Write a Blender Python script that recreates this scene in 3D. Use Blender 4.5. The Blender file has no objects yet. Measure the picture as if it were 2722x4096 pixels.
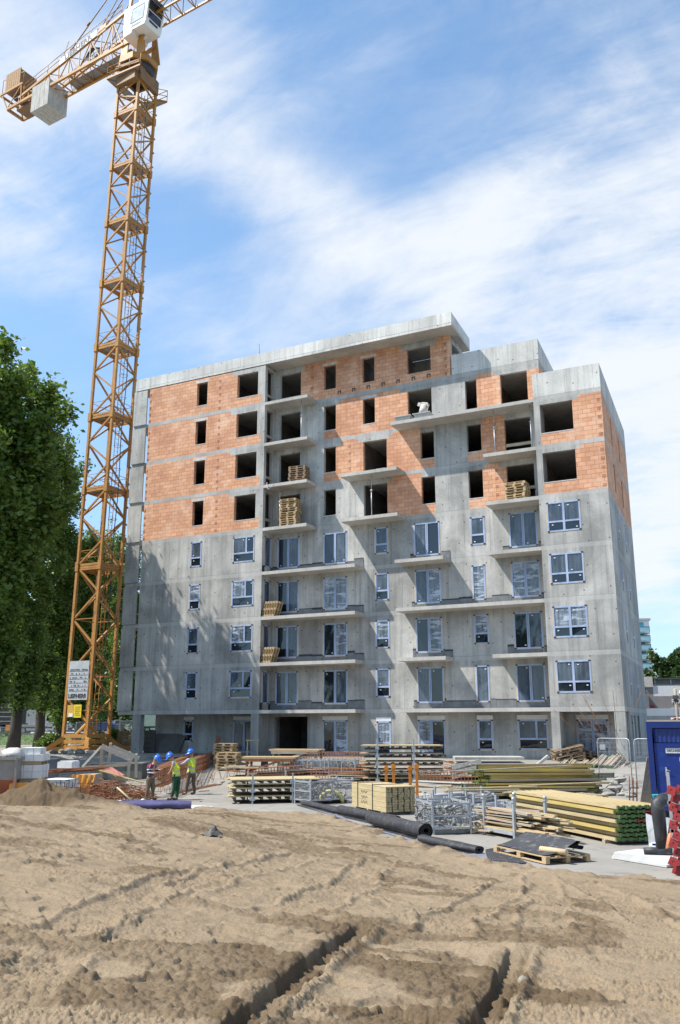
import bpy, bmesh, math, random
import numpy as np
from mathutils import Vector, Matrix, Euler
R = math.radians
scene = bpy.context.scene
col = scene.collection

# ---------------------------------------------------------------- camera
FPX, PITCH, ROLL, YAW = 3510.363, R(13.54925), R(-0.07759), R(26.88103)
CAM = Vector((0.0, -46.764, 2.888))
cam_d = bpy.data.cameras.new('camera'); cam = bpy.data.objects.new('camera', cam_d); col.objects.link(cam)
cam_d.sensor_fit = 'VERTICAL'; cam_d.sensor_height = 36.0; cam_d.lens = 36.0 * FPX / 4096.0
cam_d.clip_start = 0.1; cam_d.clip_end = 6000
CROT = Matrix.Rotation(YAW, 4, 'Z') @ Matrix.Rotation(math.pi/2 + PITCH, 4, 'X') @ Matrix.Rotation(ROLL, 4, 'Z')
cam.matrix_world = Matrix.Translation(CAM) @ CROT
scene.camera = cam

# ---------------------------------------------------------------- sun, sky, exposure
SUN_AZ, SUN_EL = R(56.5), R(54.0)            # sunlight travels towards +X +Y
sdir = Vector((math.sin(SUN_AZ)*math.cos(SUN_EL), math.cos(SUN_AZ)*math.cos(SUN_EL), -math.sin(SUN_EL)))
sun_d = bpy.data.lights.new('sun', 'SUN'); sun = bpy.data.objects.new('sun', sun_d); col.objects.link(sun)
sun_d.energy = 5.0; sun_d.angle = R(0.53); sun_d.color = (1.0, 0.945, 0.86)
sun.rotation_euler = sdir.to_track_quat('-Z', 'Y').to_euler(); sun.location = (-60, -90, 120)
world = bpy.data.worlds.new('World'); scene.world = world; world.use_nodes = True
def build_world():
    nt = world.node_tree; nt.nodes.clear(); N = nt.nodes.new; L = nt.links.new
    out = N('ShaderNodeOutputWorld'); bg = N('ShaderNodeBackground'); L(bg.outputs[0], out.inputs[0])
    sky = N('ShaderNodeTexSky'); sky.sky_type = 'NISHITA'; sky.sun_disc = False
    sky.sun_elevation = SUN_EL; sky.sun_rotation = math.atan2(-sdir.x, -sdir.y)
    sky.air_density = 1.0; sky.dust_density = 0.6; sky.ozone_density = 2.5; sky.altitude = 50
    tc = N('ShaderNodeTexCoord')
    sep = N('ShaderNodeSeparateXYZ'); L(tc.outputs['Generated'], sep.inputs[0])
    def m(op, a, b=None, c=None, clamp=False):
        n = N('ShaderNodeMath'); n.operation = op; n.use_clamp = clamp
        for i, v in enumerate((a, b, c)):
            if v is None: continue
            if isinstance(v, (int, float)): n.inputs[i].default_value = v
            else: L(v, n.inputs[i])
        return n.outputs[0]
    zz = m('ADD', sep.outputs[2], 0.22)
    px = m('DIVIDE', sep.outputs[0], zz); py = m('DIVIDE', sep.outputs[1], zz)
    cmb = N('ShaderNodeCombineXYZ'); L(px, cmb.inputs[0]); L(py, cmb.inputs[1])
    def mp(rot, sc, loc=(0, 0, 0)):
        n = N('ShaderNodeMapping'); n.inputs['Rotation'].default_value = (0, 0, rot); n.inputs['Scale'].default_value = sc
        n.inputs['Location'].default_value = loc; L(cmb.outputs[0], n.inputs[0]); return n.outputs[0]
    def noise(v, s, d, r, dist=0.0):
        n = N('ShaderNodeTexNoise'); n.inputs['Scale'].default_value = s; n.inputs['Detail'].default_value = d
        n.inputs['Roughness'].default_value = r; n.inputs['Distortion'].default_value = dist; L(v, n.inputs['Vector']); return n.outputs['Fac']
    def ramp(v, a, b):
        n = N('ShaderNodeMapRange'); n.interpolation_type = 'SMOOTHSTEP'; L(v, n.inputs[0])
        n.inputs[1].default_value = a; n.inputs[2].default_value = b; return n.outputs[0]
    # direction as compass azimuth and elevation, in degrees
    az = m('MULTIPLY', m('ARCTAN2', sep.outputs[0], sep.outputs[1]), 57.29578)
    el = m('MULTIPLY', m('ARCSINE', sep.outputs[2]), 57.29578)
    def bank(a0, e0, sa, se, rot, amp):          # one cloud bank: an oriented soft ellipse of cover
        c, s = math.cos(R(rot)), math.sin(R(rot)); k = math.cos(R(e0))
        x = m('MULTIPLY', m('SUBTRACT', az, a0), k); y = m('SUBTRACT', el, e0)
        u = m('DIVIDE', m('ADD', m('MULTIPLY', x, c), m('MULTIPLY', y, s)), sa); v = m('DIVIDE', m('SUBTRACT', m('MULTIPLY', y, c), m('MULTIPLY', x, s)), se)
        q = m('ADD', m('MULTIPLY', u, u), m('MULTIPLY', v, v))
        return m('MULTIPLY', m('POWER', 2.71828, m('MULTIPLY', q, -1.0)), amp)
    cover = None
    for bk in BANKS:
        q = bank(*bk); cover = q if cover is None else m('ADD', cover, q)
    cover = m('MINIMUM', cover, 1.0)
    big = noise(mp(R(20), (1.2, 1.2, 1), (CL[0], CL[1], 0)), 1.6, 9, 0.60, 0.5)
    wisp = noise(mp(R(58), (0.7, 2.0, 1), (4.2, 1.3, 0)), 2.6, 9, 0.62, 0.8)
    fine = noise(mp(R(40), (1.0, 1.6, 1), (9.1, 5.3, 0)), 7.0, 8, 0.65, 0.6)
    tex = m('ADD', m('ADD', m('MULTIPLY', m('SUBTRACT', big, 0.5), 1.9), m('MULTIPLY', m('SUBTRACT', wisp, 0.5), 1.5)), m('MULTIPLY', m('SUBTRACT', fine, 0.5), 0.8))
    mask = m('MULTIPLY', ramp(m('ADD', cover, m('MULTIPLY', tex, m('ADD', m('MULTIPLY', cover, 0.75), 0.45))), 0.0, 1.28), 0.94, clamp=True)
    haze = m('ADD', m('MULTIPLY', m('SUBTRACT', 1.0, ramp(sep.outputs[2], 0.0, 0.75)), 0.38), 0.15)
    sc = N('ShaderNodeVectorMath'); sc.operation = 'MULTIPLY'; L(sky.outputs[0], sc.inputs[0]); sc.inputs[1].default_value = SKY
    def mix(f, a_, b_):
        n = N('ShaderNodeMix'); n.data_type = 'RGBA'
        if isinstance(f, float): n.inputs[0].default_value = f
        else: L(f, n.inputs[0])
        for sk, v in ((n.inputs[6], a_), (n.inputs[7], b_)):
            if isinstance(v, tuple): sk.default_value = v
            else: L(v, sk)
        return n.outputs[2]
    hz = mix(haze, sc.outputs[0], (0.41, 0.54, 0.77, 1))
    fin = mix(mask, hz, (0.64, 0.67, 0.71, 1))
    L(fin, bg.inputs[0]); bg.inputs[1].default_value = 1.0
SKY = (0.108, 0.150, 0.160)
CL = (3.1, 0.4)
BANKS = [(-52, 35, 7, 7, -50, .95), (-44, 40, 7, 3.2, -15, .32), (-37, 35.5, 8, 2.2, -20, .45), (-28, 32.5, 8, 2.6, -25, .48), (-27, 28, 8, 3, -10, .35), (-6, 28, 11, 9, 25, .95), (-14, 30, 7, 4, 10, .7), (-3, 21, 12, 13, 0, 1.05), (-9, 12, 8, 6, 0, .5), (-40, 26, 12, 3, -20, .4), (-36, 42, 5, 4, 60, .5), (-18, 45, 16, 3, 35, .28), (2, 12, 22, 5, 0, .35), (-4, 40, 10, 8, 50, .42), (90, 40, 40, 20, 0, .6), (180, 30, 60, 14, 0, .55)]
build_world()
vs = scene.view_settings; vs.view_transform = 'Standard'; vs.look = 'None'; vs.exposure = 0.55; vs.gamma = 1.0
try: scene.cycles.max_bounces = 6; scene.cycles.transparent_max_bounces = 12
except Exception: pass

# ---------------------------------------------------------------- pixel to world (photo pixels, 2722 x 4096)
_r3 = CROT.to_3x3()
def ray(px, py): return _r3 @ Vector(((px-1361)/FPX, -(py-2048)/FPX, -1.0))
def at_z(px, py, z=0.0): d = ray(px, py); return CAM + d*((z-CAM.z)/d.z)
def at_y(px, py, y): d = ray(px, py); return CAM + d*((y-CAM.y)/d.y)
def at_d(px, py, dep): return CAM + ray(px, py)*dep
def sstep(a, b, v):
    t = min(1, max(0, (v-a)/(b-a))); return t*t*(3-2*t)
def gz(x, y):                                  # level of the site slab, rising towards the house and the street
    a = min(1, max(0, (y+10)/9.0)); b = sstep(-37.5, -42, x)*sstep(-16, -6, y)
    return max(a, b)*1.0
def at_g(px, py):
    d = ray(px, py); t = 8.0
    while t < 120:
        p = CAM + d*t
        if p.z <= gz(p.x, p.y): return Vector((p.x, p.y, gz(p.x, p.y)))
        t += 0.05
    return at_z(px, py, 0)

# ---------------------------------------------------------------- mesh helpers
class MB:
    def __init__(s): s.v = []; s.f = []; s.sm = []
    def add(s, vs, fs, smooth=False):
        o = len(s.v); s.v += [tuple(p) for p in vs]
        for f in fs: s.f.append(tuple(i+o for i in f)); s.sm.append(smooth)
        return s
    def quad(s, a, b, c, d): return s.add([a, b, c, d], [(0, 1, 2, 3)])
    def box(s, a, b):
        x0, y0, z0 = a; x1, y1, z1 = b
        vs = [(x0,y0,z0),(x1,y0,z0),(x1,y1,z0),(x0,y1,z0),(x0,y0,z1),(x1,y0,z1),(x1,y1,z1),(x0,y1,z1)]
        return s.add(vs, [(0,3,2,1),(4,5,6,7),(0,1,5,4),(1,2,6,5),(2,3,7,6),(3,0,4,7)])
    def obox(s, c, size, rot=(0,0,0)):
        m = Euler(rot).to_matrix(); c = Vector(c); hx, hy, hz = size[0]/2, size[1]/2, size[2]/2
        vs = [c + m @ Vector(p) for p in [(-hx,-hy,-hz),(hx,-hy,-hz),(hx,hy,-hz),(-hx,hy,-hz),(-hx,-hy,hz),(hx,-hy,hz),(hx,hy,hz),(-hx,hy,hz)]]
        return s.add(vs, [(0,3,2,1),(4,5,6,7),(0,1,5,4),(1,2,6,5),(2,3,7,6),(3,0,4,7)])
    def beam(s, p, q, w, h=None, up=(0,0,1)):
        h = h or w; p = Vector(p); q = Vector(q); d = (q-p)
        if d.length < 1e-6: return s
        d.normalize(); up = Vector(up)
        if abs(d.dot(up)) > .98: up = Vector((1,0,0)) if abs(d.x) < .9 else Vector((0,1,0))
        a = d.cross(up).normalized()*w/2; b = a.cross(d).normalized()*h/2
        vs = [p-a-b, p+a-b, p+a+b, p-a+b, q-a-b, q+a-b, q+a+b, q-a+b]
        return s.add(vs, [(0,1,2,3),(7,6,5,4),(0,4,5,1),(1,5,6,2),(2,6,7,3),(3,7,4,0)])
    def tube(s, pts, r, n=8, cap=True, smooth=True):
        pts = [Vector(p) for p in pts]; rs = r if isinstance(r, (list, tuple)) else [r]*len(pts)
        vs = []; prev = None
        for i, p in enumerate(pts):
            d = (pts[min(i+1, len(pts)-1)] - pts[max(i-1, 0)])
            d = d.normalized() if d.length > 1e-9 else Vector((0,0,1))
            ref = prev if prev is not None else (Vector((0,0,1)) if abs(d.z) < .9 else Vector((1,0,0)))
            a = ref - d*ref.dot(d)
            if a.length < 1e-6: a = Vector((0,1,0)).cross(d)
            a.normalize(); b = d.cross(a); prev = a
            for k in range(n):
                t = 2*math.pi*k/n; vs.append(p + (a*math.cos(t) + b*math.sin(t))*rs[i])
        fs = []
        for i in range(len(pts)-1):
            for k in range(n): fs.append((i*n+k, i*n+(k+1) % n, (i+1)*n+(k+1) % n, (i+1)*n+k))
        s.add(vs, fs, smooth)
        if cap:
            o = len(s.v)-len(vs)
            s.f.append(tuple(o+k for k in reversed(range(n)))); s.sm.append(False)
            s.f.append(tuple(o+(len(pts)-1)*n+k for k in range(n))); s.sm.append(False)
        return s
    def prism(s, poly, z0, z1):
        n = len(poly); vs = [(x,y,z0) for x,y in poly]+[(x,y,z1) for x,y in poly]
        return s.add(vs, [tuple(reversed(range(n))), tuple(range(n,2*n))]+[(i,(i+1)%n,n+(i+1)%n,n+i) for i in range(n)])
    def sphere(s, c, r, nu=12, nv=8, sc=(1,1,1), v0=0.0, v1=math.pi):
        c = Vector(c); vs = []; fs = []
        for j in range(nv+1):
            th = v0+(v1-v0)*j/nv
            for i in range(nu):
                ph = 2*math.pi*i/nu
                vs.append(c+Vector((r*sc[0]*math.sin(th)*math.cos(ph), r*sc[1]*math.sin(th)*math.sin(ph), r*sc[2]*math.cos(th))))
        for j in range(nv):
            for i in range(nu): fs.append((j*nu+i, (j+1)*nu+i, (j+1)*nu+(i+1)%nu, j*nu+(i+1)%nu))
        return s.add(vs, fs, True)
    def build(s, name, mat, parent=None):
        me = bpy.data.meshes.new(name); me.from_pydata(s.v, [], s.f)
        if s.f: me.polygons.foreach_set('use_smooth', s.sm)
        me.update(); me.materials.append(mat)
        o = bpy.data.objects.new(name, me); col.objects.link(o)
        if parent is not None: o.parent = parent
        return o
def tag(o, label=None, cat=None, group=None, kind=None):
    if label: o['label'] = label
    if cat: o['category'] = cat
    if group: o['group'] = group
    if kind: o['kind'] = kind
    return o
def thing(name, label, cat, loc=(0,0,0), rz=0.0, group=None):
    o = bpy.data.objects.new(name, None); col.objects.link(o); o.empty_display_size = .3
    o.location = loc; o.rotation_euler = (0,0,rz)
    return tag(o, label, cat, group)
KIDS = {}
def dup(root, loc=None, rz=None, label=None, group=None, rot=None):
    r = root.copy(); col.objects.link(r)
    if loc is not None: r.location = loc
    if rot is not None: r.rotation_euler = rot
    elif rz is not None: r.rotation_euler = (0,0,rz)
    if label: r['label'] = label
    if group: r['group'] = group
    for ch in root.children:
        c = ch.copy(); col.objects.link(c); c.parent = r
        for g in ch.children:
            d = g.copy(); col.objects.link(d); d.parent = c
    return r

# ---------------------------------------------------------------- materials
class NT:
    def __init__(s, name):
        s.m = bpy.data.materials.new(name); s.m.use_nodes = True; s.t = s.m.node_tree
        s.b = s.t.nodes['Principled BSDF']; s.out = s.t.nodes['Material Output']
        s.tc = s.t.nodes.new('ShaderNodeTexCoord').outputs['Object']
    def n(s, t): return s.t.nodes.new(t)
    def l(s, a, b): s.t.links.new(a, b)
    def val(s, sock, v):
        if v is None: return
        if isinstance(v, (int, float)): sock.default_value = v
        elif isinstance(v, tuple): sock.default_value = v if len(v) != 3 or sock.type == 'VECTOR' else (*v, 1)
        else: s.l(v, sock)
    def math(s, op, a, b=None, clamp=False):
        n = s.n('ShaderNodeMath'); n.operation = op; n.use_clamp = clamp; s.val(n.inputs[0], a); s.val(n.inputs[1], b); return n.outputs[0]
    def mapping(s, sc=(1,1,1), loc=(0,0,0), rot=(0,0,0), v=None):
        n = s.n('ShaderNodeMapping'); n.inputs['Scale'].default_value = sc; n.inputs['Location'].default_value = loc
        n.inputs['Rotation'].default_value = rot; s.l(v or s.tc, n.inputs[0]); return n.outputs[0]
    def noise(s, scale, detail=4, rough=.55, v=None, dist=0):
        n = s.n('ShaderNodeTexNoise'); n.inputs['Scale'].default_value = scale; n.inputs['Detail'].default_value = detail
        n.inputs['Roughness'].default_value = rough; n.inputs['Distortion'].default_value = dist; s.l(v or s.tc, n.inputs['Vector']); return n.outputs['Fac']
    def rng(s, v, a, b, c=0.0, d=1.0):
        n = s.n('ShaderNodeMapRange'); s.l(v, n.inputs[0])
        for i, q in enumerate((a, b, c, d)): n.inputs[i+1].default_value = q
        return n.outputs[0]
    def mix(s, f, a, b, mode='MIX'):
        n = s.n('ShaderNodeMix'); n.data_type = 'RGBA'; n.blend_type = mode
        s.val(n.inputs[0], f); s.val(n.inputs[6], a); s.val(n.inputs[7], b); return n.outputs[2]
    def bump(s, h, st=.3, dist=.02):
        n = s.n('ShaderNodeBump'); n.inputs['Strength'].default_value = st; n.inputs['Distance'].default_value = dist
        s.l(h, n.inputs['Height']); s.l(n.outputs[0], s.b.inputs['Normal'])
    def color(s, c): s.val(s.b.inputs['Base Color'], c)
    def set(s, **k):
        for a, v in k.items(): s.b.inputs[a.replace('_', ' ')].default_value = v
_mats = {}
def mat(name, c1, c2=None, scale=6.0, rough=.7, metal=0.0, bump=0.0, stretch=(1,1,1), lo=.35, hi=.65, detail=5, c3=None, s3=20.0, spec=None):
    if name in _mats: return _mats[name]
    t = NT(name); t.set(Roughness=rough, Metallic=metal)
    if spec is not None: t.b.inputs['Specular IOR Level'].default_value = spec
    c2 = c2 or tuple(x*.75 for x in c1)
    v = t.mapping(stretch); nf = t.noise(scale, detail, .6, v)
    c = t.mix(t.rng(nf, lo, hi), c1, c2)
    if c3: c = t.mix(t.rng(t.noise(s3, 3, .6, v), .55, .7), c, c3)
    t.color(c)
    if bump: t.bump(t.noise(scale*4, 4, .6, v), bump, .02)
    _mats[name] = t.m; return t.m

def wall_uv(t):                                  # (x+y, z) so that front and side walls both read
    sp = t.n('ShaderNodeSeparateXYZ'); t.l(t.tc, sp.inputs[0])
    cb = t.n('ShaderNodeCombineXYZ'); t.l(t.math('ADD', sp.outputs[0], sp.outputs[1]), cb.inputs[0]); t.l(sp.outputs[2], cb.inputs[1])
    return cb.outputs[0], sp
def make_concrete(name, lo, hi, joints=True, stain=0.5):
    t = NT(name); uv, sp = wall_uv(t)
    blotch = t.noise(.42, 7, .62, t.mapping((1, 1, .8)), .5)
    c = t.mix(t.rng(blotch, .36, .66), lo, hi)
    streak = t.noise(1.0, 6, .65, t.mapping((2.6, 2.6, .11)))
    c = t.mix(t.math('MULTIPLY', t.rng(streak, .48, .68), stain), c, tuple(x*.58 for x in lo))
    lite = t.noise(1.0, 5, .6, t.mapping((1.6, 1.6, .16), (7, 3, 2)))
    c = t.mix(t.math('MULTIPLY', t.rng(lite, .58, .74), .42), c, tuple(min(.8, x*1.25) for x in hi))
    fine = t.noise(9, 5, .7)
    c = t.mix(.16, c, t.mix(t.rng(fine, .3, .7), (.16, .155, .15), (.75, .74, .72)), 'OVERLAY')
    if joints:
        # formwork sheet joints: vertical panel lines plus the two pour lines of every storey
        br = t.n('ShaderNodeTexBrick'); br.offset = .43; br.inputs['Scale'].default_value = 1.0
        br.inputs['Brick Width'].default_value = 1.55; br.inputs['Row Height'].default_value = 2.85
        br.inputs['Mortar Size'].default_value = .013; br.inputs['Mortar Smooth'].default_value = .3
        t.l(t.mapping((1, 1, 1), (.3, -.87, 0), v=uv), br.inputs['Vector'])
        jn = t.noise(.7, 4, .6); c = t.mix(t.math('MULTIPLY', br.outputs['Fac'], t.rng(jn, .38, .62, .12, .75)), c, (.13, .125, .12))
        b2 = t.n('ShaderNodeTexBrick'); b2.offset = .3; b2.inputs['Scale'].default_value = 1.0
        b2.inputs['Color1'].default_value = (.88, .88, .88, 1); b2.inputs['Color2'].default_value = (1.1, 1.1, 1.1, 1); b2.inputs['Mortar'].default_value = (1, 1, 1, 1)
        b2.inputs['Brick Width'].default_value = 2.7; b2.inputs['Row Height'].default_value = 1.425; b2.inputs['Mortar Size'].default_value = 0
        t.l(t.mapping((1, 1, 1), (1.3, -.87, 0), v=uv), b2.inputs['Vector']); c = t.mix(.55, c, b2.outputs['Color'], 'MULTIPLY')
        wn = t.n('ShaderNodeTexWhiteNoise'); wn.noise_dimensions = '2D'; fl = t.n('ShaderNodeVectorMath'); fl.operation = 'FLOOR'
        t.l(t.mapping((1/3.9, 1/2.85, 1), (.37, -.305, 0), v=uv), fl.inputs[0]); t.l(fl.outputs[0], wn.inputs[0])
        storey_tone = t.math('ADD', t.rng(wn.outputs['Value'], 0, 1, .86, 1.10), t.rng(sp.outputs[2], 2, 26, -.10, .14))  # random tone per panel, plus darker towards the bottom and lighter upwards
        tone_rgb = t.n('ShaderNodeCombineColor'); 
        for q in range(3): t.l(storey_tone, tone_rgb.inputs[q])
        c = t.mix(1.0, c, tone_rgb.outputs[0], 'MULTIPLY')
        # storey line and dark run-off below it
        zf = t.math('FRACT', t.math('DIVIDE', t.math('SUBTRACT', sp.outputs[2], .87-.25), 2.85))
        edge = t.math('LESS_THAN', zf, .011); c = t.mix(t.math('MULTIPLY', edge, .55), c, (.12, .115, .11))
        zb = t.math('FRACT', t.math('DIVIDE', t.math('SUBTRACT', sp.outputs[2], .87), 2.85))
        e2 = t.math('LESS_THAN', zb, .007); c = t.mix(t.math('MULTIPLY', e2, .45), c, (.14, .135, .13))
        run = t.math('MULTIPLY', t.rng(zf, .84, 1.0), t.rng(t.noise(1.0, 5, .7, t.mapping((5, 5, .5))), .45, .7))
        c = t.mix(t.math('MULTIPLY', run, .5), c, (.17, .165, .155))
        # tie holes
        vo = t.n('ShaderNodeTexVoronoi'); vo.inputs['Scale'].default_value = .85; vo.inputs['Randomness'].default_value = .55
        vo.voronoi_dimensions = '2D'; t.l(uv, vo.inputs['Vector'])
        c = t.mix(t.math('MULTIPLY', t.math('LESS_THAN', vo.outputs['Distance'], .035), .8), c, (.05, .05, .05))
    t.color(c); t.set(Roughness=.85); t.bump(t.noise(22, 4, .6), .15, .02)
    _mats[name] = t.m; return t.m
def make_brick(name):
    t = NT(name); uv, sp = wall_uv(t)
    def bk(c1, c2, mo, ms, off=(0, 0, 0)):
        b = t.n('ShaderNodeTexBrick'); b.offset = .5; b.inputs['Scale'].default_value = 1
        b.inputs['Brick Width'].default_value = .46; b.inputs['Row Height'].default_value = .2475
        b.inputs['Mortar Size'].default_value = ms; b.inputs['Mortar Smooth'].default_value = .15; b.inputs['Bias'].default_value = 0
        for k, v in (('Color1', c1), ('Color2', c2), ('Mortar', mo)): b.inputs[k].default_value = (*v, 1)
        w = t.noise(1.3, 2, .5); cb = t.n('ShaderNodeCombineXYZ'); t.l(t.math('MULTIPLY', t.math('SUBTRACT', w, .5), .05), cb.inputs[1])
        ad = t.n('ShaderNodeVectorMath'); t.l(t.mapping((1, 1, 1), (off[0], off[1]-.87, 0), v=uv), ad.inputs[0]); t.l(cb.outputs[0], ad.inputs[1])
        t.l(ad.outputs[0], b.inputs['Vector']); return b
    b = bk((.73, .405, .245), (.585, .29, .16), (.31, .17, .11), .011)
    c = b.outputs['Color']
    big = t.noise(.5, 5, .6); c = t.mix(t.rng(big, .45, .68), c, t.mix(.5, c, (.36, .14, .08)))
    st = t.noise(1, 5, .65, t.mapping((1.8, 1.8, .16))); c = t.mix(t.math('MULTIPLY', t.rng(st, .58, .72), .5), c, (.34, .12, .065))
    pale = t.noise(.8, 5, .6, t.mapping((1, 1, 1), (5, 9, 3))); c = t.mix(t.math('MULTIPLY', t.rng(pale, .52, .70), .55), c, (.78, .54, .40))
    # hollow grooved brick ends and grey mortar smears
    sm = t.noise(3.2, 3, .5, t.mapping((2.2, 2.2, .9))); c = t.mix(t.math('MULTIPLY', t.rng(sm, .66, .71), .7), c, (.25, .235, .22))
    fine = t.noise(1, 2, .5, t.mapping((40, 40, 1.0))); c = t.mix(t.math('MULTIPLY', t.rng(fine, .5, .8), .18), c, (.35, .14, .08))
    t.color(c); t.set(Roughness=.9)
    t.bump(b.outputs['Fac'], .35, -.012)
    _mats[name] = t.m; return t.m
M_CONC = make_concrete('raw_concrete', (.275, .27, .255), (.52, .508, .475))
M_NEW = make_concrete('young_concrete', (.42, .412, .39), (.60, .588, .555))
M_BAND = make_concrete('slab_edge_concrete', (.33, .325, .31), (.49, .478, .45), False, .4)
M_SLAB = make_concrete('balcony_concrete', (.38, .365, .335), (.52, .50, .46), False, .3)
M_BRICK = make_brick('hollow_brick')
M_LINTEL = mat('lintel_concrete', (.42,.41,.39), (.60,.58,.55), 3, .9)
M_FRAME = mat('window_frame_film', (.40,.47,.62), (.27,.33,.48), 3, .35, stretch=(1,1,.3))
M_CAP = mat('black_corner', (.02,.02,.025), None, 3, .5)
M_WHITE = mat('white_plastic', (.72,.72,.71), (.62,.62,.62), 3, .5)
M_BITUM = mat('bitumen_board', (.11,.115,.125), (.17,.18,.185), 2.5, .8)
M_BITBLK = mat('bitumen_edge', (.02,.02,.022), (.035,.035,.04), 5, .7)
M_FOAM = mat('assembly_foam', (.62,.36,.10), (.70,.50,.22), 9, .9)
def make_glass():
    t = NT('window_glass'); t.set(Roughness=.03)
    t.color((.012, .017, .024)); t.b.inputs['Specular IOR Level'].default_value = .8
    h = t.noise(.9, 2, .5); t.bump(h, .06, .05); return t.m
def make_film(name, dens):
    t = NT(name)
    glints = dens > 1  # denser film: brighter level streaks in its colour stand for glints
    s1 = t.noise(1.0, 4, .55, t.mapping((5, 5, .45)), .4); s2 = t.noise(1.0, 4, .6, t.mapping((.9, .9, 4.5) if glints else (1.2, 1.2, .7), (3, 1, 7)), .8)
    a = t.math('ADD', t.math('MULTIPLY', t.rng(s1, .40, .72), .30*dens), t.math('MULTIPLY', t.rng(s2, .50, .66), (.75 if glints else .22)*dens), True)
    t.color((.40, .46, .54) if glints else (.30, .37, .46)); t.set(Roughness=.3)
    t.val(t.b.inputs['Alpha'], t.math('ADD', a, .14*dens, True)); t.bump(s2, .35, .03); return t.m
M_GLASS = make_glass(); M_FILM = make_film('protective_film', .8); M_FILM2 = make_film('crumpled_glint_film', 1.35)
# ================================================================ GROUND (setting)
def build_ground():
    M = mat('site_slab_concrete', (.285,.265,.235), (.22,.205,.18), .45, .9, bump=.15, c3=(.17,.16,.145), s3=1.6)
    xs = sorted(set([-160,-120,-90,-70,-60,-52,-48] + [-46+i*.75 for i in range(0,86)] + [22,30,45,80,140]))
    ys = sorted(set([-70,-50,-40] + [-36+i*1.0 for i in range(0,54)] + [20,30,50,80,120]))
    b = MB(); nx = len(xs)
    b.add([(x,y,gz(x,y)) for y in ys for x in xs], [(j*nx+i, j*nx+i+1, (j+1)*nx+i+1, (j+1)*nx+i) for j in range(len(ys)-1) for i in range(nx-1)])
    tag(b.build('ground', M), 'pale concrete site slab and ground under the stored materials', 'ground', kind='structure')
    # land to the horizon, a little below the site
    f = MB(); s = 3000; f.quad((-s,-s,-.25),(s,-s,-.25),(s,s,-.25),(-s,s,-.25))
    tag(f.build('land', mat('far_ground', (.16,.17,.10), (.22,.20,.15), .02, 1)), 'flat land to the horizon', 'ground', kind='structure')
build_ground()

# ================================================================ APARTMENT BUILDING UNDER CONSTRUCTION
LV = [1.0] + [3.72+2.85*k for k in range(9)]      # LV[k] = top of slab k
SK = .06                                           # the right end wall is not quite square
bld = thing('apartment_building', 'eight storey grey concrete and orange hollow brick apartment block still under construction', 'apartment building')
TH = .25
def wall(axis, c, a0, a1, z0, z1, holes, matf, inward, P, nm):
    """axis 'x': wall in the plane y=c spanning x; axis 'y': plane x=c spanning y. holes = (a,b,za,zb)."""
    A = sorted({a0, a1, *[min(max(h[i], a0), a1) for h in holes for i in (0, 1)], *[q for q in P if a0 < q < a1]})
    Z = sorted({z0, z1, *[min(max(h[i], z0), z1) for h in holes for i in (2, 3)]})
    def pt(a, dpt, z): return (a, c+inward*dpt, z) if axis == 'x' else (c+inward*dpt, a, z)
    def inhole(a_, z_): return any(h[0] < a_ < h[1] and h[2] < z_ < h[3] for h in holes)
    cell = {}
    for i in range(len(A)-1):
        for j in range(len(Z)-1):
            am, zm = (A[i]+A[i+1])/2, (Z[j]+Z[j+1])/2
            if not inhole(am, zm): cell[i, j] = matf(am, zm)
    def solid(a_, z_): return a0 < a_ < a1 and z0 < z_ < z1 and not inhole(a_, z_)
    seen = set(); e = 1e-4
    for start in cell:                             # each connected piece of one material is a part of its own
        if start in seen: continue
        todo = [start]; seen.add(start); mb = MB(); k = cell[start]
        while todo:
            i, j = todo.pop(); a, b, za, zb = A[i], A[i+1], Z[j], Z[j+1]; am, zm = (a+b)/2, (za+zb)/2
            for q in ((i+1,j),(i-1,j),(i,j+1),(i,j-1)):
                if q in cell and q not in seen and cell[q] == k: seen.add(q); todo.append(q)
            mb.quad(pt(a,0,za), pt(b,0,za), pt(b,0,zb), pt(a,0,zb)); mb.quad(pt(b,TH,za), pt(a,TH,za), pt(a,TH,zb), pt(b,TH,zb))
            if not solid(a-e, zm): mb.quad(pt(a,0,za), pt(a,0,zb), pt(a,TH,zb), pt(a,TH,za))
            if not solid(b+e, zm): mb.quad(pt(b,0,zb), pt(b,0,za), pt(b,TH,za), pt(b,TH,zb))
            if not solid(am, za-e): mb.quad(pt(a,0,za), pt(a,TH,za), pt(b,TH,za), pt(b,0,za))
            if not solid(am, zb+e): mb.quad(pt(a,0,zb), pt(b,0,zb), pt(b,TH,zb), pt(a,TH,zb))
        mb.build('brick_infill' if k == 'b' else 'concrete_wall', M_BRICK if k == 'b' else M_CONC, bld)

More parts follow.
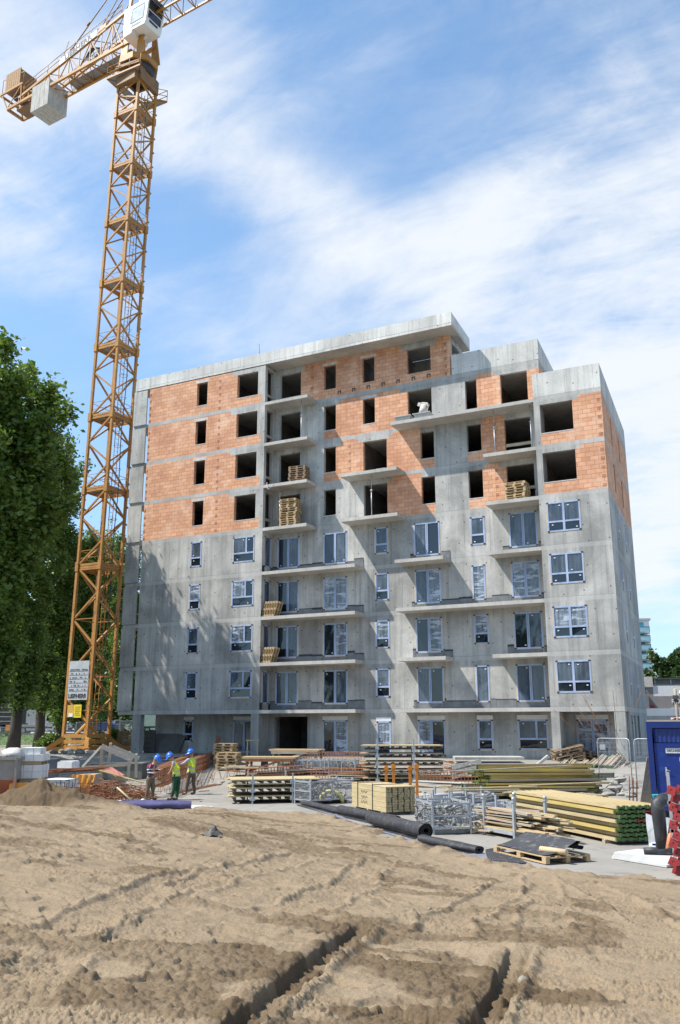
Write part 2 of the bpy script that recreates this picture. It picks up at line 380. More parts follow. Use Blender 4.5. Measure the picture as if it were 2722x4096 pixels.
def window(kind, x0, x1, z0, z1, y, film=(), shutter=False, ax='x', sk=None):
    """plastic frame still in its blue grey film. kinds: tall, wide, quad, door, side"""
    w = x1-x0; h = z1-z0; rnd = random.Random(int(x0*131+z0*977))
    f, p, fl, cp, st, fo = MB(), MB(), {}, MB(), MB(), MB()
    def P(a, d, z):                               # a along wall, d outwards
        if ax == 'x': return (a, y-d, z)
        return (y+d-SK*a if sk else y+d, a, z)
    def bar(a, b, za, zb, d0=-.05, d1=.02, mb=f):
        q0 = [P(a,d0,za),P(b,d0,za),P(b,d0,zb),P(a,d0,zb)]; q1 = [P(a,d1,za),P(b,d1,za),P(b,d1,zb),P(a,d1,zb)]
        mb.add(q0+q1, [(0,1,2,3),(7,6,5,4),(0,4,5,1),(1,5,6,2),(2,6,7,3),(3,7,4,0)])
    fw = .085
    bar(x0, x0+fw, z0, z1); bar(x1-fw, x1, z0, z1); bar(x0+fw, x1-fw, z0, z0+fw); bar(x0+fw, x1-fw, z1-fw, z1)
    panes = []
    a, b, c, d = x0+fw, x1-fw, z0+fw, z1-fw
    zt = z0+h*.36
    if kind in ('tall', 'side'):
        bar(a, b, zt-.05, zt+.05); panes = [(a, b, zt+.05, d), (a, b, c, zt-.05)]
        bar(a, a+.03, zt+.05, d, -.03, .005); bar(b-.03, b, zt+.05, d, -.03, .005)
    elif kind == 'wide':
        xm = x0+w*.62
        bar(a, b, zt-.05, zt+.05); bar(xm-.055, xm+.055, zt+.05, d)
        panes = [(a, xm-.055, zt+.05, d), (xm+.055, b, zt+.05, d), (a, b, c, zt-.05)]
    elif kind == 'quad':
        xm = x0+w*.5; zt = z0+h*.34
        bar(xm-.06, xm+.06, c, d); bar(a, xm-.06, zt-.045, zt+.045); bar(xm+.06, b, zt-.045, zt+.045)
        panes = [(a, xm-.06, zt+.045, d), (xm+.06, b, zt+.045, d), (a, xm-.06, c, zt-.045), (xm+.06, b, c, zt-.045)]
    elif kind == 'door':
        xm = x0+w*.5
        bar(xm-.075, xm-.012, c, d, -.05, .02); bar(xm+.012, xm+.075, c, d, -.05, .03); panes = [(a, xm-.075, c, d), (xm+.075, b, c, d)]
    elif kind == 'slim': panes = [(a, b, c, d)]
    for i, q in enumerate(panes):
        t1, t2 = rnd.uniform(-.006, .006), rnd.uniform(-.006, .006)   # panes never hang perfectly flat
        p.quad(P(q[0],-.02+t1,q[2]), P(q[1],-.02-t1,q[2]), P(q[1],-.02+t2,q[3]), P(q[0],-.02-t2,q[3]))
        if i in film or (i+10) in film:
            mb = fl.setdefault(2 if (i+10) in film else 1, MB()); n = 6
            for k in range(n):
                u0 = q[0]+(q[1]-q[0])*k/n; u1 = q[0]+(q[1]-q[0])*(k+1)/n; d0 = .004+.012*(k % 2); d1 = .004+.012*((k+1) % 2)
                mb.quad(P(u0,d0-.016,q[2]), P(u1,d1-.016,q[2]), P(u1,d1-.016,q[3]), P(u0,d0-.016,q[3]))
        sx = q[0]+(q[1]-q[0])*rnd.choice((.16,.2,.75)); sz = rnd.choice((q[3]-.12, q[3]-.14, q[2]+.12))
        if q[3]-q[2] > .3: st.quad(P(sx,.008,sz-.03), P(sx+.09,.008,sz-.03), P(sx+.09,.008,sz+.025), P(sx,.008,sz+.025))
    for (cx, cz) in ((x0,z0),(x1-.11,z0),(x0,z1-.07),(x1-.11,z1-.07)): bar(cx-.004, cx+.114, cz-.004, cz+.074, .0, .026, cp)
    bar(x0-.028, x0-.002, z0-.02, z1+.02, -.02, .006, fo); bar(x1+.002, x1+.024, z0-.02, z1+.02, -.02, .006, fo); bar(x0, x1, z0-.026, z0-.002, -.02, .006, fo)
    o = f.build('window', M_FRAME, bld); p.build('pane', M_GLASS, o)
    for k, mb in fl.items(): mb.build('film', M_FILM if k == 1 else M_FILM2, o)
    cp.build('corner_caps', M_CAP, o); st.build('sticker', M_WHITE, o); fo.build('foam_joint', M_FOAM, o)
    if shutter:
        s = MB(); bar(x0-.02, x1+.02, z1+.005, z1+.24, -.05, .02, s); s.build('shutter_box', M_WHITE, o)
    return o

def build_house():
    CC = lambda a, z: 'c'
    Y = 1.3
    # ---- floor slabs
    full = [(-39,0),(-29.28,0),(-29.28,Y),(-11.42,Y),(-11.42,0),(-7.68,0),(-7.68-SK*12.7,12.7),(-39,12.7)]
    for k in range(1, 8):
        poly = full if k < 7 else [(-39,0),(-29.28,0),(-29.28,Y),(-11.42,Y),(-11.42,0),(-7.68,0),(-7.68-SK*12.7,12.7),(-39,12.7)]
        MB().prism(poly, LV[k]-.25, LV[k]).build('floor_slab', M_BAND, bld)
    MB().prism([(-39,0),(-29.28,0),(-29.28,Y),(-11.3,Y),(-11.3-SK*6,7.3),(-39,8)], LV[8]-.25, LV[8]).build('floor_slab', M_BAND, bld)
    MB().box((-39.2,2.6,.3),(-8.2,12.6,1.0)).build('ground_slab', M_BAND, bld)
    # ---- left block, plane y=0
    nar, wid = (-34.86,-33.97), (-31.5,-29.85)
    for k in range(1, 9):
        z0 = LV[k]; z1 = LV[k+1]-.25 if k < 8 else 26.27
        so, hd = z0+.70, z0+2.38
        if k >= 5: so, hd = z0+.66, z0+2.33
        if k == 8: so, hd = z0+.62, z0+2.29
        holes = [(nar[0],nar[1],so,hd),(wid[0],wid[1],so,hd)]
        if k <= 4:
            wall('x', 0, -39, -29.28, z0, z1, holes, CC, 1, [], '')
            fm = {4: ((0,), (0,)), 3: ((10,), (10,)), 2: ((0,), (10,)), 1: ((0,), (0,))}[k]
            window('tall', nar[0], nar[1], so, hd, 0, fm[0]); window('wide', wid[0], wid[1], so, hd, 0, fm[1])
        else:
            def mf(a, z): return 'c' if a > wid[1]+(0 if z > so else .28) or (a > -31.95 and z > hd) else 'b'
            wall('x', 0, -39, -29.28, z0, z1, holes, mf, 1, [-31.95, wid[1]+.28], '')
            MB().box((nar[0]-.12,-.006,hd+.001),(nar[1]+.14,.1,hd+.19)).build('lintel', M_LINTEL, bld)
            MB().box((nar[0]-.02,-.012,so-.045),(nar[1]+.02,.2,so+.004)).build('sill', M_LINTEL, bld); MB().box((wid[0]-.02,-.012,so-.045),(wid[1]-.003,.2,so+.004)).build('sill', M_LINTEL, bld)
        # return wall of the loggia, plane x=-29.28
        if k <= 4:
            wall('y', -29.28, TH, Y, z0, z1, [(.29,1.04,z0+.36,z0+2.36)], CC, -1, [], '')
            window('slim', .29, 1.04, z0+.36, z0+2.36, -29.28, (0,), ax='y')
        else: wall('y', -29.28, TH, Y, z0, z1, [(.28,1.1,z0+.02,z0+2.4)], CC, -1, [], ''); MB().box((-29.42,.28,z0+.55),(-29.36,1.1,z0+.72)).build('guard_board', mat('weathered_board',(.45,.38,.28),(.33,.29,.23),4,.9), bld)
        # end screen beyond the slot
        MB().box((-40.42,0,z0+.004 if k > 1 else 3.72),(-39.24,.09,z1)).build('end_screen', M_CONC, bld)
        MB().box((-40.40,.1,LV[k]-.25),(-39.06,2.4,LV[k]+.002)).build('end_balcony', M_BAND, bld)
        wall('y', -39.0, TH, 8, z0, z1, [(2.5, 4.5, z0+.02, z0+2.3)], (CC if k < 5 else (lambda a, z: 'b')), 1, [], '')
    # ---- recessed middle, plane y=1.3
    AX, BX, CX, DX, EX, FX = (-28.9,-27.29), (-25.53,-24.66), (-22.72,-21.87), (-19.62,-18.02), (-15.85,-15.13), (-13.53,-11.91)
    B2, C1, D1, E1 = (-25.54,-23.88), (-21.98,-21.07), (-19.38,-17.74), (-15.84,-14.96)
    Cd, Dn = (-22.70,-21.09), (-18.82,-17.94)
    xr = -11.42
    for k in range(1, 8):
        z0 = LV[k]; z1 = LV[k+1]-.25; dr = z0+2.29
        wn = (z0+.62, z0+2.31)
        if k <= 4:
            win = (z0+.66, z0+2.33); do = (z0+.30, z0+2.32)
            eh = (z0+.30, z0+2.33) if k in (1, 3) else win
            ex = (-15.84,-15.05) if k in (1, 3) else E1
            holes = [(*AX,*do),(*B2,*do),(*C1,*win),(*D1,*do),(*ex,*eh),(*FX,*do)]
            wall('x', Y, -29.28, xr, z0, z1, holes, CC, 1, [], '')
            fm = {4: ((1,),(1,),(0,1),(0,),(0,),(1,0)), 3: ((1,),(10,11),(0,),(0,11),(10,),(10,11)), 2: ((1,),(11,),(10,),(11,),(10,),(1,)), 1: ((0,1),(1,),(0,),(0,),(0,),(0,1))}[k]
            window('door', *AX, *do, Y, fm[0]); window('door', *B2, *do, Y, fm[1]); window('tall', *C1, *win, Y, fm[2])
            window('door', *D1, *do, Y, fm[3]); window('slim' if k in (1, 3) else 'tall', *ex, *eh, Y, fm[4]); window('door', *FX, *do, Y, fm[5])
        elif k == 5:
            holes = [(*AX,z0,dr),(*BX,*wn),(*Cd,z0,dr),(*Dn,*wn),(*E1,*wn),(*FX,z0,dr)]
            def mf(a, z):
                if Cd[1] < a < Dn[1]: return 'b' if not (Dn[0]-.0 < a and z > wn[1]) and not (a < Cd[1]+.35 and z > dr) else 'c'
                if E1[0] < a < FX[0]: return 'b' if not (a < E1[1]+.15 and z > wn[1]) and not (a > FX[0]-.45 and z > dr) else 'c'
                return 'c'
            wall('x', Y, -29.28, xr, z0, z1, holes, mf, 1, [Cd[1]+.35, E1[1]+.15, FX[0]-.45], '')
        elif k == 6:
            holes = [(*AX,z0,dr),(*BX,*wn),(*Cd,z0,dr),(*Dn,*wn),(*E1,*wn),(*FX,z0,dr)]
            def mf(a, z):
                if BX[0] < a < BX[1]: return 'b' if z < wn[0] else 'c'
                if BX[1] < a < Cd[0]: return 'c' if (z > wn[1] and a < BX[1]+.35) or (z > dr and a > Cd[0]-.35) else 'b'
                if Cd[1] < a < Dn[1]: return 'c' if (z > dr and (a < Cd[1]+.3 or a > Dn[0])) else 'b'
                if E1[0] < a < FX[0]: return 'c' if z > wn[1] and a < E1[1]+.12 else 'b'
                return 'c'
            wall('x', Y, -29.28, xr, z0, z1, holes, mf, 1, [BX[1]+.35, Cd[0]-.35, Cd[1]+.3, E1[1]+.12], '')
        else:
            holes = [(*AX,z0,dr),(*BX,*wn),(*CX,*wn),(*DX,z0,dr),(*EX,z0,dr),(-13.66,-12.03,z0,dr)]
            def mf(a, z):
                if BX[0] < a < BX[1]: return 'b' if z < wn[0] else 'c'
                if BX[1] < a < DX[0]: return 'c' if (z > wn[1]+.02 and a < BX[1]+.25) or (z > dr and a > DX[0]-.5) else 'b'
                if a > EX[1]: return 'c' if (-14.1 < a and z > dr) else 'b'
                return 'c'
            wall('x', Y, -29.28, xr+.1, z0, z1, holes, mf, 1, [BX[1]+.25, DX[0]-.5, -14.1, -12.03], '')
            MB().box((CX[0]-.14,Y-.006,wn[1]+.001),(CX[1]+.14,Y+.1,wn[1]+.2)).build('lintel', M_LINTEL, bld)
        if k in (5, 6, 7):
            for q in ((BX, Dn, E1) if k < 7 else (BX, CX)): MB().box((q[0]-.02,Y-.012,wn[0]-.045),(q[1]+.02,Y+.2,wn[0]+.004)).build('sill', M_LINTEL, bld)
    # top storey under the big roof
    z0 = LV[8]; wn = (z0+.60, z0+2.27); z1 = 26.35
    holes = [(*AX,z0,z0+2.25),(*BX,*wn),(*CX,*wn),(*DX,*wn)]
    wall('x', Y, -29.28, -16.75, z0, z1, holes, lambda a, z: 'c' if a < -28.88 or (a < -27.0 and z > z0+2.25) or (-20.0 < a < -17.6 and z > wn[1]) else 'b', 1, [-27.0,-20.0,-17.6], '')
    l = MB(); l.box((BX[0]-.12,Y-.006,wn[1]+.001),(BX[1]+.14,Y+.1,wn[1]+.2)); l.build('lintel', M_LINTEL, bld)
    MB().box((CX[0]-.14,Y-.006,wn[1]+.001),(CX[1]+.14,Y+.1,wn[1]+.2)).build('lintel', M_LINTEL, bld)
    wall('y', -16.75, Y+TH, 3.8, z0, z1, [(1.75,3.2,z0+.02,z0+2.3)], CC, -1, [], '')
    MB().box((AX[0]+.02,Y+.05,z0+.42),(AX[1]-.02,Y+.11,z0+.60)).build('guard_board', mat('weathered_board',(.45,.38,.28)), bld)
    MB().box((FX[0]+.02,Y+.08,LV[6]+.62),(FX[1]-.02,Y+.13,LV[6]+.80)).build('guard_board', mat('weathered_board',(.45,.38,.28)), bld)
    MB().box((FX[0]+.5,Y+.08,LV[5]+.80),(FX[1]-.02,Y+.13,LV[5]+.98)).build('guard_board', mat('weathered_board',(.45,.38,.28)), bld)
    # hollow grooved brick ends showing in alternate courses
    M_GRV = mat('brick_groove', (.20,.075,.04), (.27,.11,.06), 5, .95)
    def grooves(x, y, k, z1=None, w=.2, step=2):
        g = MB(); z = LV[k]+.03
        while z < (z1 or LV[k+1]-.28)-.2:
            for q in range(4): g.box((x+w*q/4, y-.004, z+.02), (x+w*q/4+.022, y+.01, z+.225))
            z += .2475*step
        g.build('grooved_bricks', M_GRV, bld)
    for k in (5, 6, 7, 8): grooves(-33.0, 0, k, 26.2 if k == 8 else None); grooves(-38.96, 0, k, 26.2 if k == 8 else None, .16)
    for k in (5, 6): grooves(-7.93, 0, k, None, .22); grooves(-14.2, 1.3, k)
    grooves(-23.75, 1.3, 6); grooves(-26.5, 1.3, 8, 26.2, .2, 3); grooves(-17.1, 1.3, 8, 26.2, .16)
    # mortar bolts row under the top storey windows
    b = MB()
    for i in range(7): x = -24.5+i*1.04; b.box((x,Y-.03,z0+.12),(x+.05,Y+.01,z0+.36)); b.box((x+.17,Y-.03,z0+.14),(x+.22,Y+.01,z0+.36)); b.box((x,Y-.03,z0+.3),(x+.22,Y+.01,z0+.36))
    b.build('anchor_pockets', mat('dark_mortar', (.10,.095,.09), None, 5, .9), bld)
    # ---- big roof with cantilever
    MB().prism([(-40.31,0),(-16.13,0),(-16.13-SK*4.2,4.2),(-22,4.2),(-22,8),(-40.31,8)], 26.352, 26.50).build('roof_slab', M_SLAB, bld)
    p = MB()
    for a, c_ in (((-40.31,0),(-16.13,0)), ((-16.13,0),(-16.13-SK*4.2,4.2)), ((-40.31,8),(-40.31,.24))):
        d = Vector((c_[0]-a[0], c_[1]-a[1])).normalized(); n = Vector((-d.y, d.x))*.22
        p.prism([a, c_, (c_[0]+n.x, c_[1]+n.y), (a[0]+n.x, a[1]+n.y)], 26.502, 27.22)
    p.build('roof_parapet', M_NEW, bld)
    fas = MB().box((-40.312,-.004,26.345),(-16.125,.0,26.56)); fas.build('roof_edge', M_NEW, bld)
    MB().box((-22,4.2,LV[8]+.01),(-16.9,4.4,26.34)).build('concrete_wall', M_CONC, bld)
    # ---- stepped roof over storey seven
    q = [(-16.66,Y),(-11.29,Y),(-11.29-SK*5.4,Y+5.4)]
    p = MB()
    for a, c_ in ((q[0],q[1]),(q[1],q[2])):
        d = Vector((c_[0]-a[0], c_[1]-a[1])).normalized(); n = Vector((-d.y, d.x))*.2
        p.prism([a, c_, (c_[0]+n.x, c_[1]+n.y), (a[0]+n.x, a[1]+n.y)], LV[8]+.003, 24.97)
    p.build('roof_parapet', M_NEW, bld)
    w7 = MB(); a = (-11.318,Y); c_ = (-11.318-SK*5.4,Y+5.4); w7.prism([a, c_, (c_[0]-.25,c_[1]), (a[0]-.25,a[1]+.25)], LV[7], LV[8]-.252); w7.build('brick_infill', M_BRICK, bld)
    # ---- right block
    for k in range(1, 7):
        z0 = LV[k]; z1 = LV[k+1]-.25; so, hd = z0+.70, z0+2.36
        x0, x1 = (-11.02,-9.21)
        if k >= 5: x0, x1, so, hd = -11.08,-9.27, z0+.68, z0+2.37
        mf = CC if k < 5 else (lambda a, z: 'c' if a < x0 or (a < x1+.3 and z > hd) else 'b')
        wall('x', 0, -11.42, -7.68, z0, z1, [(x0,x1,so,hd)], mf, 1, [x1+.3], '')
        if k <= 4: window('quad', x0, x1, so, hd, 0, {4: (0,1), 3: (0,1), 2: (10,11), 1: (0,1)}[k])
        else: MB().box((x0+.003,-.012,so-.045),(x1+.02,.2,so+.004)).build('sill', M_LINTEL, bld)
        wall('y', -11.42, TH, Y, z0, z1, [], CC, 1, [], '')
    p = MB()
    a, c_, e = (-11.42,0), (-7.68,0), (-7.68-SK*12.7,12.7)
    p.prism([a, c_, (c_[0]-.2,.2), (a[0],.2)], LV[7]+.003, 22.24)
    p.prism([c_, e, (e[0]-.2,e[1]), (c_[0]-.2,.2)], LV[7]+.003, 22.24)
    p.prism([a, (a[0],.2), (a[0]+.2,.2), (a[0]+.2,1.29), (a[0],1.29)][1:], LV[7]+.003, 22.24)
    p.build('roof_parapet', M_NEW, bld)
    # ---- right end wall, slightly out of square
    for k in range(0, 7):
        z0 = LV[k]+(.0 if k else 0); z1 = LV[k+1]-.25
        hs = [(3.72,4.32,z0+.66,z0+2.33),(7.64,8.26,z0+.66,z0+2.33)]
        if k == 0: hs = [(2.87,3.65,z0+.1,z0+2.3),(4.4,5.2,z0+.1,z0+2.3),(6.3,7.4,z0+.1,z0+2.3)]
        ya = 0 if k else 1.9
        A = sorted({ya+.0, 12.7, *[h[i] for h in hs for i in (0,1)]}); Z = sorted({z0,z1,hs[0][2],hs[0][3]})
        m = MB(); X = lambda y, d: (-7.68-SK*y-d)
        for i in range(len(A)-1):
            for j in range(len(Z)-1):
                ym, zm = (A[i]+A[i+1])/2, (Z[j]+Z[j+1])/2
                if any(h[0] < ym < h[1] and h[2] < zm < h[3] for h in hs): continue
                y0 = A[i] if A[i] > ya else (ya+TH if k else ya)
                f0 = A[i]
                m.prism([(X(f0,0),f0),(X(A[i+1],0),A[i+1]),(X(A[i+1],TH),A[i+1]),(X(y0,TH),y0)], Z[j], Z[j+1])
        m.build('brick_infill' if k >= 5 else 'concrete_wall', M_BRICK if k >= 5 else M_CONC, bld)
        if 1 <= k <= 4:
            for h in hs: window('side', h[0], h[1], h[2], h[3], -7.68, (0,), ax='y', sk=True)
        if k == 0:
            for h in hs: MB().add([(X(h[0],.06),h[0],h[2]),(X(h[1],.06),h[1],h[2]),(X(h[1],.06),h[1],h[3]),(X(h[0],.06),h[0],h[3])], [(0,1,2,3)]).build('window', M_GLASS, bld)
    # ---- ground floor
    z0, z1 = LV[0], LV[1]-.25
    YL = 2.3
    wall('x', YL, -38.97, -29.75, z0, z1-.003, [(-36.58,-35.8,z0+.72,z0+2.28),(-32.62,-30.97,z0+.1,z0+2.28)], CC, 1, [], '')
    window('tall', -36.58, -35.8, z0+.72, z0+2.1, YL, (), True); window('door', -32.62, -30.97, z0+.1, z0+2.1, YL, (0,1), True)
    c = MB().box((-39.06,.01,.2),(-38.42,.45,z1)); c.build('column', M_CONC, bld)
    MB().box((-29.85,.01,.2),(-29.28,.4,z1)).build('column', M_CONC, bld)
    wall('y', -29.28, .4, 2.5, .4, z1-.003, [], CC, -1, [], '')
    wall('x', Y, -29.28, xr, .3, z1-.003, [(-28.95,-26.6,z0-.1,z0+2.3),(*B2,z0+.1,z0+2.29),(*C1,z0+.1,z0+2.22),(*D1,z0+.1,z0+2.29),(*E1,z0+.45,z0+2.29),(-13.56,-11.93,z0+.5,z0+2.29)], CC, 1, [], '')
    window('door', *B2, z0+.1, z0+2.08, Y, (11,), True); window('tall', *C1, z0+.1, z0+2.0, Y, (10,), True); window('door', *D1, z0+.1, z0+2.08, Y, (10,), True)
    window('tall', *E1, z0+.45, z0+2.08, Y, (0,), True); window('wide', -13.56, -11.93, z0+.5, z0+2.08, Y, (0,1), True)
    wall('x', 1.9, -11.42, -7.9, .3, z1-.003, [(-10.53,-8.88,z0+.1,z0+2.29)], CC, 1, [], '')
    window('door', -10.53, -8.88, z0+.1, z0+2.08, 1.9, (10,11), True)
    MB().box((-11.42,.01,.2),(-10.98,.42,z1)).build('column', M_CONC, bld); MB().box((-8.22,.01,.2),(-7.69,.45,z1)).build('column', M_CONC, bld)
    wall('y', -11.42, .42, 1.9, .3, z1-.003, [], CC, 1, [], '')
    # ---- balcony slabs and bitumen upstands
    def bal(k, x0, x1, up=True, left=False):
        zt = LV[k]-.03
        o = MB().box((x0,.004,zt-.2),(x1,Y-.001,zt)).build('balcony', M_SLAB, bld)
        if up and k <= 4:
            rnd = random.Random(k*7+int(x0)); b, e = MB(), MB()
            holes = [AX, B2, D1, FX] + ([(-15.84,-15.05)] if k in (1, 3) else [])
            xx0, xx1 = x0+(.5 if x0 > -29 else .02), x1-(.02 if x1 < -11.5 else .12)
            x = xx0
            while x < xx1-.05:
                n = min(xx1, x+.98); zt2 = zt+.42+rnd.uniform(-.05, .1)
                segs = [(x, n)]
                for h in holes:
                    segs = [s for a_, b_ in segs for s in ((a_, min(b_, h[0]-.03)), (max(a_, h[1]+.03), b_)) if s[1]-s[0] > .04]
                for a_, b_ in segs:
                    b.box((a_+.006,Y-.045,zt+.002),(b_-.006,Y-.003,zt2)); e.box((a_,Y-.03,zt2+.001),(b_,Y-.002,zt2+rnd.uniform(.03,.12)))
                for h in holes:                     # low piece under the door sills
                    a_, b_ = max(x, h[0]-.02), min(n, h[1]+.02)
                    if b_-a_ > .1: b.box((a_+.004,Y-.04,zt+.002),(b_-.004,Y-.003,zt+.3))
                x = n
            b.build('insulation_board', M_BITUM, o); e.build('bitumen_edge', M_BITBLK, o)
    for k in (5, 6, 7, 8): bal(k, -29.276, -26.07)
    for k in (1, 2, 3, 4): bal(k, -29.276, -22.73)
    bal(6, -23.69, -19.9); bal(5, -23.68, -19.9)
    bal(7, -20.25, -15.42); bal(7, -15.415, -11.424)
    bal(6, -14.49, -11.424); bal(5, -14.47, -11.424)
    bal(4, -20.13, -17.11); bal(4, -14.45, -11.424)
    bal(3, -20.1, -11.424); bal(2, -20.09, -17.11); bal(2, -14.43, -11.424); bal(1, -20.09, -11.424)
    # black board upstand on the loggia return wall
    for k in (1, 2, 3, 4): MB().box((-29.277,.03,LV[k]),(-29.24,.27,LV[k]+.4)).box((-29.277,1.06,LV[k]),(-29.24,1.26,LV[k]+.36)).build('insulation_board', M_BITBLK, bld)
    # ---- rooms: partitions and rear wall
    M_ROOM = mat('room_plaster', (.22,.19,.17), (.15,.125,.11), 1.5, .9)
    m = MB()
    for k in range(0, 9):
        za = LV[k]; zb = LV[k+1]-.252 if k < 8 else 26.35
        for x in (-37.0,-33.0,-29.9,-26.2,-23.2,-20.4,-17.2,-14.4,-11.6):
            if k == 8 and x > -20: continue
            if k == 7 and x > -11.7: continue
            ya = .26 if (x < -29.3) else 1.56
            m.box((x-.06, ya+(.0 if k else 2.4), za+.001), (x+.06, 6.3 if k < 8 else 4.1, zb))
        m.box((-38.7,6.31,za+.001), ((-8.4 if k < 7 else -12) if k < 8 else -22.1, 6.45, zb))
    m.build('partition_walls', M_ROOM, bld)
build_house()
# ================================================================ TOWER CRANE
M_CR = mat('crane_yellow', (.46,.215,.035), (.37,.165,.028), 1.2, .5, c3=(.22,.115,.05), s3=5)
M_CRD = mat('crane_brown', (.26,.135,.045), (.20,.10,.04), 1.5, .6)
M_CRW = mat('crane_cab_white', (.80,.80,.79), (.74,.74,.73), 1.0, .35)
M_STEEL = mat('galvanised_steel', (.42,.43,.44), (.33,.34,.35), 6, .45, .5)
M_DARK = mat('dark_steel', (.035,.033,.032), (.06,.055,.05), 4, .6)
M_CW = mat('counterweight_concrete', (.50,.48,.44), (.36,.34,.31), 1.2, .9, stretch=(3,3,.4), c3=(.62,.60,.56), s3=3)
M_MESHFLOOR = mat('crane_grating', (.30,.28,.27), None, 8, .7)
def text_mesh(txt, size, ext=.004, mat_=None, name='lettering', parent=None, bold=0.0):
    c = bpy.data.curves.new('t', 'FONT'); c.body = txt; c.size = size; c.extrude = ext; c.align_x = 'CENTER'; c.align_y = 'CENTER'; c.offset = bold
    o = bpy.data.objects.new('t', c); col.objects.link(o)
    me = bpy.data.meshes.new_from_object(o.evaluated_get(bpy.context.evaluated_depsgraph_get()))
    bpy.data.objects.remove(o); bpy.data.curves.remove(c)
    me.name = name; me.materials.clear(); me.materials.append(mat_)
    q = bpy.data.objects.new(name, me); col.objects.link(q)
    if parent: q.parent = parent
    return q
crane = thing('tower_crane', 'tall yellow lattice tower crane with white cab, left of the building', 'tower crane')
def build_crane():
    F0, F1 = Vector((-44.68,1.96,1.11)), Vector((-43.72,2.10,56.2))       # front leg, foot and head (the tower leans a little)
    ax = (F1-F0)/(F1.z-F0.z)
    va = Vector((-.70,.714,0)); vb = Vector((.714,.70,0)); hd = 1.56
    def leg(i, z):                                # 0 front, 1 right, 2 back, 3 left
        c = F0+ax*(z-F0.z)+va*hd
        return c + (-va*hd, vb*hd, va*hd, -vb*hd)[i]
    J = [1.2, 6.45, 14.25, 20.15, 26.0, 31.8, 37.35, 42.75, 47.95, 53.0]
    def cen(z): return F0+ax*(z-F0.z)+va*hd
    def section(z0, z1, first, topless=False):
        m = MB()
        w = .21 if first else .19
        for i in range(4): m.beam(leg(i,z0), leg(i,z1), w, w, up=(va+vb)/1.414)
        h = z1-z0
        for i in range(4):
            j = (i+1) % 4
            flip = i in (0, 2)
            if first:
                n = 4 if h > 6 else 3
                for q in range(n):
                    za, zb = z0+h*q/n, z0+h*(q+1)/n
                    a, b = (i, j) if (q+flip) % 2 == 0 else (j, i)
                    m.beam(leg(a,za), leg(b,zb), .12, .12)
                m.beam(leg(i,z0+h*.97), leg(j,z0+h*.97), .1); m.beam(leg(i,z0+h*.5), leg(j,z0+h*.5), .06)
            else:
                a, b = (i, j) if i in (0, 2) else (j, i)                # both faces meet at the front (and rear) leg
                m.beam(leg(a,z1-.12), leg(b,z0+h*.66), .115, .115); m.beam(leg(b,z0+h*.64), leg(a,z0+h*.34), .115, .115); m.beam(leg(a,z0+h*.32), leg(b,z0+.1), .115, .115)
        m.build('mast_section', M_CR, sec_root)
        for i in range(4):
            for q in range(int(h/1.35)):          # step lugs on the legs
                if i != 1: continue
                p = leg(1, z0+.7+q*1.35)+vb*.12; lug.beam(p, p+vb*.08+Vector((0,0,.1)), .09, .14)
        if not topless:
            c = MB()
            for i in range(4):
                j = (i+1) % 4
                c.beam(leg(i,z1-.08), leg(j,z1-.08), .1, .17); c.beam(leg(i,z1+.13), leg(j,z1+.13), .1, .17)
            for i in range(4): c.beam(leg(i,z1-.32), leg(i,z1+.36), .3, .3, up=(va+vb)/1.414)
            c.beam((leg(0,z1)+leg(3,z1))/2, (leg(1,z1)+leg(2,z1))/2, .08); c.beam((leg(0,z1)+leg(1,z1))/2, (leg(3,z1)+leg(2,z1))/2, .08)
            c.build('mast_collar', M_CR, sec_root)
            fl = MB(); a, b2, c2, d = (leg(i,z1+.02)*.9+cen(z1+.02)*.1 for i in range(4))
            mid = (c2+d)/2; mid2 = (a+b2)/2
            fl.add([a, b2, mid2*.35+c2*.65, mid, d], [(0,1,2,3,4)]); fl.build('landing', M_MESHFLOOR, sec_root)
            r = MB()
            for hz in (.55, 1.1):
                for i in range(4): r.tube([leg(i,z1+.1+hz), leg((i+1)%4,z1+.1+hz)], .022, 5)
            r.build('guard_rail', M_CR, sec_root)
        # ladder with safety hoops, inside the rear right corner
        l = MB(); base = lambda z: cen(z)+vb*.55+va*.45
        for sd in (-.2, .2): l.tube([base(z0)+vb*sd*0.7+va*sd*.7, base(z1)+vb*sd*.7+va*sd*.7], .03, 5)
        for q in range(int(h/.33)):
            z = z0+.15+q*.33; l.tube([base(z)-vb*.14-va*.14, base(z)+vb*.14+va*.14], .014, 4, False)
        for q in range(max(1, int(h/.95))):
            z = z0+1.0+q*.95
            if z > z1-.3: continue
            ring = []
            for k in range(9):
                t = math.pi*k/8; p = base(z)+(vb*.7+va*.7)*(.3*math.cos(t)) + (va*.7-vb*.7)*(-.62*math.sin(t)); ring.append(p)
            l.tube(ring, .018, 4, False)
        l.build('ladder', M_CR, sec_root)
    sec_root = crane; lug = MB()
    section(J[0], J[1], True, True); section(J[1], J[2], True)
    for q in range(2, len(J)-1): section(J[q], J[q+1], False)
    section(J[-1], 55.9, False, True)
    lug.build('step_lugs', M_CR, crane)
    # foot frame
    b = MB()
    for i in range(4):
        j = (i+1) % 4
        for z in (1.25, 1.65, 2.05): b.beam(leg(i,z), leg(j,z), .18, .26)
    for i in range(4):
        d = (leg(i,1)-cen(1)).normalized(); b.beam(leg(i,1.9), leg(i,.95)+d*1.3, .24, .3); b.beam(leg(i,1.1)+d*1.7, leg(i,1.1)-d*.5, .4, .34)
    b.build('base_frame', M_CR, crane)
    # hanging supply cable along the mast
    MB().tube([leg(1,z)*.55+leg(0,z)*.45+vb*(.05*math.sin(z*.7)) for z in np.linspace(1.5,56,40)], .035, 5).build('power_cable', M_DARK, crane)
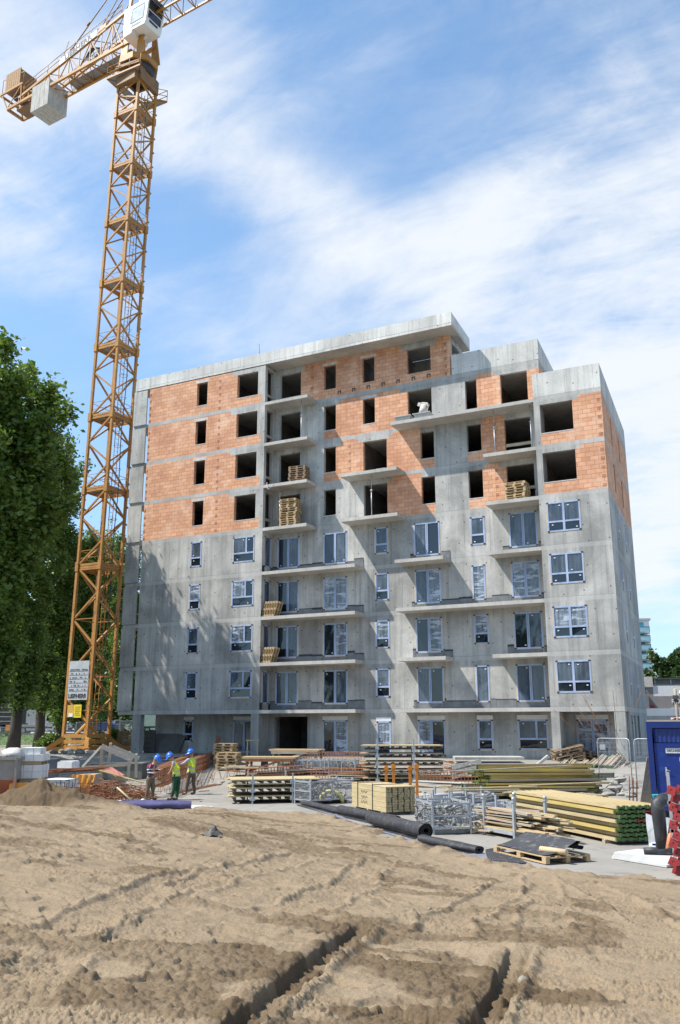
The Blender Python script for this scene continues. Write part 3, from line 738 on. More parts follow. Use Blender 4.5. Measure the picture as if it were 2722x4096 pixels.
    # signs on the lower mast, on the front left face
    def plate(z0, z1, a, b_, mm, off=.16):
        A, B_ = leg(3,(z0+z1)/2), leg(0,(z0+z1)/2); d = (B_-A); n = Vector((d.y,-d.x,0)).normalized()
        p, q = A+d*a+n*off, A+d*b_+n*off
        m = MB(); t = n*.03
        P = [Vector((p.x,p.y,z0)),Vector((q.x,q.y,z0)),Vector((q.x,q.y,z1)),Vector((p.x,p.y,z1))]
        m.add([v-t for v in P]+P, [(3,2,1,0),(4,5,6,7),(0,1,5,4),(1,2,6,5),(2,3,7,6),(3,0,4,7)])
        return m, p, q, n, d.normalized()
    z0, z1 = 4.55, 7.3
    m, p, q, n, d = plate(z0, z1, .08, .93, None)
    sg = m.build('sign_board', mat('sign_grey_white', (.46,.48,.51), (.36,.38,.41), 2.5, .6), crane)
    rot = Matrix(((d.x, 0, n.x), (d.y, 0, n.y), (0, 1, 0))).to_4x4()
    def put(txt, size, zc, a=.5, bold=0.0, mm=None):
        t = text_mesh(txt, size, .006, mm or M_DARK, 'lettering', sg, bold); c = p+(q-p)*a+n*.012; t.matrix_world = Matrix.Translation(Vector((c.x,c.y,zc)))@rot; return t
    put('LIEBHERR', .40, z0+.26, .5, .014)
    mk = MB()
    rnd = random.Random(4)
    def stroke(a, b_, zc, h=.05):
        A, B_ = p+(q-p)*a+n*.012, p+(q-p)*b_+n*.012; mk.beam((A.x,A.y,zc), (B_.x,B_.y,zc), .01, h)
    for i in range(6):
        zc = z1-.62-i*.28; stroke(.03, .97, zc-.10, .018)
        x = .06
        while x < .93:
            wd = rnd.uniform(.02,.07)
            if rnd.random() < (.85 if i == 0 else .45): stroke(x, x+wd, zc+rnd.uniform(-.01,.01), rnd.uniform(.05,.1))
            x += wd+.02
    mk.build('table_lines', mat('sign_ink', (.10,.10,.11)), sg)
    m, p2, q2, n2, d2 = plate(3.35, 4.2, .14, .42, None); m.build('notice_board', mat('notice_yellow', (.55,.34,.06), (.45,.28,.05), 3, .6), crane)
    m, p2, q2, n2, d2 = plate(3.32, 4.22, .43, .74, None, .17); yb = m.build('notice_board', mat('notice_bright', (.72,.55,.02), (.65,.47,.02), 3, .5), crane)
    ml = MB()
    for i in range(5):
        A, B_ = p2+(q2-p2)*.15+n2*.01, p2+(q2-p2)*(.85-.1*(i%2))+n2*.01; zc = 4.05-i*.14; ml.beam((A.x,A.y,zc),(B_.x,B_.y,zc),.01,.05)
    ml.build('print_lines', mat('notice_print', (.40,.28,.02)), yb)
    m, p3, q3, n3, d3 = plate(3.38, 3.62, .22, .40, None, .19); m.build('paper_label', M_WHITE, crane)
    # ---- head: platforms, slewing ring, table
    top = cen(56.2)
    O = Vector((top.x, top.y, 0))
    u = Vector((-.9957,.0926,0)); w = Vector((-.0926,-.9957,0))           # along the counter jib, towards the viewer side
    def P(s, l, z): return O+u*s+w*l+Vector((0,0,z))
    h = MB()
    for i in range(4): h.beam(leg(i,55.7), leg(i,57.0), .3, .3, up=(va+vb)/1.414)
    for i in range(4): h.beam(leg(i,56.9), leg((i+1)%4,56.9), .22, .36); h.beam(leg(i,55.9), cen(57.2), .2, .26)
    h.build('mast_head', M_CRD, crane)
    pl = MB(); rl = MB(); sz = 2.55
    C4 = [cen(56)+(-va*sz), cen(56)+(vb*sz), cen(56)+va*sz, cen(56)-vb*sz]
    for i in range(4):
        a, b_ = C4[i].copy(), C4[(i+1)%4].copy(); ci = cen(56)
        ia, ib = ci+(a-ci)*.62, ci+(b_-ci)*.62
        if i == 0: continue
        zz = 56.35 if i != 1 else 55.3
        for v in (a, b_, ia, ib): v.z = zz
        pl.add([a, b_, ib, ia]+[v-Vector((0,0,.05)) for v in (a, b_, ib, ia)], [(0,1,2,3),(7,6,5,4),(0,4,5,1),(1,5,6,2),(2,6,7,3),(3,7,4,0)])
        rl.beam(a, b_, .1, .14)
        for hz in (.55, 1.1): rl.tube([a+Vector((0,0,hz)), b_+Vector((0,0,hz))], .03, 5)
        for k in range(4): v = a+(b_-a)*k/3; rl.tube([v, v+Vector((0,0,1.1))], .03, 5)
        for v, iv in ((a, ia), (b_, ib)):
            rl.beam(v, iv, .08, .1)
            for hz in (.55, 1.1): rl.tube([v+Vector((0,0,hz)), iv+Vector((0,0,hz))], .03, 5)
    # front face panel with equipment
    a, b_ = C4[0].copy(), C4[3].copy()
    pl.build('head_platform', M_MESHFLOOR, crane); rl.build('head_railing', M_CR, crane)
    bx = MB(); bx.beam(leg(3,56.0)-va*.3, leg(0,56.0)-va*.3-vb*.2, .5, 1.0); bx.beam(leg(3,57.2)-va*.35-vb*.3, leg(0,57.2)-va*.35, .3, .3); bx.beam(leg(0,56.2)-va*.2, leg(1,56.2), .35, 1.0); bx.build('drive_housing', M_CRD, crane)
    rg = MB(); rg.tube([cen(57.0), cen(57.75)], [1.3,1.45], 20); rg.build('slewing_ring', M_DARK, crane)
    tb = MB()
    oc = [(1.7*math.cos(t), 1.7*math.sin(t)) for t in [math.pi/8+math.pi/4*k for k in range(8)]]
    tb.prism([(O.x+x, O.y+y) for x, y in oc], 57.76, 58.35); tb.build('slewing_table', M_CR, crane)
    # tower top legs
    tt = MB()
    for s, l in ((1.0,.95),(1.0,-.95),(-1.1,.95),(-1.1,-.95)):
        tt.add([P(s-.5,l,58.35),P(s+.5,l,58.35),P(s+.5,l-.12*(1 if l>0 else -1),58.35),P(s-.5,l-.12*(1 if l>0 else -1),58.35),
                P(s*.75-.14,l*.85,62.5),P(s*.75+.14,l*.85,62.5),P(s*.75+.14,l*.85-.12*(1 if l>0 else -1),62.5),P(s*.75-.14,l*.85-.12*(1 if l>0 else -1),62.5)],
               [(0,1,2,3),(7,6,5,4),(0,4,5,1),(1,5,6,2),(2,6,7,3),(3,7,4,0)])
    for l in (.85,-.85):
        tt.beam(P(1.0,l,60.3),P(-1.0,l,60.3),.25,.3); tt.beam(P(.8,l,62.6),P(.1,l*.6,70),.22,.22); tt.beam(P(-.8,l,62.6),P(-.05,l*.6,70),.22,.22)
    tt.beam(P(.8,.85,62.5),P(.8,-.85,62.5),.2,.25); tt.beam(P(-.8,.85,62.5),P(-.8,-.85,62.5),.2,.25); tt.beam(P(0,.5,70),P(0,-.5,70),.3,.3)
    tt.build('tower_top', M_CR, crane)
    # ---- counter jib
    zb = 60.30
    zt = lambda s: 63.62-(s-1.07)*.198
    cj = MB()
    for l in (.9,-.9):
        cj.beam(P(1.0,l,zb), P(16.6,l,zb), .2, .26); cj.beam(P(1.0,l,zt(1)), P(15.0,l,zt(15)), .2, .24)
        ss = np.linspace(1.2, 15.0, 11)
        for k in range(10):
            a, c_ = ss[k], ss[k+1]
            cj.beam(P(a,l,zt(a) if k % 2 else zb), P(c_,l,zb if k % 2 else zt(c_)), .09, .09)
            cj.beam(P(c_,l,zb), P(c_,l,zt(c_)), .07, .07)
    ss = np.linspace(1.2, 15.0, 11)
    for k in range(11):
        s = ss[k]; cj.beam(P(s,.9,zb), P(s,-.9,zb), .09, .09)
        if k < 10: cj.beam(P(s,.9 if k%2 else -.9,zb), P(ss[k+1],-.9 if k%2 else .9,zb), .06, .06); cj.beam(P(s,.9 if k%2 else -.9,zt(s)), P(ss[k+1],-.9 if k%2 else .9,zt(ss[k+1])), .05, .05)
    cj.build('counter_jib', M_CR, crane)
    wk = MB(); wk.quad(P(1.0,-.85,zb+.16),P(9.0,-.85,zb+.16),P(9.0,.1,zb+.16),P(1.0,.1,zb+.16)); wk.build('walkway', M_MESHFLOOR, crane)
    r = MB()
    for l in (.95,-.95):
        for hz in (.55, 1.05):
            r.tube([P(1.5,l,zt(1.5)+hz),P(9.2,l,zt(9.2)+hz)], .03, 5); r.tube([P(9.2,l,zt(9.2)+hz),P(14.3,l,zt(14.3)+hz)], .03, 5)
        for s in (1.5,3.4,5.3,7.2,9.2,11.0,12.7,14.3): r.tube([P(s,l,zt(s)),P(s,l,zt(s)+1.05)], .035, 5)
    r.tube([P(9.2,.95,zt(9.2)+.1),P(8.3,.95,zt(8.3)+1.9)], .03, 5)
    for l in (.95, -.95): r.tube([P(14.5,l,62.0),P(14.5,l,63.6),P(17.6,l,63.9),P(17.6,l,62.3)], .03, 5)
    r.build('jib_railing', M_CR, crane)
    # name board along the jib
    q = MB(); a0, a1 = 4.55, 9.3
    P4 = [P(a1,1.02,zt(a1)-.12),P(a0,1.02,zt(a0)-.12),P(a0,1.02,zt(a0)+.52),P(a1,1.02,zt(a1)+.52)]
    q.add(P4+[v-w*.05 for v in P4], [(0,1,2,3),(7,6,5,4),(0,4,5,1),(1,5,6,2),(2,6,7,3),(3,7,4,0)])
    nb = q.build('name_board', M_WHITE, crane)
    dirv = (P4[1]-P4[0]).normalized(); nn = w; upv = nn.cross(dirv)
    rt = Matrix(((dirv.x,upv.x,nn.x),(dirv.y,upv.y,nn.y),(dirv.z,upv.z,nn.z))).to_4x4()
    t = text_mesh('LIEBHERR', .74, .006, M_DARK, 'lettering', nb, .02)
    cc = (P4[0]+P4[1]+P4[2]+P4[3])/4+w*.012; t.matrix_world = Matrix.Translation(cc)@rt@Matrix.Scale(1.12,4,(1,0,0))
    # gusset ahead of the board
    g = MB(); g.add([P(4.5,1.0,zt(4.5)-.25),P(3.4,1.0,zt(3.4)-.25),P(3.4,1.0,zt(3.4)+.5),P(4.2,1.0,zt(4.2)+.55)]+[P(4.5,.9,zt(4.5)-.25),P(3.4,.9,zt(3.4)-.25),P(3.4,.9,zt(3.4)+.5),P(4.2,.9,zt(4.2)+.55)], [(0,1,2,3),(7,6,5,4),(0,4,5,1),(1,5,6,2),(2,6,7,3),(3,7,4,0)]); g.build('gusset_plate', M_CR, crane)
    # counterweights
    def slab(s0, s1, l0, l1, za, zc, nm='counterweight', mm=M_CW):
        m = MB(); vs = [P(s,l,z) for z in (za,zc) for s, l in ((s0,l0),(s1,l0),(s1,l1),(s0,l1))]
        m.add(vs, [(0,1,2,3),(7,6,5,4),(0,4,5,1),(1,5,6,2),(2,6,7,3),(3,7,4,0)]); return m.build(nm, mm, crane)
    for k in range(4): slab(10.5+k*.6, 11.08+k*.6, -1.15, 1.05, 58.3, 61.0)
    slab(12.95, 15.6, -.8, .6, 59.9, 60.12, 'counterweight_floor', M_CRD)
    # hoist winch box at the end, boarded
    wb = MB()
    for k in range(7): wb.add([P(15.0+k*.31,1.0,62.4+.02),P(15.28+k*.31,1.0,62.42),P(15.28+k*.31,1.0,64.3),P(15.0+k*.31,1.0,64.3)]+[P(15.0+k*.31,.92,62.42),P(15.28+k*.31,.92,62.42),P(15.28+k*.31,.92,64.3),P(15.0+k*.31,.92,64.3)], [(0,1,2,3),(7,6,5,4),(0,4,5,1),(1,5,6,2),(2,6,7,3),(3,7,4,0)])
    wb.build('winch_boards', mat('crane_boards', (.42,.25,.12), (.33,.19,.09), 4, .8), crane)
    m = MB(); vs = [P(s,l,z) for z in (62.3,64.2) for s, l in ((15.05,.9),(17.1,.9),(17.1,-.9),(15.05,-.9))]; m.add(vs, [(0,1,2,3),(7,6,5,4),(0,4,5,1),(1,5,6,2),(2,6,7,3),(3,7,4,0)]); m.build('winch_house', M_CRD, crane)
    m = MB()
    for l in (1.05,-1.05): m.beam(P(14.4,l,62.2),P(17.7,l,62.2),.14,.2); m.beam(P(14.6,l*.9,60.3),P(14.6,l,62.2),.1,.1); m.beam(P(16.6,l*.9,60.3),P(17.5,l,62.2),.1,.1); m.beam(P(14.6,l,62.1),P(16.6,l*.9,60.4),.07,.07)
    m.beam(P(17.7,1.05,62.2),P(17.7,-1.05,62.2),.14,.2); m.beam(P(16.6,.9,60.3),P(16.6,-.9,60.3),.2,.26); m.build('winch_frame', M_CR, crane)
    MB().tube([P(15.9,.6,61.6),P(15.9,-.6,61.6)], .38, 14).build('winch_drum', M_DARK, crane)
    cl = MB()
    for k in range(5):
        cx = 5.0+.12*k; cl.tube([P(cx+.75*math.cos(t),.55,61.4+.06*k+.6*math.sin(t)) for t in np.linspace(0,6.28,17)], .035, 5)
    cl.build('coiled_cable', M_DARK, crane)
    # pendant bars
    pb = MB()
    for l in (.8,-.8): pb.tube([P(9.4,l,zt(9.4)+.1),P(.1,l*.6,70)], .05, 6); pb.tube([P(4.9,l,zt(4.9)),P(2.2,l*.7,66.6)], .04, 6)
    for s in (8.1,6.1): pb.beam(P(s+.1,.8,zt(9.4)+.1+(9.4-s-.1)*.868),P(s-.2,.75,zt(9.4)+.1+(9.4-s+.2)*.868),.15,.12)
    pb.build('pendant_bars', M_CRD, crane)
    # jib (runs out of the picture to the right)
    jb = MB(); L_ = 42
    for l in (.7,-.7): jb.beam(P(-1.3,l,62.0), P(-L_,l,62.0), .16, .16)
    jb.beam(P(-1.3,0,63.9), P(-L_,0,63.9), .18, .18)
    n = 28
    for k in range(n):
        a, c_ = -1.3-(L_-1.3)*k/n, -1.3-(L_-1.3)*(k+1)/n; mm = (a+c_)/2
        for l in (.7,-.7): jb.beam(P(a,l,62.0),P(mm,0,63.9),.07,.07); jb.beam(P(mm,0,63.9),P(c_,l,62.0),.07,.07)
        jb.beam(P(a,.7,62.0),P(a,-.7,62.0),.07,.07)
    jb.tube([P(-.1,0,70),P(-24,0,64.0)], .06, 6); jb.build('jib', M_CR, crane)
    # ---- cab
    s0, s1, l0, l1, za, zc = .25, -2.35, 1.75, -.15, 60.0, 62.75
    cb = MB()
    prof = [(s0,zc),(s0,59.95),(-.7,60.0),(-.8,60.3),(s1+.15,60.25),(s1,60.6),(s1-.25,62.75)]
    n = len(prof)
    vs = [P(s,l0,z) for s, z in prof]+[P(s,l1,z) for s, z in prof]
    cb.add(vs, [tuple(range(n)), tuple(reversed(range(n,2*n)))]+[(i, n+i, n+(i+1)%n, (i+1)%n) for i in range(n)])
    cabo = cb.build('cab', M_CRW, crane)
    def front(t, z0_, z1_, la, lb, off=.012):     # quads on the sloping front
        X = lambda z: s1-.25*(z-60.6)/2.15-off
        return [P(X(z0_),la,z0_),P(X(z0_),lb,z0_),P(X(z1_),lb,z1_),P(X(z1_),la,z1_)]
    gl = MB(); gl.quad(*front(0,60.95,61.65,1.55,.05)); gl.build('windscreen', mat('cab_glass', (.02,.03,.07), (.04,.05,.10), 2, .1), cabo)
    gd = MB(); gd.quad(*front(0,61.75,62.68,1.6,.0,.014)); gd.quad(*front(0,60.62,60.85,1.35,.35)); gd.build('open_front', M_DARK, cabo)
    fl = MB(); a = front(0,62.68,62.7,1.6,0)[2:]; tip = [v+Vector((0,0,-.5))-u*.75 for v in a]
    fl.add([a[0],a[1],tip[1],tip[0]], [(0,1,2,3)]); fl.build('tilted_windscreen', mat('tilted_pane', (.30,.36,.45), (.2,.25,.32), 2, .15), cabo)
    sd = MB(); q4 = [(-.55,60.95),(-2.05,60.95),(-2.2,62.35),(-.75,62.35)]; pts = [P(s,l0+.012,z) for s, z in q4]
    sd.add(pts, [(0,1,2,3)]); sd.build('side_window', mat('cab_side_glass', (.70,.72,.74), None, 2, .1), cabo)
    e = MB()
    for i in range(4): e.beam(pts[i], pts[(i+1)%4], .05, .03)
    e.build('window_seal', mat('grey_seal', (.45,.46,.47)), cabo)
    t = text_mesh('LIEBHERR', .30, .005, mat('cab_lettering', (.45,.46,.48)), 'lettering', cabo, .006)
    dv = -u; uv_ = Vector((0,0,1)); rt = Matrix(((dv.x,uv_.x,w.x),(dv.y,uv_.y,w.y),(dv.z,uv_.z,w.z))).to_4x4()
    t.matrix_world = Matrix.Translation(P(-1.2,l0+.02,60.6))@rt
    lm = MB().tube([P(-1.6,.9,59.9),P(-1.6,.9,59.55)], [.05,.16], 8); lm.build('work_lamp', M_WHITE, crane)
build_crane()

# ================================================================ TREES
def leaf_mat(name, c1, c2, c3):
    t = NT(name); g = t.n('ShaderNodeNewGeometry')
    w = t.n('ShaderNodeTexWhiteNoise'); t.l(t.mapping((3,3,3)), w.inputs[0])
    c = t.mix(t.noise(.55, 3, .5), c1, c2); c = t.mix(t.rng(t.noise(9, 2, .5), .5, .75), c, c3)
    d = t.n('ShaderNodeBsdfTranslucent'); t.l(t.mix(.5, c, (.20,.30,.03)), d.inputs['Color'])
    t.color(c); t.set(Roughness=.45); mx = t.n('ShaderNodeMixShader'); mx.inputs[0].default_value = .34
    t.l(t.b.outputs[0], mx.inputs[1]); t.l(d.outputs[0], mx.inputs[2]); t.l(mx.outputs[0], t.out.inputs[0]); return t.m
M_LEAF = leaf_mat('poplar_leaves', (.075,.14,.026), (.125,.205,.034), (.20,.28,.05))
M_LEAFD = leaf_mat('dark_leaves', (.020,.048,.016), (.035,.075,.020), (.06,.11,.025))
M_BARK = mat('bark', (.050,.042,.034), (.085,.075,.062), 6, .95, bump=.5, stretch=(3,3,.5))
def leaves_obj(name, pts, size, rng, m, parent, flat=.5):
    n = len(pts); a = rng.normal(size=(n,3)); a[:,2] *= flat; a /= np.linalg.norm(a,axis=1)[:,None]+1e-9
    b = rng.normal(size=(n,3)); b -= a*(a*b).sum(1)[:,None]; b /= np.linalg.norm(b,axis=1)[:,None]+1e-9
    s = size*(.6+.8*rng.random((n,1)))
    fold = np.cross(a,b)*s*.22
    v = np.empty((n,4,3)); v[:,0] = pts-a*s; v[:,1] = pts+b*s*.62+fold; v[:,2] = pts+a*s; v[:,3] = pts-b*s*.62+fold
    me = bpy.data.meshes.new(name); me.vertices.add(4*n); me.vertices.foreach_set('co', v.reshape(-1).astype('f'))
    me.loops.add(4*n); me.loops.foreach_set('vertex_index', np.arange(4*n,dtype='i'))
    me.polygons.add(n); me.polygons.foreach_set('loop_start', np.arange(0,4*n,4,dtype='i')); me.polygons.foreach_set('loop_total', np.full(n,4,dtype='i'))
    me.update(); me.validate(); me.materials.append(m)
    o = bpy.data.objects.new(name, me); col.objects.link(o)
    if parent: o.parent = parent
    return o
def poplar(label, loc, H, W, seed, nl, size=.15, m=None, rz=0, clear=.13, group='trees along the street', upright=.75, lean=(0,0), cat='tree', name='poplar_tree'):
    rng = np.random.default_rng(seed); rnd = random.Random(seed)
    root = thing(name, label, cat, loc, rz, group)
    tr = MB()
    ax = lambda z: Vector((lean[0]*z/H+.12*math.sin(z*.45+seed), lean[1]*z/H+.12*math.cos(z*.37+seed), z))
    zs = np.linspace(0, H*.94, 14)
    tr.tube([ax(z) for z in zs], [max(.03, (.017*H*(1-z/H)**.75+.02)*(1.25 if i == 0 else 1)) for i, z in enumerate(zs)], 9)
    pts = []
    nb = int(26*H/20)
    per = nl//nb
    for i in range(nb):
        f = clear+(1-clear)*(i/nb)**.9*.93; z0 = H*f
        ang = i*2.4+rnd.uniform(-.4,.4)
        reach = W*(.25+.75*math.sin(math.pi*min(1,(1-f)**.62+.08)))*rnd.uniform(.75,1.15)
        if f > .85: reach *= .8
        rise = reach*upright*rnd.uniform(.8,1.5)+ (H*.10 if f > .8 else H*.02)
        p0 = ax(z0); d = Vector((math.cos(ang),math.sin(ang),0))
        cv = [p0+d*reach*(t**.85)+Vector((0,0,rise*t**1.35)) for t in (0,.25,.5,.75,1)]
        tr.tube(cv, [.012*H*(1-f)*.5+.03,.05,.04,.025,.012], 5)
        P5 = np.array([tuple(c) for c in cv])
        # leaf clumps along the branch, with bare gaps
        nc = rnd.randint(6, 10)
        for c in range(nc):
            t = (.14+.9*(c+rnd.random())/nc); k = min(3,int(t*4)); fr = t*4-k
            q = P5[k]+(P5[k+1]-P5[k])*fr + rng.normal(size=3)*np.array([.42,.42,.36])*(W/2.9)
            cs = rnd.uniform(.17,.46)*(W/3.0)
            m_ = max(6, int(per/nc*rnd.uniform(.5,1.5)))
            pts.append(q+rng.normal(size=(m_,3))*np.array([cs,cs,cs*1.25]))
    # leading shoots
    for k in range(7):
        b = np.array(tuple(ax(H*.93)))+rng.normal(size=3)*np.array([.8,.8,.9])*W/3; m_ = per//3
        t = rng.random((m_,1)); pts.append(b+t*np.array([0,0,1.8])*W/3+rng.normal(size=(m_,3))*np.array([.24,.24,.3])*(1.1-t))
    tr.build('trunk', M_BARK, root)
    leaves_obj('crown', np.concatenate(pts), size, rng, m or M_LEAF, root)
    return root
TREES = [ # pixel x of the trunk, depth, height, half width, label
    (-75, 52.5, 21.5, 2.9, 'tall poplar at the left edge, its trunk outside the picture'),
    (53, 57.0, 22.0, 2.7, 'tall poplar behind the white block pallets, leftmost full trunk'),
    (150, 66.0, 21.5, 2.6, 'tall poplar whose thick trunk stands beside the white van front'),
    (232, 69.5, 16.0, 2.4, 'poplar trunk just left of the crane foot'),
    (312, 73.0, 15.5, 2.5, 'poplar standing directly behind the crane mast'),
    (372, 84.0, 17.5, 3.0, 'poplar far behind the crane, filling the gap towards the building'),
    (487, 79.0, 17.0, 2.8, 'poplar beside the left edge of the building behind its end screen')]
def place_trees():
    for i, (px, d, H, W, lb) in enumerate(TREES):
        p = at_d(px, 2960, d); p.z = 1.0
        poplar(lb, p, H, W, 11+i, 28000 if i < 4 else 22000, .135, M_LEAF, clear=.15)
    # further poplars of the same row, beyond the left edge of the picture; they shade the house
    for i, (x, y, H) in enumerate(((-43.4,-9.2,23),(-46.2,-14.0,21))):
        poplar(('poplar beyond the left edge casting its shade on the building','farther poplar of the row beyond the left edge')[i], (x,y,.6), H, 3.7, 31+i, 46000, .19, M_LEAF)
place_trees()
# ================================================================ SAND (setting)
def vnoise(x, y, seed=0):
    xi = np.floor(x).astype(np.int64); yi = np.floor(y).astype(np.int64); xf = x-xi; yf = y-yi
    def hsh(a, b):
        n = (a*374761393 + b*668265263 + seed*974634777) & 0x7fffffff
        n = ((n ^ (n >> 13))*1274126177) & 0x7fffffff
        return ((n ^ (n >> 16)) & 0xffff)/65535.0
    u = xf*xf*xf*(xf*(xf*6-15)+10); v = yf*yf*yf*(yf*(yf*6-15)+10)
    return (hsh(xi,yi)*(1-u)+hsh(xi+1,yi)*u)*(1-v)+(hsh(xi,yi+1)*(1-u)+hsh(xi+1,yi+1)*u)*v
def fbm(x, y, o=4, seed=0, g=.5):
    s = 0; a = 1; t = 0
    for k in range(o): s = s+a*vnoise(x*2**k+17.3*k, y*2**k+9.1*k, seed+k); t += a; a *= g
    return s/t
def cells(x, y, seed=0):                          # round lumps: distance to the nearest jittered point
    xi = np.floor(x).astype(np.int64); yi = np.floor(y).astype(np.int64); best = np.full(x.shape, 9.0); rad = np.zeros(x.shape)
    def hsh(a, b, s):
        n = (a*374761393 + b*668265263 + s*974634777) & 0x7fffffff
        n = ((n ^ (n >> 13))*1274126177) & 0x7fffffff
        return ((n ^ (n >> 16)) & 0xffff)/65535.0
    for i in (-1,0,1):
        for j in (-1,0,1):
            a, b = xi+i, yi+j; d = np.hypot(a+hsh(a,b,seed)-x, b+hsh(a,b,seed+1)-y)
            r = hsh(a,b,seed+2); m = d < best; best = np.where(m, d, best); rad = np.where(m, r, rad)
    return best, rad
SAND_EDGE = [(-60,-19.5),(-27,-22.6),(-23.4,-22.2),(-20.7,-21.6),(-17.5,-20.4),(-14.8,-20.2),(-12.4,-21.8),(-10.6,-23.7),(-8.2,-25.8),(-6.2,-27.5),(-4.9,-28.2),(-3.4,-28.0),(-1.8,-28.0),(2,-27.6),(12,-27.5),(40,-27)]
def edge_y(x): return np.interp(x, [p[0] for p in SAND_EDGE], [p[1] for p in SAND_EDGE])
TRACKS = [((946,4062),(1150,3895),(1423,3688),.0,-.27,1), ((1892,4075),(1975,3900),(2048,3775),.0,-.21,2)]
def build_sand():
    n_r, n_u = 860, 760
    d = 4.2*np.power(46/4.2, np.linspace(0,1,n_r))
    u = np.linspace(-.62, .62, n_u)
    D, U = np.meshgrid(d, u, indexing='ij')
    X = CAM.x - .452*D + .892*U*D; Y = CAM.y + .892*D + .452*U*D
    wob = (fbm(X*.9, X*.0+Y*.9, 4, 3)-.5)*1.3+(fbm(X*3.1, Y*3.1, 3, 5)-.5)*.5
    e = edge_y(X)+wob-Y
    t = np.clip(e/15, 0, 1); base = 1.22*(t*t*(3-2*t))*.75+1.22*.25*np.clip(e/15,0,1)
    lip = .05*np.clip(e/.5,0,1)
    H = base+lip
    # long swells, flattened plates and broken clods
    n1 = fbm(X*.33, Y*.33, 4, 11); H += (n1-.5)*(.10+.12*np.clip((D-9)/8,0,1))*np.clip(e/7,0,1)
    cm = .5*fbm(X*.42+3.1, Y*.62, 4, 21)+.5*fbm(X*1.25+1.7, Y*1.9, 4, 23); clod = np.clip((cm-.53)*22, 0, 1)
    n2 = fbm(X*1.5, Y*1.5, 4, 31); H += (n2-.5)*(.02+.03*clod)*np.clip(e/.8,0,1)
    b1, r1 = cells(X*15, Y*15, 41); lump = np.clip(1-b1/(.30+.42*r1),0,1)**.55*(.4+.6*r1)*np.where(r1 > .3, 1, .25)
    b2, r2 = cells(X*30+4, Y*30, 51); lump2 = np.clip(1-b2/(.30+.4*r2),0,1)**.6*(.4+.6*r2)
    b3, r3 = cells(X*38+4, Y*38, 71); lump3 = np.clip(1-b3/(.34+.3*r3),0,1)**.7
    near = np.clip((22-D)/10,0,1)
    b4, r4 = cells(X*5.2+9, Y*5.2, 45); big_ = np.clip(1-b4/(.12+.30*r4),0,1)**.6*np.where(r4 > .62, r4, 0)
    H += (clod*(lump*.024+lump2*.013+lump3*.006*near)+np.clip(cm-.47,0,.1)*4*big_*.06)*np.clip(e/.4,0,1)
    sp = fbm(X*1.1+40, Y*1.1, 3, 61); H += (1-clod)*np.clip((sp-.56)*8,0,1)*(lump2*.03+lump3*.012)
    H += (fbm(X*26, Y*26, 3, 81)-.5)*.014*near
    tr = fbm(X*.42+.15*Y+7, Y*.85+3, 4, 151)*9; fr = tr % 1; H += .045*(np.floor(tr)+np.clip((fr-.40)/.10,0,1)-tr)*np.clip(e/2,0,1)
    # scraped crusts with small steps
    sc = fbm(X*.8+(Y*.25), Y*2.2, 4, 91); st = np.abs(((sc*9) % 1)-.5); H += (1-clod)*np.clip((st-.40)*8,0,1)*.018
    damp = np.clip(clod*.55+lump*clod*.25+(fbm(X*.7,Y*.7,4,101)-.5)*.7, 0, 1)
    # wheel ruts
    def at_s(px, py):
        q = at_z(px, py, 1.1)
        for _ in range(5):
            k = np.argmin((X-q.x)**2+(Y-q.y)**2); q = at_z(px, py, float(H.flat[k])*.6+q.z*.4)
        return q
    for a, m_, c, o, wd, sd in TRACKS:
        pts = [at_s(*q) for q in (a, m_, c)]
        P = [np.array((p.x,p.y)) for p in pts]
        dv = (P[2]-P[0]); Ln = np.linalg.norm(dv); dv /= Ln; nv = np.array((dv[1],-dv[0]))
        bend = (P[1]-P[0])@nv; sm = (P[1]-P[0])@dv
        P0 = P[0]-dv*1.6; s = (X-P0[0])*dv[0]+(Y-P0[1])*dv[1]; q = (X-P[0][0])*nv[0]+(Y-P[0][1])*nv[1]
        s0 = s-1.6; q = q-bend*4*np.clip(s0/Ln,0,1)*(1-np.clip(s0/Ln,0,1))*.8+(fbm(s*1.2,s*0+sd,3,111)-.5)*.06
        on = np.clip(s/.3,0,1)*np.clip((Ln+1.6-s+(fbm(X*3,Y*3,2,5)-.5)*.4)/.5,0,1)
        wd_ = abs(wd)
        tooth = (np.abs(((s/.085) % 1)-.5)*2)
        inside = np.clip((q)/.02,0,1)*np.clip((wd_-q)/.03,0,1)
        H = np.where(on > 0, H*(1-inside*on)+ (np.minimum(H, 9)-.075+.012*np.sin(s*37))*inside*on, H)
        ridge1 = np.exp(-((q+.06)/.065)**2)*.05; rr = np.exp(-((q-wd_-.05+.03*tooth)/.040)**2)*(.055+.03*tooth)
        mid = np.exp(-((q-wd_*.55+.02*tooth)/.035)**2)*.035*(s > Ln*.35)
        crumb = .6+.8*fbm(X*9, Y*9, 3, 120+sd)
        H += on*(ridge1*.6+rr*.8+mid*.5)*crumb
        damp = np.clip(damp+on*(inside*.35+np.clip(ridge1*8,0,.3)), 0, 1)
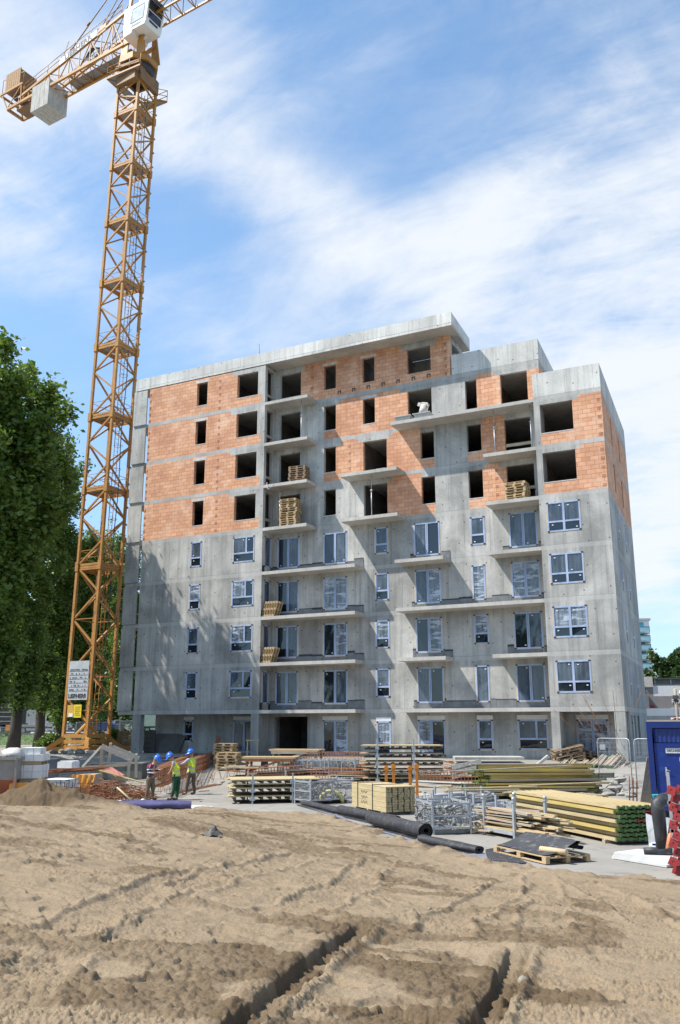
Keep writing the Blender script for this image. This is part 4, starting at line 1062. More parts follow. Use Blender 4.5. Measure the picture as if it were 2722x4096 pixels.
    # faint ribbed tyre prints pressed into the crust
    for q, (a, b_, w_) in enumerate((((1700,3760),(2060,3500),.30),((2270,3740),(2120,3480),.28),((180,3760),(900,3480),.30),((2700,3700),(2300,3500),.28),((700,3560),(1250,3420),.3),((1230,3640),(1500,3430),.3),((60,4060),(330,3800),.28))):
        A_, B_ = at_s(*a), at_s(*b_); dv = np.array((B_.x-A_.x,B_.y-A_.y)); Ln = np.linalg.norm(dv); dv /= Ln; nv = np.array((dv[1],-dv[0]))
        s = (X-A_.x)*dv[0]+(Y-A_.y)*dv[1]; qq = (X-A_.x)*nv[0]+(Y-A_.y)*nv[1]+(fbm(s*.5,s*0+q*3.,3,161)-.5)*.5
        on = np.clip(s/.4,0,1)*np.clip((Ln-s)/.4,0,1)*np.clip((w_-np.abs(qq))/.05,0,1)
        rib = np.abs((((s+np.abs(qq)*.6)/.11) % 1)-.5)*2
        H += on*(-.030+.020*np.clip((rib-.4)*4,0,1)); H += np.clip(s/.4,0,1)*np.clip((Ln-s)/.4,0,1)*np.exp(-((np.abs(qq)-w_-.03)/.04)**2)*.028*(.5+fbm(X*8,Y*8,3,170+q))
        damp = np.clip(damp-on*.35, 0, 1)
    # short crust crack near the bottom edge
    a, b_ = at_s(1520,4030), at_s(1825,4060); dv = np.array((b_.x-a.x,b_.y-a.y)); Ln = np.linalg.norm(dv); dv /= Ln; nv = np.array((-dv[1],dv[0]))
    s = (X-a.x)*dv[0]+(Y-a.y)*dv[1]; q = (X-a.x)*nv[0]+(Y-a.y)*nv[1]; on = ((s > 0) & (s < Ln)); H += on*np.where(q < 0, -.045*np.exp(q/.3), .0)
    # heap on the left with a scooped face
    hx, hy = -20.2, -26.4
    def bump_(cx, cy, sx, sy, h, p=2.0): return h*np.exp(-(np.abs((X-cx)/sx)**p+np.abs((Y-cy)/sy)**p))
    heap = bump_(hx, hy, 1.45, 1.3, .74)+bump_(hx+2.0, hy+.7, 1.2, .7, .24)+bump_(hx-2.6, hy-.6, 1.7, 1.4, .16)
    scoop = bump_(hx+1.1, hy-1.25, 1.0, .75, .42)
    heap = heap*(1+.7*(fbm(X*2.4,Y*2.4,4,131)-.5))+np.clip(heap,0,1)*(lump*.08+lump2*.05)
    H += np.maximum(heap-scoop*np.clip(heap*3,0,1), -.05)
    damp = np.clip(damp+np.clip(heap*2.2,0,1)*.95, 0, 1)
    # ragged crumbs along the far edge
    H += np.exp(-((e-.6)/.5)**2)*np.clip((fbm(X*1.6,Y*1.6,3,141)-.52)*5,0,1)*.10
    H = np.where(e < 0, -.12, H+.0)
    V = np.stack([X,Y,H],-1).reshape(-1,3)
    idx = np.arange(n_r*n_u).reshape(n_r,n_u)
    q = np.stack([idx[:-1,:-1],idx[:-1,1:],idx[1:,1:],idx[1:,:-1]],-1).reshape(-1,4)
    ef = e.reshape(-1); q = q[(ef[q] > -.05).any(1)]
    used = np.unique(q); remap = np.full(len(V), -1); remap[used] = np.arange(len(used)); V = V[used]; q = remap[q]
    me = bpy.data.meshes.new('sand'); me.vertices.add(len(V)); me.vertices.foreach_set('co', V.reshape(-1).astype('f'))
    me.loops.add(4*len(q)); me.loops.foreach_set('vertex_index', q.reshape(-1).astype('i'))
    me.polygons.add(len(q)); me.polygons.foreach_set('loop_start', np.arange(0,4*len(q),4,dtype='i')); me.polygons.foreach_set('loop_total', np.full(len(q),4,dtype='i'))
    me.polygons.foreach_set('use_smooth', np.ones(len(q),dtype=bool)); me.update()
    at = me.attributes.new('damp','FLOAT','POINT'); at.data.foreach_set('value', damp.reshape(-1)[used].astype('f'))
    t = NT('sand'); a = t.n('ShaderNodeAttribute'); a.attribute_name = 'damp'
    dry = t.mix(t.noise(.5,5,.6), (.215,.170,.118), (.295,.238,.170)); wet = t.mix(t.noise(2.5,5,.6), (.10,.073,.046), (.15,.112,.073))
    c = t.mix(t.rng(t.math('ADD', a.outputs['Fac'], t.math('MULTIPLY', t.math('SUBTRACT', t.noise(5,5,.65), .5), .5)), .12, .85), dry, wet)
    c = t.mix(.35, c, t.mix(t.rng(t.noise(60,3,.7), .3, .7), (.15,.11,.07), (.75,.66,.52)), 'OVERLAY')
    t.color(c); t.set(Roughness=.95); t.b.inputs['Specular IOR Level'].default_value = .15; t.bump(t.noise(38,5,.7), .5, .03)
    me.materials.append(t.m); o = bpy.data.objects.new('sand', me); col.objects.link(o)
    tag(o, 'light brown rutted sand in the foreground with broken clods and wheel ruts', 'sand', kind='structure')
    # height lookup for things lying on the sand
    return lambda x, y: float(H.reshape(-1)[np.argmin((X.reshape(-1)-x)**2+(Y.reshape(-1)-y)**2)])
sand_h = build_sand()
def on_sand(px, py):
    d = ray(px, py); t = 6.0
    while t < 40:
        p = CAM+d*t
        if p.z <= max(.0, 1.3) and p.z <= sand_h(p.x, p.y): return p
        t += .25
    return at_z(px, py, 0)
M_STONE = mat('stone', (.26,.225,.18), (.18,.155,.12), 5, .95, bump=.3)
def stones():
    rnd = random.Random(8)
    for i, (px, py) in enumerate(((1145,4010),(2095,3935),(905,3955),(2440,3600),(445,3700),(1720,3640),(2330,4040),(300,3560),(585,3345),(2030,3545))):
        p = on_sand(px, py); b = MB(); r = rnd.uniform(.028,.06)
        b.sphere((0,0,0), r, 9, 6, (1.2, rnd.uniform(.7,1), .65))
        b.v = [tuple(Vector(v)*(1+.3*(fbm(np.array([v[0]*30+i]), np.array([v[1]*30+v[2]*19]),2,7)[0]-.5))) for v in b.v]
        o = b.build('stone', M_STONE); o.location = (p.x, p.y, p.z+r*.3); o.rotation_euler = (0,0,rnd.uniform(0,6))
        tag(o, 'small rounded stone lying on the foreground sand', 'stone', 'stones on the sand')
stones()
def scrap():
    p = on_sand(845, 3345); b = MB()
    n = 7; pts = [[(-.35+.12*i, -.22+.075*j*(1+.2*math.sin(i)), .02+.32*math.exp(-((i-3.6)/1.7)**2-((j-3.5)/2)**2)+.04*math.sin(i*2.1+j*1.7)) for i in range(n)] for j in range(n)]
    b.add([q for r in pts for q in r], [(j*n+i,j*n+i+1,(j+1)*n+i+1,(j+1)*n+i) for j in range(n-1) for i in range(n-1)])
    o = b.build('membrane_scrap', M_DARK); o.location = p; o.rotation_euler = (0,0,.5); o.scale = (.6,.6,.62)
    tag(o, 'crumpled black scrap of membrane sticking out of the sand', 'scrap')
scrap()
# ================================================================ SITE MATERIAL, RIGHT AND CENTRE
M_WOOD = mat('pale_timber', (.50,.41,.24), (.38,.295,.155), 3, .8, stretch=(.4,6,6), c3=(.36,.26,.13), s3=4)
M_YEL = mat('yellow_timber', (.52,.40,.15), (.40,.295,.085), 2.5, .65, stretch=(.4,5,5), c3=(.70,.52,.10), s3=1.2)
M_GREY_W = mat('weathered_timber', (.40,.34,.26), (.27,.23,.18), 3, .9, stretch=(.4,6,6), c3=(.46,.31,.19), s3=2)
M_GREENCAP = mat('green_end_cap', (.10,.19,.05), (.07,.14,.04), 8, .6)
M_REDCAP = mat('red_paint', (.30,.022,.022), (.21,.02,.02), 8, .5)
M_RUST = mat('rusty_steel', (.26,.105,.045), (.17,.065,.03), 9, .85, c3=(.34,.15,.07), s3=30)
M_GALV = mat('zinc_steel', (.46,.48,.50), (.36,.38,.40), 7, .4, .35)
M_PANEL = mat('formwork_panel', (.34,.28,.19), (.24,.20,.135), 2, .8, c3=(.42,.37,.27), s3=3)
M_PGREY = mat('grey_formwork', (.42,.41,.37), (.31,.30,.27), 2.5, .85, c3=(.5,.48,.43), s3=5)
M_BLACKR = mat('black_membrane', (.022,.023,.027), (.04,.041,.046), 5, .55, c3=(.10,.09,.075), s3=7)
M_ORANGE = mat('orange_paint', (.72,.25,.02), (.62,.19,.02), 5, .5)
M_PAL = mat('pallet_wood', (.50,.36,.20), (.38,.27,.15), 4, .85, stretch=(.6,4,4))
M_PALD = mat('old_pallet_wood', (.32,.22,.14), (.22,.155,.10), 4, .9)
def rad(p, q): return math.atan2(q[1]-p[1], q[0]-p[0])

def make_beam(name, label, group, L, m, capm, capname='end_cap', cat='timber beam'):
    """I-section formwork beam lying on its side along +x, from the origin; y thickness .2, z .08"""
    r = thing(name, label, cat, (0,0,0), 0, group)
    b = MB()
    for y in (-.1, .06): b.box((.05,y,-.04),(L-.05,y+.04,.04))
    b.box((.05,-.06,-.014),(L-.05,.06,.014)); b.build('beam_body', m, r)
    for x0, x1 in ((0,.05),(L-.05,L)):
        c = MB()
        for y in (-.104, .056): c.box((x0-.004,y,-.044),(x1,y+.048,.044))
        c.box((x0-.004,-.056,-.022),(x1,.056,.022)); c.build(capname, capm, r)
    return r
def big_beam_stack():
    rz = R(134); o = Vector((-4.22,-23.60,.09)); ex = Vector((math.cos(rz),math.sin(rz),0)); ey = Vector((math.sin(rz),-math.cos(rz),0))
    lb, gp = 'pale timber beam with green end caps in the big neat stack by the container', 'beams in the big green ended stack'
    proto = make_beam('timber_beam', lb, gp, 5.45, M_WOOD, M_GREENCAP)
    proto2 = make_beam('timber_beam', 'yellow coated timber beam with green end caps in the big neat stack', 'yellow coated beams in the big stack', 5.45, M_YEL, M_GREENCAP)
    protor = make_beam('timber_beam', 'timber beam with red end caps in the big green ended stack', 'red ended beams in the big stack', 5.45, M_WOOD, M_REDCAP)
    rnd = random.Random(5); n = 0; used = set()
    for k in range(8):
        for j in range(6):
            pr = protor if (k, j) in ((5,4),(6,4),(4,3),(1,4),(5,5)) else proto2 if rnd.random() < .33 else proto
            loc = o+ex*rnd.uniform(-.03,.05)+ey*(.11+j*.208+(.10 if k % 2 else 0))+Vector((0,0,.04+k*.106))
            t = pr if pr.name not in used else dup(pr); used.add(pr.name)
            t.location = loc; t.rotation_euler = (0,0,rz)
    s = MB()
    for x in (.5,2.7,4.9): s.obox((x,-.7,-.045),(.12,1.5,.085))
    q = s.build('bearer_timbers', M_GREY_W); q.location = o; q.rotation_euler = (0,0,rz); tag(q, 'low cross timbers under the big green ended beam stack', 'timber', )
big_beam_stack()
def plank_pack():
    rz = R(140); r = thing('plank_pack', 'strapped pack of pale planks with two black straps and handwriting', 'timber pack', (-12.16,-19.5,0), rz)
    L, W, H = 2.75, 1.1, .80
    rnd = random.Random(3)
    for k in range(5):
        b = MB(); z = .09+k*.152
        for j in range(5):
            dx = rnd.uniform(-.03,.03); y = -W*j/5
            if j == 0: b.box((.02+dx*.3,y-.04,z),(L+dx,y,z+.146))
            for i in range(2): b.box((.02+dx+rnd.uniform(0,.05),y-.215+.09*i-.0,z+.002),(L+dx,y-.13+.09*i,z+.07)); b.box((.02+rnd.uniform(0,.06),y-.215+.09*i,z+.075),(L+dx,y-.13+.09*i,z+.145))
        b.build('plank_layer', M_WOOD, r)
    t = MB()
    for j in range(11): t.box((.0+rnd.uniform(-.02,.02),-.1*j-.097,.09+5*.152),(L+rnd.uniform(-.05,.05),-.1*j,.09+5*.152+.03))
    t.build('top_boards', M_WOOD, r)
    for x in (1.0,2.2):
        s = MB(); s.box((x,.001,.05),(x+.05,.012,.93)); s.box((x,-W-.03,.885),(x+.05,.012,.90)); s.build('strap', mat('strap_black', (.02,.025,.04)), r)
    for x in (.3,1.4,2.4): MB().box((x,-W,0),(x+.1,0,.088)).build('bearer', M_GREY_W, r)
    g = MB()
    for i, z in enumerate((.62,.45,.29)):
        x = 1.95
        for q in range(7):
            g.beam((x-.075*q,.004,z+.02*math.sin(q*2.3+i)),(x-.075*(q+1),.004,z+.045*math.sin((q+1)*2.1+i)),.006,.012)
            if q % 2 == i % 2: g.beam((x-.075*q,.004,z-.03),(x-.075*q-.02,.004,z+.06),.006,.012)
    g.build('handwriting', mat('ink', (.09,.07,.05)), r)
plank_pack()
def mesh_crate(label, loc, rz, L=1.6, W=1.0, H=.78, seed=1, fill=True, sc=1):
    r = thing('mesh_crate', label, 'mesh crate', loc, rz, 'steel mesh crates')
    f = MB(); p = .05
    for x in (0,L):
        for y in (0,W): f.beam((x,y,.0),(x,y,H),p)
    for z in (.16,H):
        f.beam((0,0,z),(L,0,z),p); f.beam((0,W,z),(L,W,z),p); f.beam((0,0,z),(0,W,z),p); f.beam((L,0,z),(L,W,z),p)
    f.beam((L/2,0,.16),(L/2,0,H),p); f.beam((L/2,W,.16),(L/2,W,H),p); f.beam((0,0,.47),(0,W,.47),.04); f.box((0,0,.13),(L,W,.15))
    for x in (.25,L-.25): f.beam((x,0,.05),(x,W,.05),.1,.1)
    for x in (0,L):
        for y in (0,W): f.beam((x,y,H),(x,y,H+.1),.07,.07)
    f.build('crate_frame', M_GALV, r)
    m = MB()
    for i in range(1,int(L/.06)):
        x = i*.06
        for y in (0,W): m.beam((x,y,.16),(x,y,H),.007)
    for i in range(1,int(W/.06)):
        for x in (0,L): m.beam((x,i*.06,.16),(x,i*.06,H),.007)
    for i in range(1,int((H-.16)/.06)):
        z = .16+i*.06
        for y in (0,W): m.beam((0,y,z),(L,y,z),.007)
        for x in (0,L): m.beam((x,0,z),(x,W,z),.007)
    m.build('wire_mesh', M_GALV, r)
    if fill:
        rnd = random.Random(seed); c = MB()
        for i in range(150):
            q = Vector((rnd.uniform(.1,L-.1), rnd.uniform(.1,W-.1), rnd.uniform(.2,H*.92)+.06*math.sin(i)))
            d = Vector((rnd.gauss(0,1),rnd.gauss(0,1),rnd.gauss(0,.5))).normalized()
            c.tube([q-d*.09,q+d*.09],[.018,.028],6) if i % 3 else c.obox(q,(.13,.07,.06),(rnd.random()*3,rnd.random()*3,rnd.random()*3))
        ci = c.build('clamps_inside', mat('grey_clamps', (.17,.17,.165), (.27,.265,.25), 9, .75), r); ci['kind'] = 'stuff'
    return r
mesh_crate('steel mesh crate full of clamps, nearest the black membrane rolls', (-8.97,-23.6,0), R(128), 1.55, -1.05, .78, 1)
mesh_crate('steel mesh crate with folded props beside the low platform stack', (-16.1,-17.4,0), R(66), 2.0, .95, .80, 2)
def sling():
    p = at_z(1330,3213,.0); b = MB()
    b.tube([(p.x-.05+.38*math.cos(t)-.0*t, p.y+.2*math.cos(t), .02+.42*max(0,math.sin(t))) for t in np.linspace(0,math.pi,12)], .075, 6)
    o = b.build('lifting_sling', mat('yellow_webbing', (.62,.55,.20), (.5,.44,.16), 9, .8)); tag(o, 'pale yellow lifting sling looped in front of a mesh crate', 'sling')
sling()

def table_panels(name, label, loc, rz, L, W, levels, dz, joist, posts, seed, slant=0.0):
    """stack of slab formwork tables: ply sheet over joists, joined by corner posts"""
    r = thing(name, label, 'formwork stack', loc, rz); rnd = random.Random(seed)
    for k in range(levels):
        z = .12+k*dz; b = MB(); dx = rnd.uniform(-.12,.12); dy = rnd.uniform(-.05,.05)
        for j in range(3):
            y0 = W*j/3; b.box((dx+rnd.uniform(-.15,.1),y0+.01+dy,z+joist),(L+dx+rnd.uniform(-.1,.15),y0+W/3-.01+dy,z+joist+.045))
        b.build('platform_boards', M_PANEL if (k % 2 and seed % 2) else M_WOOD, r)
        j_ = MB()
        for x in [L*(.05+.1*q) for q in range(10)]: j_.box((x,.06+dy,z+joist-.10),(x+.1,W-.06+dy,z+joist-.002))
        for y in (.12,W-.2): j_.box((.1+dx,y+dy,z),(L-.1+dx,y+.08+dy,z+joist-.102))
        j_.box((.1+dx,W-.1+dy,z),(L-.1+dx,W-.05+dy,z+joist-.102)); j_.build('joists', mat('shade_dark_joist_wood', (.13,.105,.08), (.085,.07,.055), 4, .9), r)  # darkened brown joists and back board put in the shade between platforms
    for x in posts:
        for y in (-.07,W+.07):
            p = MB(); p.beam((x,y,0),(x,y,.1+levels*dz+.12),.055)
            for k in range(levels):
                z = .12+k*dz; p.beam((x-.09,y,z+joist*.5),(x+.09,y,z+joist*.5),.1,.12); p.beam((x+.1,y,z+.02),(x-.06,y,z+joist),.04,.04)
            p.build('stacking_post', M_GALV, r)
    return r
p = at_g(1444,3150)
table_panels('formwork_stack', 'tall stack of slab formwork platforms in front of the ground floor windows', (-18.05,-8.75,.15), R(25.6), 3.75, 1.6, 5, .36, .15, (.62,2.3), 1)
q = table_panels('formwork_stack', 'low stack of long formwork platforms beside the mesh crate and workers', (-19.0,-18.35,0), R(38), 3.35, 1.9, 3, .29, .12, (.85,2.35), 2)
def orange_props():
    for i, (px, yb, yt) in enumerate(((1547,3160,3074),(1576,3155,3068),(1643,3170,3075),(1670,3185,3067))):
        d = 32.5-(i > 2)*.8; a = at_d(px,yb,d); b = at_d(px,yt,d); r = thing('frame_post', 'orange steel frame post standing behind the plank pack, '+('leftmost, darker and cut lower','second from left, slim','third from left, behind its taller neighbour','rightmost and tallest')[i], 'steel post', (a.x,a.y,0), R(27), 'orange posts behind the plank pack')
        m = MB(); m.box((-.05,-.04,0),(.05,.04,b.z)); m.build('post', M_ORANGE, r)
        h = MB(); h.tube([(0,-.06,b.z+.02),(0,.06,b.z+.02)], .085, 10); h.box((-.08,-.05,b.z-.09),(.08,.05,b.z-.02)); h.build('head_bracket', M_ORANGE, r)
        MB().box((-.09,-.09,0),(.09,.09,.02)).build('foot_plate', M_ORANGE, r)
orange_props()
def rolls():
    specs = [((1215,3208),(1372,3246),.12,.15,'flattened black membrane roll, farthest, ending in a flat tail',.10),
             ((1365,3240),(1588,3285),.15,.15,'black membrane roll on the sand edge before the plank pack',.14),
             ((1487,3277),(1705,3330),.19,.19,'thick black membrane roll with its dark open end facing right',.17),
             ((1690,3352),(1918,3395),.14,.12,'ribbed black membrane roll, nearest, partly flattened',.12)]
    for i, (a, b, r0, r1, lb, zc) in enumerate(specs):
        A, B = at_z(*a, zc), at_z(*b, zc); d = (B-A); L = d.length; rz = math.atan2(d.y,d.x)
        root = thing('membrane_roll', lb, 'membrane roll', (A.x,A.y,0), rz, 'black membrane rolls at the sand edge')
        n = 22; m = MB(); vs = []; nx = 12
        for k in range(nx+1):
            x = L*k/nx; r = r0+(r1-r0)*k/nx
            for j in range(n):
                t = 2*math.pi*j/n; w = 1+.05*math.sin(3*t+x*3)+.03*math.sin(x*9+t)
                sq = .72 if i in (0,3) else .92
                vs.append((x, r*w*math.cos(t)*1.1, zc*.55+r*sq+r*sq*w*math.sin(t)-.06))
        m.add(vs, [(k*n+j, k*n+(j+1)%n, (k+1)*n+(j+1)%n, (k+1)*n+j) for k in range(nx) for j in range(n)], True); m.build('roll', M_BLACKR, root)
        c = MB(); r = r1; zc2 = zc*.55+r*(.72 if i in (0,3) else .92)-.06
        sp = [(L-.015, (r*.95-(r*.62)*k/44)*math.cos(k*.55)*1.05, zc2+(r*.92-(r*.6)*k/44)*math.sin(k*.55)*(.75 if i in (0,3) else .95)) for k in range(45)]
        c.tube(sp, .008, 4); c.build('wound_layers', M_DARK, root)
        f = MB(); f.quad((.1,-r0*.9,.02),(L*.96,-r1*.9,.02),(L*.96,-r1-.25,.012),(.1,-r0-.2,.012)); f.build('loose_edge', M_BLACKR, root)
    # pale purple protective sheet beneath
    s = MB(); pts = [at_z(*q, .016) for q in ((1150,3203),(1235,3200),(1420,3290),(1700,3370),(1960,3415),(2100,3462),(2030,3470),(1820,3418),(1500,3318),(1210,3222))]
    s.add(pts, [tuple(range(len(pts)))]); tag(s.build('ground_sheet', mat('lilac_sheet', (.22,.225,.27), (.15,.155,.19), 3, .6)), 'lilac grey sheet lying under the black membrane rolls', 'sheet')
    # studded drainage mat
    a, b, c, d = (at_z(*q, .02) for q in ((1945,3400),(1990,3392),(2120,3455),(1955,3445)))
    m = MB(); m.add([a,b,c,d], [(3,2,1,0)] if False else [(0,1,2,3)])
    ey = (b-a); ex = (d-a)
    for i in range(14):
        for j in range(18):
            q = a*(1-i/14)*(1-j/18)+b*(i/14)*(1-j/18)+c*(i/14)*(j/18)+d*(1-i/14)*(j/18); m.sphere((q.x,q.y,.02), .022, 5, 2, (1,1,.8), 0, math.pi/2)
    tag(m.build('drainage_mat', M_BLACKR), 'flat black studded drainage mat at the sand edge', 'drainage mat')
rolls()
def pallet_mesh(name, label, loc, rz, L=1.2, W=.8, m=None, group=None, rot=None):
    r = thing(name, label, 'pallet', loc, rz, group); m = m or M_PAL; rnd = random.Random(int(L*100))
    d = MB()
    for k in range(5): y = -W/2+.07+(W-.14)*k/4; d.box((-L/2,y-(.065 if k % 2 == 0 else .05),.122),(L/2,y+(.065 if k % 2 == 0 else .05),.144))
    d.build('deck_boards', m, r)
    b = MB()
    for x in (-L/2+.07,0,L/2-.07):
        b.box((x-.07,-W/2,.1),(x+.07,W/2,.1215))
        for y in (-W/2+.05,0,W/2-.05): b.box((x-.07,y-.05,.022),(x+.07,y+.05,.0995))
    b.build('blocks', m, r)
    s = MB()
    for y in (-W/2+.05,0,W/2-.05): s.box((-L/2,y-.05,0),(L/2,y+.05,.0215))
    s.build('skids', m, r)
    return r
def pallet_stack(n, loc, rz, label, group, L=1.2, W=.8, m=None, seed=1, tilt=None, top=None):
    rnd = random.Random(seed); pr = None
    for k in range(n):
        x, y, z = loc[0]+rnd.uniform(-.05,.05), loc[1]+rnd.uniform(-.04,.04), loc[2]+k*.147
        if pr is None: pr = pallet_mesh('pallet', label, (x,y,z), rz, L, W, m, group); continue
        t = dup(pr, (x,y,z), rz+rnd.uniform(-.05,.05))
        if top and k == n-1: t['label'] = top; del t['group']
def mat_pallet():
    rz = R(140); c = Vector((-5.04,-27.41,0)); ex = Vector((math.cos(rz),math.sin(rz),0)); ey = Vector((math.sin(rz),-math.cos(rz),0))
    ctr = c+ex*1.0+ey*.62; ctr.z = sand_h(c.x,c.y)*0+.02
    pallet_mesh('pallet', 'long pale pallet carrying a black rolled mat and a cardboard tube', ctr, rz, 2.0, 1.15)
    r = thing('black_mat', 'black rubber mat with a rolled end lying on the long pallet', 'mat', (ctr.x,ctr.y,ctr.z+.15), rz)
    n = 24; prof = []
    for k in range(8): prof.append((-.55+.42-k*.0+.1*k-.45, .012))
    for k in range(26): t = -math.pi/2+k*.32; rr = .13-.0032*k; prof.append((.52-.12+rr*math.cos(t), .145+rr*math.sin(t)))
    prof = [(-.54+.118*i, .012+.25*(i/7)**1.6) for i in range(8)]+prof[8:][8:]
    m = MB(); vs = []
    for x in np.linspace(-.95,.95,10):
        for y, z in prof: vs.append((x,-y,z+.01*math.sin(x*4)))
    k = len(prof); m.add(vs, [(i*k+j,i*k+j+1,(i+1)*k+j+1,(i+1)*k+j) for i in range(9) for j in range(k-1)], True)
    # roll lies along the far long edge in the photograph, open end towards the viewer's right
    m.build('rubber_mat', mat('rubber', (.035,.037,.043), (.055,.057,.062), 3, .6, c3=(.16,.14,.12), s3=6), r)
    t = MB().tube([(-1.12,.12,.075),(-.45,.30,.075)], .06, 12); o = t.build('cardboard_tube', mat('cardboard', (.58,.44,.27), (.5,.37,.22), 6, .8)); o.location = (ctr.x,ctr.y,ctr.z+.15); o.rotation_euler = (0,0,rz)
    tag(o, 'short cardboard tube at the end of the long pallet', 'tube')
mat_pallet()
def plank_rack():
    rz = R(142); o = Vector((-6.75,-23.60,0)); ex = Vector((math.cos(rz),math.sin(rz),0)); ey = Vector((math.sin(rz),-math.cos(rz),0))
    r = thing('stacking_rack', 'grey steel stacking rack with four posts holding old planks', 'rack', o+Vector((0,0,0)), rz)
    f = MB(); L, W = 1.35, 1.0
    for x in (0,L):
        for y in (0,-W): f.beam((x,y,0),(x,y,.95),.07); f.tube([(x,y,.95),(x,y,1.03)], .05, 8); f.box((x-.06,y-.06,.9),(x+.06,y+.06,.93))
    for y in (0,-W): f.beam((0,y,.14),(L,y,.14),.07,.09)
    for x in (0,L): f.beam((x,0,.14),(x,-W,.14),.07,.09)
    f.build('rack_frame', M_GALV, r)
    rnd = random.Random(12); mats = (M_GREY_W, M_PAL, M_WOOD, M_GREY_W)
    lbs = ('weathered grey plank in the pile on the steel rack', 'brownish plank in the pile on the steel rack', 'pale plank in the pile on the steel rack', 'weathered grey plank in the pile on the steel rack')
    for k in range(46):
        lay = k//6; w = rnd.uniform(.09,.17); b = MB(); Lp = rnd.uniform(1.7,3.1); th = rnd.choice((.022,.03,.045))
        b.box((-Lp/2,-w/2,0),(Lp/2,w/2,th)); i = rnd.randrange(4); m = b.build('plank', mats[i])
        m.location = o+ex*(L/2-.1+rnd.uniform(-.55,.35))+ey*(.1+(k % 6)*.145+rnd.uniform(-.03,.05))+Vector((0,0,.19+lay*.062+rnd.uniform(0,.015)))
        m.rotation_euler = (rnd.uniform(-.05,.05),rnd.uniform(-.035,.035),rz+rnd.uniform(-.09,.09))
        tag(m, lbs[i], 'plank', ('weathered planks on the rack','brownish planks on the rack','pale planks on the rack','weathered planks on the rack')[i])
    # scrap boards on the slab beside it
    for k in range(12):
        b = MB(); Lp = rnd.uniform(.5,1.4); b.box((-Lp/2,-.06,0),(Lp/2,.06,.03)); m = b.build('plank', mats[k % 3])
        m.location = (-8.6+rnd.uniform(-1.2,1.0),-22.2+rnd.uniform(-.8,.9),.03+.03*(k % 4)); m.rotation_euler = (0,rnd.uniform(-.05,.08),rz+rnd.uniform(-.4,.4)); tag(m, 'loose board lying between the mesh crate and the plank rack', 'plank', 'loose boards on the slab')
    z = MB(); z.box((-.5,-.35,0),(.5,.35,.02)); rub = z
plank_rack()
def tube_racks():
    """bundles of grey props and scaffold tubes between the crates"""
    rnd = random.Random(21)
    base = [((1668,3185),(1990,3165)),((1672,3200),(1985,3182)),((1745,3232),(2010,3205)),((1840,3262),(2030,3236))]
    pr = thing('steel_prop', 'grey steel prop lying in the bundles behind the mesh crate', 'steel prop', (0,0,0), 0, 'steel props lying in bundles')
    MB().tube([(-1.5,0,0),(.35,0,0)], .033, 8).build('outer_tube', M_GALV, pr); MB().tube([(.3,0,0),(1.5,0,0)], .026, 8).build('inner_tube', M_GALV, pr)
    MB().box((-1.52,-.07,-.07),(-1.5,.07,.07)).box((1.5,-.07,-.07),(1.52,.07,.07)).build('end_plates', M_GALV, pr); MB().tube([(.28,0,0),(.42,0,0)], .055, 8).tube([(.35,-.1,0),(.35,.1,0)], .012, 5).build('collar', M_GALV, pr)
    first = True
    for a, b in base:
        A, B = at_z(*a, .35), at_z(*b, .35); c = (A+B)/2; rz = rad(A,B)
        for k in range(9):
            t = pr if first else dup(pr); first = False
            t.location = (c.x+rnd.uniform(-.25,.25), c.y+rnd.uniform(-.3,.3), .16+.075*(k//3)+rnd.uniform(0,.03)); t.rotation_euler = (0,rnd.uniform(-.03,.03),rz+rnd.uniform(-.07,.07)+(math.pi if k % 2 else 0))
        f = thing('stacking_rack', ('low grey stacking rack under the farthest props','low grey stacking rack under the second row of props','low grey stacking rack under the third row of props','low grey stacking rack under the nearest props beside the plank pile')[base.index((a,b))], 'rack', (c.x,c.y,0), rz)
        m = MB()
        for x in (-.75,.75):
            m.beam((x,-.45,.1),(x,.45,.1),.08)
            for y in (-.45,.45): m.beam((x,y,0),(x,y,.62),.06)
        for y in (-.45,.45): m.beam((-.75,y,.1),(.75,y,.1),.06)
        m.build('rack_frame', M_GALV, f)
tube_racks()
